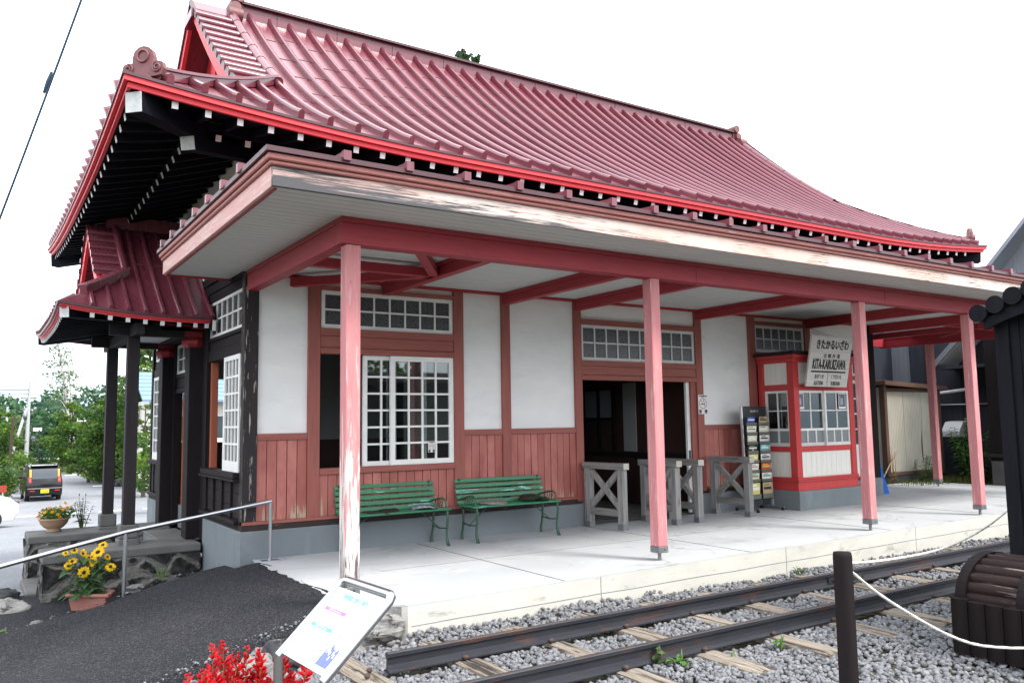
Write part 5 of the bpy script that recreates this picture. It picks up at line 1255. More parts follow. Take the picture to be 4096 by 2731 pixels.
def nosmoke(name, loc, w, label, top=True):
    r = empty(name, loc, label, 'sign', 'no smoking signs'); h = w * 1.52
    MB().box(-w / 2, w / 2, -.004, 0, 0, h, 'paper').build('sign_plate', r)
    mb = MB(); e = -.0052
    put_text(mb, '文化財敷地内', w * .17, (0, e, h * .88), width=w * .92, bold=.001); put_text(mb, '禁　煙', w * .34, (0, e, h * .045), width=w * .9, bold=.003)
    k = w / .2
    mb.box(-.05 * k, .035 * k, e, e + .0008, .148 * k, .162 * k, 'ink'); mb.box(.038 * k, .047 * k, e, e + .0008, .148 * k, .162 * k, 'ink')
    mb.tube([(.042 * k, e, .17 * k), (.038 * k, e, .188 * k), (.018 * k, e, .193 * k), (.012 * k, e, .208 * k), (.025 * k, e, .215 * k), (.018 * k, e, .226 * k), (.0, e, .222 * k)], .004 * k, 'ink', 5)
    mb.build('lettering', r)
    mb = MB(); n = 32; R0, R1 = .088 * k, .072 * k; c = (0, -.0062, .165 * k); mr = flat('faded_red_ring', (.52, .30, .33))
    for q in range(n):
        a, b = 2 * math.pi * q / n, 2 * math.pi * (q + 1) / n
        mb.add([(c[0] + R * math.cos(t), c[1], c[2] + R * math.sin(t)) for R, t in ((R0, a), (R0, b), (R1, b), (R1, a))], [(0, 1, 2, 3)], mr)
    mb.beam((-.055 * k, -.0066, c[2] + .055 * k), (.055 * k, -.0066, c[2] - .055 * k), .0006, .015 * k, mr, up=(1, 0, 1)); mb.build('prohibition_ring', r)
nosmoke('no_smoking_sign', (6.625, .012, 1.42), .185, 'white no smoking sign fixed to the post beside the entrance')
nosmoke('no_smoking_sign', (2.18, .032, 1.01), .085, 'small no smoking sticker on a window pane above the left bench')
for x, lab in ((8.02, 'grey photo sheet taped in the left pane of the ticket window'), (8.98, 'dark photo sheet taped in the right pane of the ticket window')):
    mb = MB(); y = F + (.05 if x < 8.5 else .015) - .004
    mb.box(-.085, .085, 0, .003, 0, .235, 'paper'); mb.box(-.075, .075, -.001, -.0001, .03, .225, flat('photo_tone', (.10, .11, .14), .3)); mb.box(-.03, .02, -.002, -.0011, .06, .16, flat('photo_light', (.34, .36, .42), .3)); mb.box(-.06, -.04, -.002, -.0011, .05, .2, flat('photo_light', (.34, .36, .42), .3))
    tag(mb.build('photo_sheet', loc=(x, y, 1.475)), lab, 'poster', 'photo sheets in the ticket window')
# information board
IB = empty('information_board', (-.885, -4.905, -.34), 'tilted white information board on steel legs beside the end of the track', 'sign')
ya, ti, w, h = -1.516, .825, .50, .425
u = Vector((math.cos(ya), math.sin(ya), 0)); nrm = Vector((math.sin(ya), -math.cos(ya), 0)); vv = Vector((0, 0, 1)) * math.cos(ti) - nrm * math.sin(ti); wv = u.cross(vv)
c0 = Vector((-.893, -4.905, .451)) - Vector(IB.location)
FR = Matrix(((u.x, wv.x * -1, vv.x, c0.x), (u.y, wv.y * -1, vv.y, c0.y), (u.z, wv.z * -1, vv.z, c0.z), (0, 0, 0, 1)))   # local: x right, -y out of the face, z up the board
mb = MB(); mb.box(-w / 2 + .02, w / 2 - .02, .0, .012, -h / 2, h / 2 - .045, 'board'); mb.xf(FR); bdp = mb.build('board_panel', IB)
mb = MB(); rt = .021
pts = [(-w / 2, .004, -h / 2 - .02), (-w / 2, .004, h / 2 - .03), (-w / 2 + .012, .004, h / 2 - .008), (-w / 2 + .035, .004, h / 2), (w / 2 - .035, .004, h / 2), (w / 2 - .012, .004, h / 2 - .008), (w / 2, .004, h / 2 - .03), (w / 2, .004, -h / 2 - .02)]
mb.tube(pts, rt, 'steel', 12); mb.xf(FR); mb.build('tube_frame', IB)
for s in (-1, 1):
    p = FR @ Vector((s * w / 2, .004, -h / 2 - .02)); MB().tube([tuple(p), (p.x, p.y, -.12)], rt, 'steel', 12).build('leg', IB)
mb = MB(); e = -.0014; blue = flat('print_blue', (.10, .38, .62)); grey = flat('print_grey', (.27, .33, .39)); pink = flat('print_pink', (.74, .14, .40)); teal = flat('print_teal', (.10, .58, .53)); navy = flat('print_navy', (.12, .15, .33)); pale = flat('print_pale', (.28, .52, .53))
put_text(mb, '草軽電鉄 北軽井沢駅舎', .030, (.0, e, .122), blue, bold=.0006, width=.25)
def lines(x0, x1, z0, n, dz, m):
    for k in range(n):
        x = x0
        while x < x1 - .01:
            l = random.uniform(.008, .022); mb.box(x, min(x + l, x1), e, e + .0006, z0 - k * dz, z0 - k * dz + dz * .38, m); x += l + .006
lines(-.19, .20, .100, 3, .0125, pale)
for z, m, t in ((.045, pink, '文化財 Cultural property'), (-.045, teal, '北軽井沢駅 Station')):
    mb.box(-.20, .02, e, e + .0006, z, z + .018, m); put_text(mb, t, .014, (-.09, e - .0008, z + .004), 'paper', width=.13)
lines(-.19, .0, .033, 4, .011, grey); lines(-.20, .03, -.057, 11, .0115, grey)
for k in range(14):
    a = random.uniform(0, 3); mb.tube([(.05 + .011 * k + .006 * math.sin(a + t * 2), e, .03 - .085 * t) for t in lin(0, 1, 6)], .0008, pale, 4)
mb.tube([(.205, e, .04), (.19, e, .0), (.165, e, -.02), (.15, e, -.07)], .0012, teal, 4)
for a_, b_ in (((.105, -.025), (.125, -.025)), ((.125, -.025), (.125, -.042)), ((.125, -.042), (.105, -.042)), ((.105, -.042), (.105, -.025))): mb.tube([(a_[0], e, a_[1]), (b_[0], e, b_[1])], .0012, pink, 4)
mb.box(.09, .20, e, e + .0006, -.185, -.105, navy); mb.add([(.115, e, -.1049), (.125, e, -.075), (.14, e, -.09), (.17, e, -.1049)], [(0, 1, 2, 3)], navy); mb.add([(.175, e, -.1049), (.19, e, -.085), (.20, e, -.1049)], [(0, 1, 2)], navy)
for x, z in ((.105, -.125), (.12, -.12), (.135, -.13), (.165, -.125), (.18, -.135), (.155, -.15)): mb.box(x, x + .008, e - .0006, e - .0001, z, z + .018, 'paper')
for x, z in ((.055, -.10), (.07, -.115), (.05, -.13), (.075, -.155), (.06, -.18), (.04, -.19)): mb.box(x, x + .010, e, e + .0006, z, z + .010, navy)
lines(.0, .08, -.205, 1, .01, grey); lines(.11, .19, -.20, 1, .01, grey)
mb.lathe([(0, 0), (.006, 0)], (0, 0, 0), pink, 10); 
mb.xf(FR); mb.build('printed_text', bdp)

# ------------------------------------------------------------------ handrail
HR = empty('handrail', (.265, -.13, 0), 'stainless steel handrail beside the asphalt ramp', 'handrail')
top = [(0, 0, .585), (-1.28, .36, .348), (-2.33, .36, .125), (-4.2, .36, -.25)]
MB().tube([(.0, .0, .0), (.0, .0, .57)], .019, 'steel', 14).build('rail_post', HR)
MB().tube([(.012, -.003, .585)] + top[1:], .021, 'steel', 14).build('top_rail', HR)
MB().tube([(-1.28, .36, -.30), (-1.28, .36, .34)], .019, 'steel', 14).build('rail_post', HR)
MB().box(-.085, .085, -.045, .045, 0, .007, 'steel').build('base_plate', HR, .002)

# ------------------------------------------------------------------ rope posts and rope
RP = Vector((1.665, -5.70, -.27)); 
rp = empty('rope_post', RP, 'dark round timber post that carries the white rope', 'post')
MB().lathe([(0, -.3), (.049, -.3), (.050, .2), (.049, .865), (.046, .885), (0, .888)], (0, 0, 0), 'blackpost', 20).build('post_body', rp)
def rope(pts, label, r=.0085):
    mb = MB(); pts = [Vector(p) for p in pts]; N = 150; P = []
    for i in range(N + 1):
        t = i / N * (len(pts) - 1); k = min(int(t), len(pts) - 2); f = t - k
        p0, p1, p2, p3 = pts[max(k - 1, 0)], pts[k], pts[k + 1], pts[min(k + 2, len(pts) - 1)]
        P.append(.5 * ((2 * p1) + (p2 - p0) * f + (2 * p0 - 5 * p1 + 4 * p2 - p3) * f * f + (3 * p1 - p0 - 3 * p2 + p3) * f ** 3))
    L = sum((a - b).length for a, b in zip(P[:-1], P[1:])); tw = L / .045
    for s in range(3):
        Q = []
        for i, p in enumerate(P):
            d = (P[min(i + 1, N)] - P[max(i - 1, 0)]).normalized(); a = d.cross(Vector((0, 0, 1))).normalized(); b = a.cross(d)
            an = 2 * math.pi * (tw * i / N + s / 3); Q.append(p + (a * math.cos(an) + b * math.sin(an)) * r * .55)
        mb.tube(Q, r * .62, 'rope', 6)
    c = P[0]; o = mb.build('rope', loc=None); return tag(o, label, 'rope', 'ropes of the rope post')
rope([(1.66, -5.65, .545), (2.4, -5.50, .475), (3.4, -5.28, .425), (4.5, -5.02, .46), (5.6, -4.78, .60)], 'white rope sagging from the round post back towards the platform side of the train')
rope([(1.70, -5.69, .535), (2.0, -5.73, .33), (2.5, -5.80, .07), (2.85, -5.88, -.03), (3.3, -6.05, -.05), (4.0, -6.3, .02)], 'white rope hanging from the round post across the front of the log train')
# ------------------------------------------------------------------ log-built locomotive on the right
LC = empty('wooden_locomotive', (4.1, -6.0, -.45), 'dark log-built toy locomotive with a barrel-topped nose at the right edge', 'locomotive')
def L1(name, fn, bev=0, parent=None):
    mb = MB(); fn(mb); mb.xf(Matrix.Translation(-Vector(LC.location))); return mb.build(name, parent or LC, bev)
NX, NY0, NY1 = 3.22, -5.40, -6.62
def slab_wall(mb, x, y0, y1, z0, z1, n, m='loco', bulge=.022, th=.05):
    rg = random.Random(int(z1 * 100) + n); w = (y1 - y0) / n
    for i in range(n):
        a = y0 + i * w; dz = rg.uniform(-.012, .006); bz = rg.uniform(-.012, .012)
        pr = [(x, a + w * t, ) for t in lin(.02, .98, 7)]
        poly = [(x - bulge * (1 - (2 * t - 1) ** 2), a + w * (.02 + .96 * t), z0 + bz) for t in lin(0, 1, 7)] + [(x + th, a + w * .98, z0 + bz), (x + th, a + w * .02, z0 + bz)]
        mb.extrude(poly, (0, 0, z1 + dz - z0 - bz), m)
L1('nose_front', lambda mb: slab_wall(mb, NX, NY0, NY1, -.225, .135, 11))
def side(mb):
    for i in range(7): mb.box(NX + .06 + i * .12, NX + .175 + i * .12, NY0 - .05, NY0 - .004 * (i % 2), -.215, .12, 'loco')
L1('nose_side', side)
def arch(mb, y, w):
    c = (NX + .44, .115); n = 14; R0, R1 = .40, .325; kz = .70
    poly = [(c[0] - R0 * math.cos(t), y, c[1] + R0 * kz * math.sin(t)) for t in lin(0, math.pi * .62, n)] + [(c[0] - R1 * math.cos(t), y, c[1] + R1 * kz * math.sin(t)) for t in lin(math.pi * .62, 0, n)]
    mb.extrude(poly, (0, w, 0), 'loco')
L1('arch_frame', lambda mb: arch(mb, NY0 - .075, .065)); L1('arch_frame', lambda mb: arch(mb, -5.86, .065))
def barrel(mb):
    c = (NX + .44, .115)
    for k in range(8):
        t = rad(4 + 15.5 * k); p = (c[0] - .335 * math.cos(t), c[1] + .235 * math.sin(t))
        y = NY0 - .07
        mb.tube([(p[0], y, p[1]), (p[0], y - .1, p[1]), (p[0], y - .25, p[1] + .002), (p[0], -5.85, p[1])], [.040, .043, .042, .041], 'locolog', 10)
L1('barrel_logs', barrel)
L1('nose_top', lambda mb: (mb.box(NX + .02, NX + .5, -6.6, -5.88, .09, .125, 'loco'), mb.box(NX + .1, NX + .9, -6.6, NY0 - .06, -.2, .088, 'blackwood')), .01)
L1('chassis', lambda mb: (mb.box(NX + .06, 5.6, -6.55, NY0 - .08, -.50, -.23, 'blackwood'), mb.box(NX - .25, NX + .2, -6.75, -5.95, -.52, -.42, 'blackwood')), .01)
def cab(mb):
    slab_wall(mb, 4.12, -5.40, -6.70, -.22, 2.06, 9, 'blackwood', .006, .05)
    for i in range(10): mb.box(4.18 + i * .14, 4.315 + i * .14, -5.47, -5.425 - .003 * (i % 2), -.22, 2.06, 'blackwood')
L1('cab_wall', cab)
L1('cab_post', lambda mb: mb.box(4.085, 4.16, -5.48, -5.38, -.22, 2.08, 'blackwood'), .006)
def cabroof(mb):
    for i in range(13):
        t = i / 12; y = -5.34 - 1.50 * t; z = 2.095 + .20 * math.sin(math.pi * t); mb.tube([(3.95, y, z), (5.8, y, z)], .066, 'blackwood', 14)
    n = 16
    poly = [(3.985, -5.36 - 1.5 * t, 2.045 + .20 * math.sin(math.pi * t)) for t in lin(0, 1, n)] + [(3.985, -5.36 - 1.5 * t, 1.975 + .16 * math.sin(math.pi * t)) for t in lin(1, 0, n)]
    mb.extrude(poly, (.06, 0, 0), 'blackwood')
L1('cab_roof', cabroof)

# ------------------------------------------------------------------ shed and dark buildings on the right
SH = empty('storage_shed', (14.5, 2.2, 0), 'beige corrugated steel shed with brown frame and a dented door panel', 'shed')
def S1(name, fn, bev=0):
    mb = MB(); fn(mb); mb.xf(Matrix.Translation(-Vector(SH.location))); return mb.build(name, SH, bev)
def sheddoor(x0, x1, dent):
    def fn(mb):
        def P(u, v):
            x = x0 + (x1 - x0) * u; z = .20 + 1.66 * v; y = 1.53 + .032 * (1 - abs(math.sin(u * 11 * math.pi)) ** .35)
            if dent: y += .02 * math.exp(-((v - .28) / .25) ** 2) * math.exp(-((u - 1) / .5) ** 2); x += -.022 * math.exp(-((v - .28) / .2) ** 2) * u
            return (x, y, z)
        mb.grid(P, lin(0, 1, 133), lin(0, 1, 16), 'corr')
    S1('shed_door', fn)
for a, b, d in ((13.56, 14.20, 0), (14.215, 14.87, 1), (14.885, 15.46, 0)): sheddoor(a, b, d)
S1('shed_frame', lambda mb: (mb.box(13.46, 13.555, 1.48, 1.60, .12, 1.98, 'shedbrown'), mb.box(15.465, 15.56, 1.48, 1.60, .12, 1.90, 'shedbrown'), mb.box(13.556, 15.464, 1.50, 1.58, .13, .195, 'shedbrown'), mb.box(13.556, 15.464, 1.50, 1.58, 1.865, 1.93, 'shedbrown'), mb.box(13.47, 13.50, 1.6, 2.7, .12, 1.95, 'corr'), mb.box(15.5, 15.53, 1.6, 2.7, .12, 1.95, 'corr'), mb.box(13.5, 15.5, 1.64, 1.66, .12, 1.9, 'ink')), .004)
S1('shed_roof', lambda mb: mb.extrude([(13.36, 1.38, 2.00), (15.70, 1.38, 1.90), (15.70, 1.38, 1.99), (13.36, 1.38, 2.09)], (0, 1.5, 0), 'shedbrown'), .004)
S1('shed_base', lambda mb: mb.box(13.5, 15.5, 1.56, 2.7, -.3, .125, 'capstone'))
HL = empty('dark_hall', (18, 1, 0), 'tall dark boarded building with grey roof behind the platform end', 'building')
def H1(name, fn, bev=0, parent=None):
    mb = MB(); fn(mb); mb.xf(Matrix.Translation(-Vector(HL.location))); return mb.build(name, parent or HL, bev)
def hwall(mb):
    mb.box(17, 17.2, -6, 3.4, -.3, 3.6, 'navy'); mb.box(11.4, 17, 3.4, 3.6, -.6, 4.2, 'navy'); mb.box(16.9, 17.0, 3.0, 3.399, -.3, 3.8, 'greyboard')
    for y in (2.6, 1.75, .9, .05, -.8, -1.6): mb.box(16.988, 16.999, y, y + .03, -.3, 3.5, 'ink')
    for x in (12.5, 13.6, 14.7, 15.8): mb.box(x, x + .03, 3.388, 3.399, -.3, 4.2, 'ink')
    mb.extrude([(17.02, 1.75, 3.45), (17.02, -3.5, 3.45), (17.02, -3.5, 9.1)], (.1, 0, 0), 'greyboard')
H1('hall_wall', hwall)
H1('hall_roof', lambda mb: (mb.extrude([(16.6, 1.95, 3.35), (16.6, -3.6, 9.3), (16.6, -3.6, 9.42), (16.6, 1.95, 3.47)], (14, 0, 0), 'metalroof2'), [mb.extrude([(16.8 + .45 * i, 1.95, 3.47), (16.8 + .45 * i, -3.6, 9.42), (16.8 + .45 * i, -3.6, 9.46), (16.8 + .45 * i, 1.95, 3.51)], (.03, 0, 0), 'metalroof2') for i in range(12)]))
H1('annex_roof', lambda mb: (mb.extrude([(16.2, 1.80, 2.52), (16.2, .0, 4.25), (16.2, .0, 4.33), (16.2, 1.80, 2.60)], (.79, 0, 0), 'plaster'), mb.extrude([(16.15, 1.90, 2.44), (16.15, .0, 4.26), (16.15, .0, 4.42), (16.15, 1.90, 2.60)], (.05, 0, 0), 'greyboard'), mb.box(16.2, 16.99, -.2, 1.9, 2.40, 2.47, 'navy')))
H1('side_wing', lambda mb: (mb.box(15.0, 16.98, -4.0, .20, .42, 3.5, 'dark'), mb.box(15.0, 16.98, -4.0, .20, -.3, .419, 'capstone'), mb.box(14.9, 15.0, -.45, .5, .50, .56, 'ink')))
H1('vent_hood', lambda mb: (mb.extrude([(16.985, 2.05, 1.22), (16.72, 2.05, 1.20), (16.52, 2.05, .98), (16.52, 2.05, .86), (16.985, 2.05, .86)], (0, -.42, 0), 'plastic_w'),), .01)
H1('gutter_pipe', lambda mb: mb.tube([(16.6, 2.45, 1.83), (16.6, 1.45, 1.93)], .04, 'plastic_w', 10))
H1('wall_conduit', lambda mb: mb.tube([(16.96, 2.6, 1.60), (16.96, .25, 1.60)], .016, 'alu', 6))
tag(MB().tube([(17.3, 2.0, 3.9), (15.5, 1.0, 4.15), (12.3, -.9, 4.1)], .012, 'alu', 5).build('service_cable'), 'grey service cable from the far roof corner to the hall roof', 'cable')
# blue sheet, cane
mb = MB(); mb.add([(11.02, .05, 0), (11.27, .10, 0), (11.15, .28, 0), (11.04, .12, .62)], [(0, 1, 3), (1, 2, 3), (2, 0, 3), (0, 2, 1)], 'blue'); o = mb.build('blue_sheet'); s = o.modifiers.new('sub', 'SUBSURF'); s.subdivision_type = 'SIMPLE'; s.levels = s.render_levels = 2
tag(o, 'folded bright blue plastic sheet leaning against the dark corner post', 'plastic sheet')
tag(MB().tube([(12.9, 1.32, .0), (13.4, 1.42, .35), (13.9, 1.44, .72)], [.014, .012, .008], 'drystem', 6).build('cane'), 'pale dry cane leaning against the beige shed', 'cane')

# ------------------------------------------------------------------ plants
def quads(n, c, r, size, asp=.55, flat_=0, rng=None, hollow=0.):
    """n leaf-sized quads scattered in an ellipsoid"""
    rng = rng or RNG
    d = rng.standard_normal((n, 3)); d /= np.linalg.norm(d, axis=1)[:, None]; k = (hollow + (1 - hollow) * rng.random(n)) ** (1 / 2.4)
    p = np.array(c) + d * k[:, None] * np.array(r)
    return leafquads(p, size, asp, flat_, rng)
def leafquads(p, size, asp=.55, flat_=0, rng=None):
    rng = rng or RNG; n = len(p)
    a = rng.standard_normal((n, 3)); a[:, 2] *= (1 - flat_); a /= np.linalg.norm(a, axis=1)[:, None]
    b = rng.standard_normal((n, 3)); b -= (b * a).sum(1)[:, None] * a; b /= np.linalg.norm(b, axis=1)[:, None]
    s = size * (.6 + .8 * rng.random(n))[:, None]; u = a * s; w = b * s * asp
    v = np.stack([p - u * .5, p + w * .5 - u * .05, p + u * .5, p - w * .5 - u * .05], 1).reshape(-1, 3)
    return v
def qmesh(name, v, m): n = len(v) // 4; return rawmesh(name, v, np.arange(n * 4).reshape(n, 4), m)
def tree(name, x, y, h, cr, label, group, leaf='leaf', bark='bark', n=2600, size=.24, base=.25, clumps=14, trunk_r=None, seed=0, shape='round', lean=(0, 0), zoff=0, stems=1):
    rg = np.random.default_rng(seed); z0 = float(gz(x, y)) + zoff
    r = empty(name, (x, y, z0), label, 'tree', group); mb = MB(); tr = trunk_r or h * .018
    C = []
    for k in range(clumps):
        t = base + (1 - base) * (k + .5) / clumps; 
        if shape == 'round': rr = cr * math.sin(math.pi * min(1, .22 + .74 * (t - base) / (1 - base))) ** .8
        elif shape == 'cone': rr = cr * (1.05 - (t - base) / (1 - base))
        else: rr = cr * (.5 + .5 * math.sin(math.pi * (t - base) / (1 - base)))
        a = k * 2.4 + rg.random(); q = rr * (.35 + .5 * rg.random())
        C.append((lean[0] * t + q * math.cos(a), lean[1] * t + q * math.sin(a), h * t * (.94 + .06 * rg.random()), max(.25 * cr, rr * .55)))
    for s in range(stems):
        o = .25 * s; mb.tube([(o * .3, 0, -.2), (lean[0] * .3 + o, lean[1] * .3, h * .3), (lean[0] * .6 + o * 1.6, lean[1] * .6, h * .6), (lean[0] * .95 + o * 2, lean[1] * .95, h * .93)], [tr * 1.25, tr, tr * .65, tr * .15], bark, 8)
    for c in C:
        zb = max(h * base * .6, c[2] - cr * .45); tt = zb / h
        mb.tube([(lean[0] * tt, lean[1] * tt, zb), ((c[0] + lean[0] * tt) * .55, (c[1] + lean[1] * tt) * .55, (zb + c[2]) * .5 + .05 * h), c[:3]], [tr * .45, tr * .28, tr * .07], bark, 5)
    mb.build('trunk', r)
    w = np.array([c[3] ** 2 for c in C]); w /= w.sum(); V_ = []
    for c, f in zip(C, w):
        k = int(n * f) + 8; V_.append(quads(k, c[:3], (c[3] * 1.15, c[3] * 1.15, c[3] * (.55 if shape != 'cone' else .45)), size, .6, .35, rg, .15))
    o = bpy.data.objects.new('crown', qmesh('crown', np.concatenate(V_), leaf)); COL.objects.link(o); o.parent = r
    return r
G1 = 'street trees beyond the porch'
tree('maple_tree', 4.75, 46, 5.6, 1.5, 'bushy green tree left of both porch posts beside the street bend', G1, 'leaf', n=6000, size=.21, base=.04, clumps=22, seed=1)
tree('maple_tree', 6.3, 43, 8.4, 2.0, 'tall layered green tree seen between the porch posts and the wall', G1, 'leaf', n=7500, size=.22, base=.03, clumps=26, seed=2)
tree('maple_tree', 5.6, 49, 6.9, 1.6, 'darker green tree standing behind the two porch posts', G1, 'leaf_dark', n=5200, size=.22, base=.03, clumps=20, seed=3)
tree('conifer', 7.2, 52, 9.6, 1.5, 'dark conifer whose top shows just under the porch eave', G1, 'leaf_dark', n=3600, size=.24, base=.1, clumps=20, seed=4, shape='cone')
tree('maple_tree', 3.9, 60, 5.4, 1.7, 'round green tree behind the lamp post with white plate', G1, 'leaf', n=3000, size=.26, base=.1, clumps=12, seed=5)
tree('birch_tree', 4.75, 66, 10.4, 1.25, 'slender white birch with a thin see-through crown', 'birches by the street bend', 'leaf_light', 'birchbark', n=760, size=.22, base=.42, clumps=26, trunk_r=.105, seed=6, shape='open', lean=(-1.5, 0), stems=2)
tree('street_tree', 2.3, 73, 4.4, 1.8, 'mid green rounded tree left of the birch trunk', G1, 'leaf_far', n=2400, size=.28, base=.1, clumps=12, seed=7)
tree('street_tree', .7, 70, 4.6, 1.6, 'brownish green tree behind the leaning brace pole', G1, 'leaf_light', n=2200, size=.28, base=.1, clumps=12, seed=8)
tree('street_tree', -.9, 55, 5.0, 1.5, 'green tree at the left edge behind the rusty pole', G1, 'leaf', n=2400, size=.25, base=.1, clumps=12, seed=9)
tree('tall_tree', 17.5, 26, 22.6, 2.6, 'tall tree whose leafy tip shows above the red ridge', 'trees behind the station', 'leaf_dark', n=2600, size=.42, base=.45, clumps=16, seed=10)
tree('tall_tree', 19.7, 26.5, 21.8, 1.6, 'second treetop, smaller, just right of the one above the ridge', 'trees behind the station', 'leaf_dark', n=1300, size=.40, base=.5, clumps=10, seed=11)
tree('garden_tree', 3.6, 24, 3.6, 1.1, 'small bright green tree seen through the open side window', 'trees behind the station', 'leaf', n=1800, size=.16, base=.2, clumps=10, seed=12)
tree('garden_tree', 8.6, -19, 6.5, 2.4, 'garden tree behind the viewer mirrored in the window panes', 'trees across the track', 'leaf', n=2400, size=.26, base=.2, clumps=12, seed=13)
tree('maple_tree', 4.55, 33.5, 4.5, .95, 'small leafy tree in front of the cream house wall', G1, 'leaf', n=1800, size=.16, base=.08, clumps=12, seed=31)
tree('maple_tree', 3.75, 47.5, 4.9, 1.25, 'sunlit yellow-green tree at the left of the porch posts', G1, 'leaf', n=2600, size=.19, base=.08, clumps=14, seed=32)
def shrub(x, y, r, h, label, leaf='leaf', n=700, size=.13, seed=0, cat='shrub', name='shrub', group='shrubs along the street'):
    rg = np.random.default_rng(seed); z = float(gz(x, y)); V_ = []
    for k in range(7):
        a = rg.random() * 6.28; q = r * .5 * rg.random(); V_.append(quads(n // 7, (q * math.cos(a), q * math.sin(a), h * (.3 + .4 * rg.random())), (r * .6, r * .6, h * .4), size, .55, .2, rg))
    o = bpy.data.objects.new(name, qmesh(name, np.concatenate(V_), leaf)); COL.objects.link(o); o.location = (x, y, z); return tag(o, label, cat, group)
shrub(-.9, 37.5, .8, 1.7, 'weedy shrub at the left edge behind the white car', 'leaf', 900, .15, 1)
shrub(-.25, 41, .7, 1.5, 'leafy shrub beside the rusty leaning pole', 'leaf_light', 800, .15, 2)
shrub(.1, 44, .8, 2.1, 'tall pale shrub in front of the utility pole', 'leaf', 900, .16, 3)
shrub(5.1, 47.5, 1.2, 1.6, 'clipped dark hedge bush at the foot of the trees, left part', 'leaf_dark', 1200, .15, 4)
shrub(6.3, 40.0, 1.0, 1.0, 'low dark bush behind the second porch post', 'leaf_dark', 900, .14, 5)
shrub(5.9, 67, 1.1, 2.0, 'round dark bush right of the white signboard', 'leaf_dark', 900, .2, 6)
shrub(4.2, 67.5, .8, 1.0, 'low bush left of the white signboard', 'leaf_far', 500, .2, 7)
mb = MB()
for i in range(16): mb.add(*blob(6, 8, (.32, .3, .26), (4.7 + .16 * i + .1 * math.sin(i * 5), 42.6 - .35 * i, -1.75 + .1 * (i % 2)), .3, i), 'darkrock')
tag(mb.build('dry_stone_wall'), 'low dark boulder wall edging the street below the trees', 'wall')
def forest():
    rg = np.random.default_rng(20); V_ = []
    for k in range(150):
        x = -45 + 110 * rg.random(); y = 92 + 45 * rg.random(); h = 4.4 + 2.2 * rg.random() + .02 * (y - 92) ** 1.2; z = float(gz(x, y))
        V_.append(quads(230, (x, y, z + h * .55), (2.3, 2.0, h * .5), .62, .7, .2, rg, .3))
    o = bpy.data.objects.new('far_wood', qmesh('far_wood', np.concatenate(V_), 'leaf_far')); COL.objects.link(o); tag(o, 'green wooded slope closing the far end of the street', 'wood', kind='stuff')
forest()
def grassfield():
    rg = np.random.default_rng(21); P = []
    for n, x0, x1, y0, y1 in ((2600, -4, -.4, 33, 60), (2600, 2.5, 7.6, 62, 80), (900, 4.0, 6.2, 47, 58), (1800, 12.4, 17, .55, 1.5), (500, 11.0, 13.4, 1.28, 2.2)):
        x = x0 + (x1 - x0) * rg.random(n); y = y0 + (y1 - y0) * rg.random(n); k = (x < np.interp(y, [33, 34, 45, 60], [-1.2, -1.0, -.4, 1.6])) | (y > 62) | (x > 4)
        x, y = x[k], y[k]; s = np.where(y > 10, .28, .10) * (.5 + rg.random(len(x))); a = rg.random(len(x)) * 6.28; z = gz(x, y)
        w = s * .11; dx, dy = np.cos(a) * w, np.sin(a) * w; lx, ly = (rg.random((2, len(x))) - .5) * s
        P.append(np.stack([np.stack([x - dx, y - dy, z], 1), np.stack([x + dx, y + dy, z], 1), np.stack([x + lx + dx * .3, y + ly + dy * .3, z + s], 1), np.stack([x + lx - dx * .3, y + ly - dy * .3, z + s], 1)], 1).reshape(-1, 3))
    o = bpy.data.objects.new('grass', qmesh('grass', np.concatenate(P), 'grassm')); COL.objects.link(o); tag(o, 'short grass on the verges and behind the platform', 'grass', kind='stuff')
grassfield()
def leaf_blade(mb, p, d, L, w, m, droop=.3, n=4, up=None):
    """one pointed leaf with a midrib fold"""
    p = Vector(p); d = Vector(d).normalized(); s = d.cross(Vector((0, 0, 1))); s = s.normalized() if s.length > 1e-3 else Vector((1, 0, 0)); u = s.cross(d)
    vs = []
    for i in range(n + 1):
        t = i / n; c = p + d * L * t - Vector((0, 0, 1)) * droop * L * t * t; k = w * math.sin(math.pi * (.12 + .88 * t) ** .8) if i < n else 0
        vs += [c - s * k * .5 + u * k * .15, c, c + s * k * .5 + u * k * .15]
    mb.add(vs, [f for i in range(n) for f in ((3 * i, 3 * i + 1, 3 * i + 4, 3 * i + 3), (3 * i + 1, 3 * i + 2, 3 * i + 5, 3 * i + 4))], m)
def flower(mb, c, nrm, r, n, m, disc, w=.42):
    nrm = Vector(nrm).normalized(); a = nrm.orthogonal().normalized(); b = nrm.cross(a); c = Vector(c); ph = random.random() * 6
    for lay in range(2):
        for k in range(n):
            t = 2 * math.pi * (k + .5 * lay) / n + ph; d = a * math.cos(t) + b * math.sin(t); s = nrm.cross(d); rr = r * random.uniform(.85, 1.1); z = nrm * (.004 + .003 * lay)
            mb.add([c + d * r * .28 + z, c + d * rr * .65 + s * r * w * .5 + z * 2, c + d * rr + z * random.uniform(-1, 2), c + d * rr * .65 - s * r * w * .5 + z * 2], [(0, 1, 2, 3)], m)
    vs, fs = blob(5, 10, (r * .29, r * .29, r * .12), (0, 0, 0), .05, 1); q = nrm.to_track_quat('Z', 'Y')
    mb.add([c + nrm * .012 + q @ Vector(v) for v in vs], fs, disc, True)
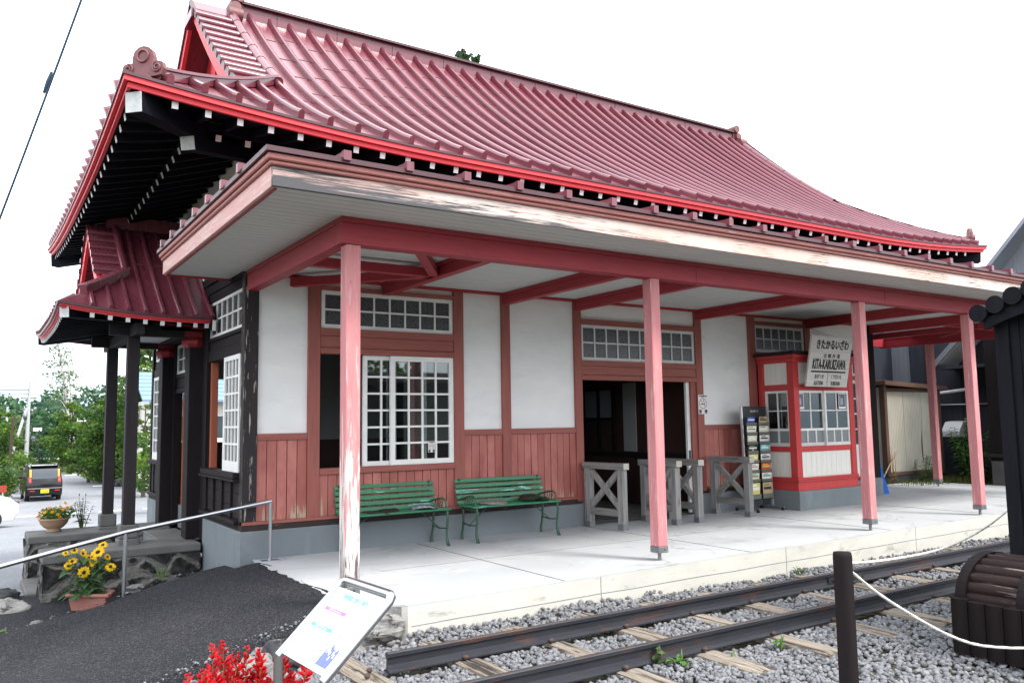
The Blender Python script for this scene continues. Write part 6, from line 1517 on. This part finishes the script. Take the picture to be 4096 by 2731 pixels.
# sunflower planter
PLc = Vector((-1.25, .72, -.425)); rz = rad(-22)
mb = MB()
def trough(mb, s, z0, z1, m):
    a, b, t = .175 * s, .105 * s, .018
    lo = [(-a * .8, -b * .8), (a * .8, -b * .8), (a * .8, b * .8), (-a * .8, b * .8)]; hi = [(-a, -b), (a, -b), (a, b), (-a, b)]; rim = [(-a - .02, -b - .02), (a + .02, -b - .02), (a + .02, b + .02), (-a - .02, b + .02)]; inn = [(x * .88, y * .84) for x, y in hi]
    V4 = [(x, y, z0) for x, y in lo] + [(x, y, z1 - .03) for x, y in hi] + [(x, y, z1 - .03) for x, y in rim] + [(x, y, z1) for x, y in rim] + [(x, y, z1) for x, y in inn] + [(x * .9, y * .9, z1 - .06) for x, y in inn]
    mb.add(V4, [(l * 4 + i, l * 4 + (i + 1) % 4, l * 4 + 4 + (i + 1) % 4, l * 4 + 4 + i) for l in range(5) for i in range(4)] + [(3, 2, 1, 0)], m)
    mb.add([(x * .9, y * .9, z1 - .055) for x, y in inn], [(0, 1, 2, 3)], 'soil')
trough(mb, 1, 0, .165, 'terracotta'); o = mb.build('planter', loc=PLc, bevel=.006); o.rotation_euler = (0, rad(3), rz); tag(o, 'terracotta trough planter standing at the foot of the stone steps', 'planter')
SF = empty('sunflower_plant', PLc + Vector((0, 0, .11)), 'yellow sunflowers growing in the terracotta trough', 'plant')
heads = [(-.22, .05, .44, .035), (-.16, .02, .36, .05), (-.20, -.02, .33, .042), (-.14, .05, .47, .045), (-.06, .05, .43, .045), (.06, .0, .43, .068), (.11, .05, .49, .050), (.02, -.02, .35, .055), (-.07, -.08, .265, .060), (.15, .04, .37, .038), (.17, -.05, .285, .052), (-.02, .04, .38, .04)]
st = MB(); lf = MB()
for i, (x, y, z, r_) in enumerate(heads):
    b = Vector((.02 + random.uniform(-.07, .07), random.uniform(-.03, .03), 0)); h = Vector((x, y, z)); m_ = (b + h) / 2 + Vector((random.uniform(-.02, .02), 0, .04))
    st.tube([tuple(b), tuple(m_), tuple(h)], .0045, 'stem', 6)
    f = MB(); flower(f, h, (-.25 + random.uniform(-.9, .8), -.8, .25 + random.uniform(-.5, .8)), r_, 13, 'petal_y', 'disc'); f.build('flower_head', SF)
    for k in range(7):
        t = random.uniform(.2, .95); p = b.lerp(h, t); a = random.random() * 6.28; leaf_blade(lf, p, (math.cos(a), math.sin(a) * .8, .25), random.uniform(.08, .17), random.uniform(.06, .10), 'leaf_sun', .5)
for k in range(30): a = k * .8; leaf_blade(lf, (.05 * math.cos(a) - .06, .04 * math.sin(a), .02 + .05 * random.random()), (math.cos(a), math.sin(a), .3), random.uniform(.12, .20), .07, 'leaf_sun', .5)
st.build('stem', SF); lf.build('leaf', SF)
wd = MB()
for k in range(11): a = k * .57 + .3; leaf_blade(wd, (0, 0, 0), (math.cos(a), math.sin(a), .5), random.uniform(.10, .17), .055, 'leaf_dark', .5)
tag(wd.build('weed', loc=(-1.52, .78, -.45)), 'broad-leaved weed between the stone wall and the terracotta trough', 'weed')
# marigold bowl on the far cheek wall
BWc = Vector((-1.35, 3.78, .03))
tag(MB().lathe([(0, 0), (.09, 0), (.09, .018), (.075, .03), (.115, .055), (.155, .10), (.172, .145), (.188, .16), (.186, .172), (.168, .168), (.158, .15)], (0, 0, 0), 'bowl', 28).lathe([(.16, .15), (.05, .165), (0, .168)], (0, 0, 0), 'soil', 20).build('flower_bowl', loc=BWc), 'tan bowl-shaped pot standing on the far cheek wall of the steps', 'pot')
MG = empty('marigold_plant', BWc + Vector((0, 0, .15)), 'orange and yellow marigolds in the tan bowl', 'plant')
o = bpy.data.objects.new('leaf', qmesh('marigold_leaf', np.concatenate([quads(240, (x, y, .07), (.09, .08, .09), .032, .5, .1) for x, y in ((-.09, 0), (.0, .05), (.09, .0), (0, -.07), (.16, .03))]), 'leaf_plant')); COL.objects.link(o); o.parent = MG
for (x, y, z, c) in ((-.19, -.05, .05, 'o'), (-.16, -.07, .08, 'o'), (-.11, -.08, .10, 'y'), (-.06, -.06, .15, 'o'), (-.03, -.10, .10, 'y'), (.0, -.04, .13, 'o'), (.03, -.12, .07, 'y'), (.06, -.03, .16, 'y'), (.09, -.08, .12, 'o'), (.12, .0, .20, 'y'), (.19, .02, .14, 'o'), (.14, -.08, .15, 'o'), (-.13, .0, .13, 'o'), (.05, -.12, .04, 'o')):
    f = MB(); flower(f, (x, y, z), (random.uniform(-.5, .3), -.7, .6), .024, 9, 'petal_' + c, 'petal_o', .6); f.build('flower_head', MG)
def leafy(name, loc, h, label, n=5, L=.12, w=.03, leaf='leaf_plant', spread=.2, group=None, seed=0, buds=0, cat='plant'):
    rg = random.Random(seed); r = empty(name, loc, label, cat, group); st, lf = MB(), MB()
    for i in range(n):
        a = rg.random() * 6.28; q = spread * rg.random(); hh = h * rg.uniform(.7, 1); top = Vector((q * math.cos(a), q * math.sin(a), hh)); b = Vector((top.x * .25, top.y * .25, 0))
        st.tube([tuple(b), tuple(b.lerp(top, .5) + Vector((0, 0, .02))), tuple(top)], [.006, .005, .003], 'stem', 5)
        k = 0
        while k < int(hh / .03):
            t = .15 + .85 * k / max(1, int(hh / .03)); p = b.lerp(top, t); an = k * 2.4 + rg.random(); ll = L * (1.1 - .6 * t) * rg.uniform(.8, 1.2); leaf_blade(lf, p, (math.cos(an), math.sin(an), .35), ll, w * rg.uniform(.8, 1.2), leaf, .45); k += 1
        if i < buds: st.lathe([(0, 0), (.007, .004), (.009, .018), (0, .026)], (top.x, top.y, top.z + .05), 'stem', 8); st.tube([tuple(top), (top.x, top.y, top.z + .05)], .0025, 'stem', 4)
    st.build('stem', r); lf.build('leaf', r); return r
leafy('leafy_plant', (-1.0, 4.0, .03), .38, 'dark green bushy plant with buds beside the tan bowl', 9, .11, .028, 'leaf_dark', .17, seed=3, buds=4)
leafy('weed', (15.35, .75, -.05), 1.35, 'tall leafy weed in front of the white vent hood', 9, .24, .075, 'leaf_plant', .55, 'weeds by the shed', 4)
leafy('weed', (14.3, 1.25, -.05), .65, 'short weed between the shed and the rear canopy post', 7, .18, .05, 'leaf_plant', .5, 'weeds by the shed', 5)
leafy('weed', (12.9, 1.45, -.05), .45, 'low green weed at the foot of the dark corner post', 7, .14, .05, 'leaf_dark', .3, 'weeds by the shed', 6)
leafy('weed', (16.2, .95, -.05), .7, 'grassy weed right of the tall one beside the dark wall', 8, .3, .03, 'leaf', .4, 'weeds by the shed', 7)
leafy('dry_weed', (13.55, 1.38, -.05), .85, 'brown dry stalks in front of the shed door', 5, .05, .02, 'petal_o', .25, 'weeds by the shed', 8)
leafy('track_weed', (1.62, -4.50, -.25), .09, 'green cranesbill weed against the near rail', 9, .07, .06, 'leaf_plant', .14, 'weeds in the ballast', 9)
leafy('track_weed', (1.50, -4.42, -.24), .13, 'yellow-green sprout with lobed leaves on the near rail', 4, .07, .06, 'leaf_light', .08, 'weeds in the ballast', 10)
leafy('track_weed', (2.0, -4.60, -.25), .05, 'tiny sprout in the ballast right of the cranesbill', 3, .04, .03, 'leaf_plant', .05, 'weeds in the ballast', 11)
leafy('track_weed', (2.45, -4.62, -.25), .09, 'small bright weed in the ballast beside a sleeper end', 6, .08, .03, 'leaf_plant', .07, 'weeds in the ballast', 12)
leafy('track_weed', (4.78, -2.98, -.25), .09, 'small green weed at the foot of the platform edge', 6, .07, .03, 'leaf_light', .1, 'weeds in the ballast', 13)
leafy('weed', (-.62, .62, -.20), .13, 'tuft of grass at the foot of the stone steps', 8, .12, .012, 'leaf', .1, 'weeds by the ramp', 14)
leafy('weed', (-1.98, -.02, -.42), .07, 'tiny green sprout on the lower asphalt at the far left', 3, .08, .04, 'leaf_plant', .04, 'weeds by the ramp', 15)
# red salvia in the foreground
def salvia(x, y, h, label, seed, nsp=3, lean=0):
    rg = random.Random(seed); z = -.34; r = empty('salvia_plant', (x, y, z), label, 'flower', 'red salvia at the bottom edge'); st, lf, fl = MB(), MB(), MB()
    for s in range(nsp):
        tx, ty = (0, 0) if s == 0 else (rg.uniform(-.07, .07), rg.uniform(-.05, .05)); hh = h if s == 0 else h * rg.uniform(.72, .95); top = Vector((tx + lean * hh, ty, hh)); b = Vector((tx * .2, ty * .2, 0))
        st.tube([tuple(b), tuple(b.lerp(top, .6)), tuple(top)], [.004, .003, .002], 'stem', 5)
        nn = 14
        for k in range(nn):
            t = 1 - .42 * k / nn; p = b.lerp(top, t)
            for q in range(3 if k > 2 else 2):
                a = rg.random() * 6.28; L = (.026 + .032 * min(1, k / 5)) * rg.uniform(.8, 1.25); d = Vector((math.cos(a), math.sin(a), .75 if k > 3 else 1.6)).normalized(); w = .012 + .006 * min(1, k / 4)
                s_ = d.orthogonal().normalized(); u_ = d.cross(s_); e = p + d * L
                fl.add([p, p + d * L * .5 + s_ * w * .5, p + d * L * .5 + u_ * w * .5, p + d * L * .5 - s_ * w * .5, p + d * L * .5 - u_ * w * .5, e + Vector((0, 0, -.004))], [(0, 1, 2), (0, 2, 3), (0, 3, 4), (0, 4, 1), (1, 5, 2), (2, 5, 3), (3, 5, 4), (4, 5, 1)], 'petal_r', False)
        for k in range(7):
            t = .12 + .5 * k / 7; p = b.lerp(top, t); a = k * 2.4 + rg.random(); leaf_blade(lf, p, (math.cos(a), math.sin(a), .3), rg.uniform(.05, .08), .032, 'leaf_plant' if k % 3 else 'leaf_light', .4)
    st.build('stem', r); lf.build('leaf', r); fl.build('flower_spike', r); return r
for i, (x, y, h, lab, ln) in enumerate(((-1.41, -4.40, .535, 'red salvia spike standing alone at the left end of the group', 0), (-1.32, -4.38, .53, 'small red salvia between the left spike and the tall clump', .0), (-1.262, -4.33, .63, 'tallest red salvia at the left of the clump', -.04), (-1.20, -4.30, .635, 'tall red salvia right beside the tallest', -.05), (-1.15, -4.36, .605, 'dense red salvia in the middle of the clump', .03), (-1.08, -4.33, .575, 'red salvia in front of the pitted pale rock', .03), (-1.0, -4.38, .55, 'red salvia right of the pitted rock', .10), (-.96, -4.42, .475, 'short red salvia left of the board leg', .06), (-.90, -4.40, .50, 'red salvia leaning in front of the board leg', .10), (-1.12, -4.48, .46, 'low red salvia at the bottom centre of the clump', 0), (-1.24, -4.46, .47, 'low red salvia below the blue flowers', 0), (-1.03, -4.5, .44, 'low red salvia at the right bottom of the clump', .03))): salvia(x, y, h, lab, 30 + i, 4 if i > 1 else 2, ln)
for i, (x, z, lab) in enumerate(((-1.235, .14, 'left of two small blue dayflowers among the red salvia'), (-1.165, .135, 'right of two small blue dayflowers among the red salvia'))):
    r = empty('dayflower', (x, -4.56, -.30), lab, 'flower', 'blue dayflowers'); h = z + .30; f = MB()
    for s in (-1, 1): leaf_blade(f, (0, 0, h), (s, -.2, .5), .022, .020, 'petal_b', .1)
    f.build('flower_head', r); q = MB(); q.tube([(0, 0, 0), (.01, 0, h * .6), (0, 0, h)], .0025, 'stem', 5); q.build('stem', r); q = MB()
    for k in range(5): leaf_blade(q, (.005, 0, h * (.35 + .13 * k)), (math.cos(k * 2.3), math.sin(k * 2.3) * .5, .45), .07, .018, 'leaf_light', .3)
    q.build('leaf', r)
# ------------------------------------------------------------------ street: cars, poles, lamps, signs, house
def car(name, loc, rz, paint, label, plate, kind='box'):
    r = empty(name, loc, label, 'car', None, rz); W = .715        # the rear faces -y
    def body(mb):
        if kind == 'box': prof = [(-1.62, .42), (-1.66, .62), (-1.63, .86), (-1.56, 1.02), (-1.47, 1.30), (-1.38, 1.50), (-1.2, 1.565), (-.3, 1.60), (.45, 1.57), (.72, 1.47), (1.1, 1.02), (1.55, .90), (1.66, .72), (1.66, .40), (1.5, .24), (-1.5, .24)]
        else: prof = [(-1.95, .45), (-2.0, .65), (-1.95, .95), (-1.85, 1.10), (-1.5, 1.38), (-1.1, 1.47), (-.2, 1.50), (.4, 1.42), (1.15, 1.02), (1.75, .88), (1.98, .70), (2.02, .45), (1.9, .25), (-1.8, .25)]
        n = len(prof); secs = []
        for u, ins in ((-1, 0), (-.93, .0), (0, 0), (.93, .0), (1, 0)):
            s = []
            for y, z in prof:
                tum = .13 * max(0, (z - .9) / .7); x = u * (W - tum) if abs(u) < 1 else u * (W - tum)
                k = .035 if abs(u) == 1 else 0; cy = sum(p[0] for p in prof) / n; s.append((x, y * (1 - k * .8), z * (1 - k * .35)))
            secs.append(s)
        vs = [p for s in secs for p in s]
        mb.add(vs, [(a * n + i, a * n + (i + 1) % n, (a + 1) * n + (i + 1) % n, (a + 1) * n + i) for a in range(4) for i in range(n)], paint, True)
        for a in (0, 4): mb.add(secs[a], [tuple(range(n))], paint)
    mb = MB(); body(mb); mb.build('body', r)
    y0 = -1.66 if kind == 'box' else -2.0
    def onback(x0, x1, za, zb, m, o=.012):   # piece lying on the sloping rear
        f = (lambda z: np.interp(z, [.42, .62, .86, 1.02, 1.30, 1.5], [-1.62, -1.66, -1.63, -1.56, -1.47, -1.38])) if kind == 'box' else (lambda z: np.interp(z, [.45, .65, .95, 1.10, 1.38], [-1.95, -2.0, -1.95, -1.85, -1.5]))
        mb = MB(); zs = lin(za, zb, 5)
        mb.add([(x, f(z) - o, z) for z in zs for x in (x0, x1)] + [(x, f(z) + .02, z) for z in zs for x in (x0, x1)], [(2 * i, 2 * i + 1, 2 * i + 3, 2 * i + 2) for i in range(4)] + [(0, 10, 11, 1), (8, 9, 19, 18)] + [(2 * i, 2 * i + 2, 2 * i + 12, 2 * i + 10) for i in range(4)] + [(2 * i + 1, 2 * i + 11, 2 * i + 13, 2 * i + 3) for i in range(4)], m); return mb
    if kind == 'box':
        onback(-.50, .50, 1.0, 1.44, 'carglass').build('rear_window', r)
        for s in (-1, 1):
            a, b = sorted((s * .52, s * .60)); onback(a, b, 1.08, 1.42, 'lamp_amber', .014).build('tail_lamp', r); a, b = sorted((s * .53, s * .63)); onback(a, b, .84, 1.075, 'lamp_red', .014).build('tail_lamp', r)
            mm = MB(); mm.add(*blob(6, 8, (.07, .05, .075), (s * .80, .62, 1.0), 0), paint, True); mm.beam((s * .66, .62, .97), (s * .76, .62, .98), .03, .03, paint); mm.build('side_mirror', r)
        mb = MB(); mb.box(-.69, .69, -1.74, -1.5, .30, .56, paint); mb.box(-.69, .69, -1.75, -1.73, .555, .60, 'zinc'); mb.build('bumper', r, .03)
        for s in (-1, 1): a, b = sorted((s * .40, s * .60)); MB().box(a, b, -1.752, -1.74, .46, .50, 'lamp_red').build('reflector', r)
        p = MB().box(-.165, .165, -1.762, -1.75, .375, .54, 'plate_y').build('licence_plate', r); mb = MB(); put_text(mb, plate, .10, (0, -1.7635, .405), bold=.003, width=.26); mb.build('plate_text', p)
        mb = MB(); mb.box(-.56, .56, -1.44, -1.22, 1.555, 1.585, paint); 
        for s in (-1, 1): mb.tube([(s * .52, -1.2, 1.60), (s * .52, -1.0, 1.64), (s * .52, .3, 1.65), (s * .52, .5, 1.60)], .018, paint, 8)
        mb.build('roof_spoiler', r, .01)
    mb = MB(); ws = (-.95, .78) if kind == 'box' else (-1.2, 1.3)
    for s in (-1, 1):
        sd = MB(); zb, zt = (1.02, 1.44) if kind == 'box' else (1.02, 1.38)
        for a, b in (((-1.30, -.75), (-.70, .05), (.10, .62)) if kind == 'box' else ((-1.35, -.75), (-.70, .0), (.05, .65))):
            sd.add([(s * (W - .13 * (z - .9) / .7 + .004), y, z) for y, z in ((a, zb), (b + .1 * (b > .1), zb), (b - .12 * (b > .1), zt), (a + .03, zt))], [(0, 1, 2, 3)], 'carglass')
        sd.build('side_window', r)
        for y in ws:
            w_ = MB(); w_.tube([(s * (W - .17), y, .27), (s * (W + .005), y, .27)], .27, 'rubber', 20); w_.tube([(s * (W - .02), y, .27), (s * (W + .012), y, .27)], .17, 'alu', 16); w_.build('wheel', r)
    if kind != 'box':
        for s in (-1, 1): mm = MB(); mm.add(*blob(6, 8, (.14, .20, .09), (s * .52, 1.86, .74), 0), 'carglass', True); mm.build('headlight', r)
        f = MB(); f.add([(x, y, z) for x, y, z in ((-.6, 1.13, 1.05), (.6, 1.13, 1.05), (.54, .45, 1.42), (-.54, .45, 1.42))], [(0, 1, 2, 3)], 'carglass'); f.xf(Matrix.Translation((0, .02, .015))); f.build('windscreen', r)
    else:
        f = MB(); f.add([(-.58, 1.08, 1.05), (.58, 1.08, 1.05), (.52, .75, 1.46), (-.52, .75, 1.46)], [(0, 1, 2, 3)], 'carglass'); f.xf(Matrix.Translation((0, .02, .015))); f.build('windscreen', r)
    return r
car('parked_car', (.53, 36.2, float(gz(.5, 36)) + .035), rad(2), 'carblack', 'black boxy hatchback with amber tail lamps stopped on the street', '・2 64')
car('parked_car', (-3.07, 21.2, float(gz(-2, 21)) + .035), rad(-82), 'carwhite', 'white car whose rounded end shows at the left edge', '', 'sedan')
GP = 'utility poles'
def upole(x, y, h, label, arms=1, brace=None):
    z = float(gz(x, y)); r = empty('utility_pole', (x, y, z), label, 'pole', GP)
    MB().tube([(0, 0, -.3), (.0, 0, h * .6), (.03, 0, h)], [.15, .12, .085], 'galv', 12).build('pole_shaft', r)
    mb = MB()
    for k in range(arms): mb.box(-.5, .5, -.04, .04, h * (.82 - .12 * k), h * (.82 - .12 * k) + .07, 'zinc'); mb.lathe([(0, 0), (.04, 0), (.04, .09), (0, .1)], (.4, 0, h * (.82 - .12 * k) + .07), 'plastic_w', 8)
    mb.lathe([(0, 0), (.14, 0), (.14, .4), (0, .42)], (-.2, -.1, h * .6), 'zinc', 12); mb.build('cross_arm', r)
    if brace: MB().tube([(brace[0], brace[1], -.2), (-.1, 0, brace[2])], .10, 'galv', 10).build('brace_pole', r)
    return r
upole(1.07, 60, 6.7, 'tall grey utility pole with a leaning brace pole', 2, (-1.35, -.6, 4.8))
upole(.25, 76, 5.3, 'shorter utility pole at the far left', 1)
tag(MB().tube([(-.50, 45, -2.1), (-.44, 45, .1), (-.36, 45, 2.0)], .07, 'rust', 10).build('rusty_pole'), 'rusty orange-brown pole leaning slightly at the left edge', 'pole')
def lampp(x, y, h, label):
    z = float(gz(x, y)); r = empty('lamp_post', (x, y, z), label, 'lamp post', 'lantern posts along the street')
    MB().tube([(0, 0, -.2), (0, 0, h)], .045, 'plastic_b', 10).build('post_shaft', r); MB().box(-.42, .18, -.02, .02, h - .10, h + .16, 'plastic_w').build('name_plate', r)
    for dx, dz in ((-.70, -.25), (-.38, -.62)):
        l = MB(); l.lathe([(0, -.28), (.09, -.28), (.14, -.02), (.17, -.01), (.06, .09), (0, .14)], (dx, 0, h + dz), flat('lantern', (.10, .12, .15), .3), 6, False); l.build('lantern', r)
        MB().tube([(dx, 0, h + dz + .12), (dx, 0, h + dz + .2), (0, 0, h + dz + .2)], .018, 'plastic_b', 6).build('lamp_arm', r)
lampp(2.16, 66, 3.25, 'thin black lantern post with a white plate beside the far bushes')
lampp(4.62, 60, 3.9, 'black lantern post with a white plate in front of the dark trees')
sg = empty('roadside_sign', (4.82, 69, float(gz(4.8, 69))), 'white upright roadside signboard with dark vertical writing', 'sign')
MB().box(-.38, .38, -.06, .06, .0, 1.42, 'plastic_w').build('sign_panel', sg); mb = MB()
for k, ch in enumerate('北軽井沢'): put_text(mb, ch, .26, (-.12, -.065, 1.02 - .27 * k), flat('sign_navy', (.05, .12, .25)), bold=.01)
put_text(mb, 'ようこそ', .12, (.05, -.065, 1.27), flat('sign_navy', (.05, .12, .25))); mb.build('lettering', sg)
tag(MB().box(-.1, .1, -.03, .03, 0, .95, 'plastic_w').box(-.11, .11, -.032, .032, .95, 1.35, flat('poster_red', (.5, .2, .2))).box(-.05, .05, -.034, -.03, .35, .8, 'ink').build('direction_post', loc=(.12, 40, float(gz(.1, 40)))), 'white marker post with a dark symbol behind the black car', 'post')
tag(MB().box(-.17, .15, -.03, .03, .42, .74, flat('signal_red', (.34, .04, .025))).box(-.03, .03, -.02, .02, 0, .42, 'galv').build('red_panel', loc=(-.98, 36, float(gz(-.8, 36)))), 'small red panel on a short post at the left edge among the weeds', 'panel')
tag(MB().box(-2.4, 2.2, -.15, .15, .45, .75, 'paper').box(-2.4, -2.2, -.1, .1, 0, .45, 'galv').box(1.9, 2.1, -.1, .1, 0, .45, 'galv').build('guard_rail', loc=(2.7, 79, float(gz(2.7, 79)))), 'pale guard rail at the far end of the street', 'guard rail')
mb = MB(); trough(mb, 1.5, 0, .16, 'terracotta'); tag(mb.build('planter', loc=(-.62, 34.3, float(gz(-.6, 34)))), 'small terracotta trough on the left verge in front of the black car', 'planter')
hs = empty('village_house', (7.5, 38, float(gz(7, 38))), 'cream house with a blue metal roof behind the street trees', 'house')
MB().box(-2.0, 4.5, 0, 5, 0, 4.7, 'housewall').build('house_wall', hs)
mb = MB()
for y0, y1, z0, z1 in ((-.8, 2.5, 4.6, 6.2), (5.8, 2.5, 4.6, 6.2)):
    mb.extrude([(-2.5, y0, z0), (-2.5, y1, z1), (-2.5, y1, z1 + .12), (-2.5, y0, z0 + .12)], (7.5, 0, 0), 'blueroof')
    for k in range(6): t = (k + 1) / 7; mb.box(-2.51, 5.01, y0 + (y1 - y0) * t - .02, y0 + (y1 - y0) * t + .02, z0 + (z1 - z0) * t + .05, z0 + (z1 - z0) * t + .15, 'blueroof')
mb.build('house_roof', hs)
for x in (-1.0, .9, 2.6):
    w_ = MB().box(x, x + .9, -.03, .02, 2.6, 3.9, 'white').build('window', hs); MB().box(x + .06, x + .84, -.04, -.03, 2.66, 3.84, 'carglass').build('pane', w_)
MB().tube([(-2.03, -.1, .2), (-2.03, -.1, 4.6)], .05, 'plastic_w', 8).build('drainpipe', hs)
# overhead cables
def cable(p, q, sag, r, label, m='cable', name='overhead_cable'):
    p, q = Vector(p), Vector(q); mb = MB(); mb.tube([p.lerp(q, t) - Vector((0, 0, 4 * sag * t * (1 - t))) for t in lin(0, 1, 24)], r, m, 6); return tag(mb.build(name), label, 'cable', 'overhead cables')
cable((-1.02, .3, 7.7), (-2.9, 2.6, .95), .12, .013, 'thick dark cable slanting down the sky at the far left')
tag(MB().tube([(-1.745, 1.02, 5.06), (-1.775, 1.05, 4.95), (-1.805, 1.09, 4.84)], [.013, .021, .013], 'cable', 8).build('cable_splice'), 'dark splice sleeve halfway along the thick cable', 'cable splice')
cable((1.07, 60, 4.2), (-14, 38, 6.8), 1.0, .03, 'upper of two drooping cables left of the tall utility pole'); cable((1.07, 60, 3.9), (-14, 38, 6.3), 1.0, .03, 'lower of two drooping cables left of the tall utility pole')
for i in range(3): cable((1.07, 60, 3.6 - .3 * i), (14, 62, 4.2 - .3 * i), .35, .016, ['top thin cable across the gap left of the trees', 'middle thin cable across the gap left of the trees', 'lowest thin cable across the gap left of the trees'][i])
# things on the counter inside
tag(MB().box(-.6, .6, -.2, .2, .70, .74, 'interior_wood').box(-.58, -.53, -.18, .18, 0, .7, 'interior_wood').box(.53, .58, -.18, .18, 0, .7, 'interior_wood').build('counter_table', loc=(5.0, 2.2, .012)), 'dark wooden table just inside the entrance', 'table')
tag(MB().lathe([(0, 0), (.035, 0), (.035, .13), (.014, .16), (.014, .19), (0, .19)], (0, 0, 0), flat('bottle_blue', (.06, .22, .55), .3), 14).box(-.012, .045, -.01, .01, .19, .205, 'plastic_w').build('sanitiser_bottle', loc=(5.28, 2.15, .752)), 'blue pump bottle on the dark table inside the entrance', 'bottle')
tag(MB().box(-.07, .07, -.05, .05, 0, .15, flat('box_yellow', (.65, .5, .08), .5)).box(-.05, .05, -.051, -.05, .04, .11, flat('box_green', (.2, .4, .1), .5)).build('leaflet_box', loc=(4.98, 2.15, .752)), 'yellow box on the dark table inside the entrance', 'box')
tag(MB().box(-.5, .5, -.03, .03, 0, .62, 'plastic_b').box(-.47, .47, -.032, -.03, .03, .59, 'carglass').box(-.2, .2, -.1, .1, -.3, 0, 'plastic_b').build('display_screen', loc=(6.05, 3.1, 1.12)), 'dark flat screen inside the entrance', 'screen')

# ------------------------------------------------------------------ camera, light, sky
cam = bpy.data.cameras.new('camera'); co = bpy.data.objects.new('camera', cam); COL.objects.link(co)
RM = [[0.8363363329845519, -0.5480088415459002, -0.01509462544991267], [-0.04131800587891118, -0.09046485152392965, 0.995042176507581], [0.5466574434673662, 0.831566245242238, 0.09830167472420408]]
m4 = Matrix(((RM[0][0], RM[1][0], -RM[2][0], -2.29346848), (RM[0][1], RM[1][1], -RM[2][1], -8.50908533), (RM[0][2], RM[1][2], -RM[2][2], 1.33698446), (0, 0, 0, 1)))
co.matrix_world = m4; cam.sensor_width = 36; cam.sensor_fit = 'HORIZONTAL'; cam.lens = 1884.456 / 2352 * 36; cam.clip_start = .05; cam.clip_end = 1500
SC.camera = co
SUN_EL, SUN_AZ = rad(52), rad(152)          # azimuth clockwise from +y
w = bpy.data.worlds.new('World'); SC.world = w; w.use_nodes = True; g = NG(w.node_tree); w.node_tree.nodes.clear()
sky = g.n('TexSky', sky_type='NISHITA', sun_disc=False, sun_elevation=SUN_EL, sun_rotation=SUN_AZ, air_density=1.0, dust_density=2.5, ozone_density=1.5)
tc = g.n('TexCoord'); mp = g.n('Mapping'); mp.inputs['Scale'].default_value = (1, 1, 2.5); g.l(tc.outputs['Generated'], mp.inputs[0])
cl = g.ramp(g.noise(mp.outputs[0], 2.2, 6, .6, .3), .32, .62)
mixc = g.mix(cl, sky.outputs[0], (14.5, 14.8, 15.4)); mixc = g.mix(.55, mixc, (13.5, 13.9, 14.8))
sp = g.n('SeparateXYZ'); g.l(tc.outputs['Generated'], sp.inputs[0]); mixc = g.mix(g.ramp(sp.outputs[2], .0, .13, (1, 1, 1, 1), (0, 0, 0, 1)), mixc, (4.2, 5.6, 6.4))
bg = g.n('Background'); bg.inputs[1].default_value = .10; g.l(mixc, bg.inputs[0]); wo = g.n('OutputWorld'); g.l(bg.outputs[0], wo.inputs[0])
sl = bpy.data.lights.new('sun', 'SUN'); so = bpy.data.objects.new('sun', sl); COL.objects.link(so); sl.energy = 2.0; sl.angle = rad(14); sl.color = (1, .96, .90)
dirv = Vector((math.sin(SUN_AZ) * math.cos(SUN_EL), math.cos(SUN_AZ) * math.cos(SUN_EL), math.sin(SUN_EL))); so.rotation_euler = dirv.to_track_quat('Z', 'Y').to_euler(); so.location = dirv * 40
SC.view_settings.view_transform = 'Standard'; SC.view_settings.look = 'None'; SC.view_settings.exposure = 1.25; SC.view_settings.gamma = 1; SC.view_settings.use_curve_mapping = False
SC.render.engine = 'CYCLES'; SC.cycles.max_bounces = 6; SC.cycles.transparent_max_bounces = 16
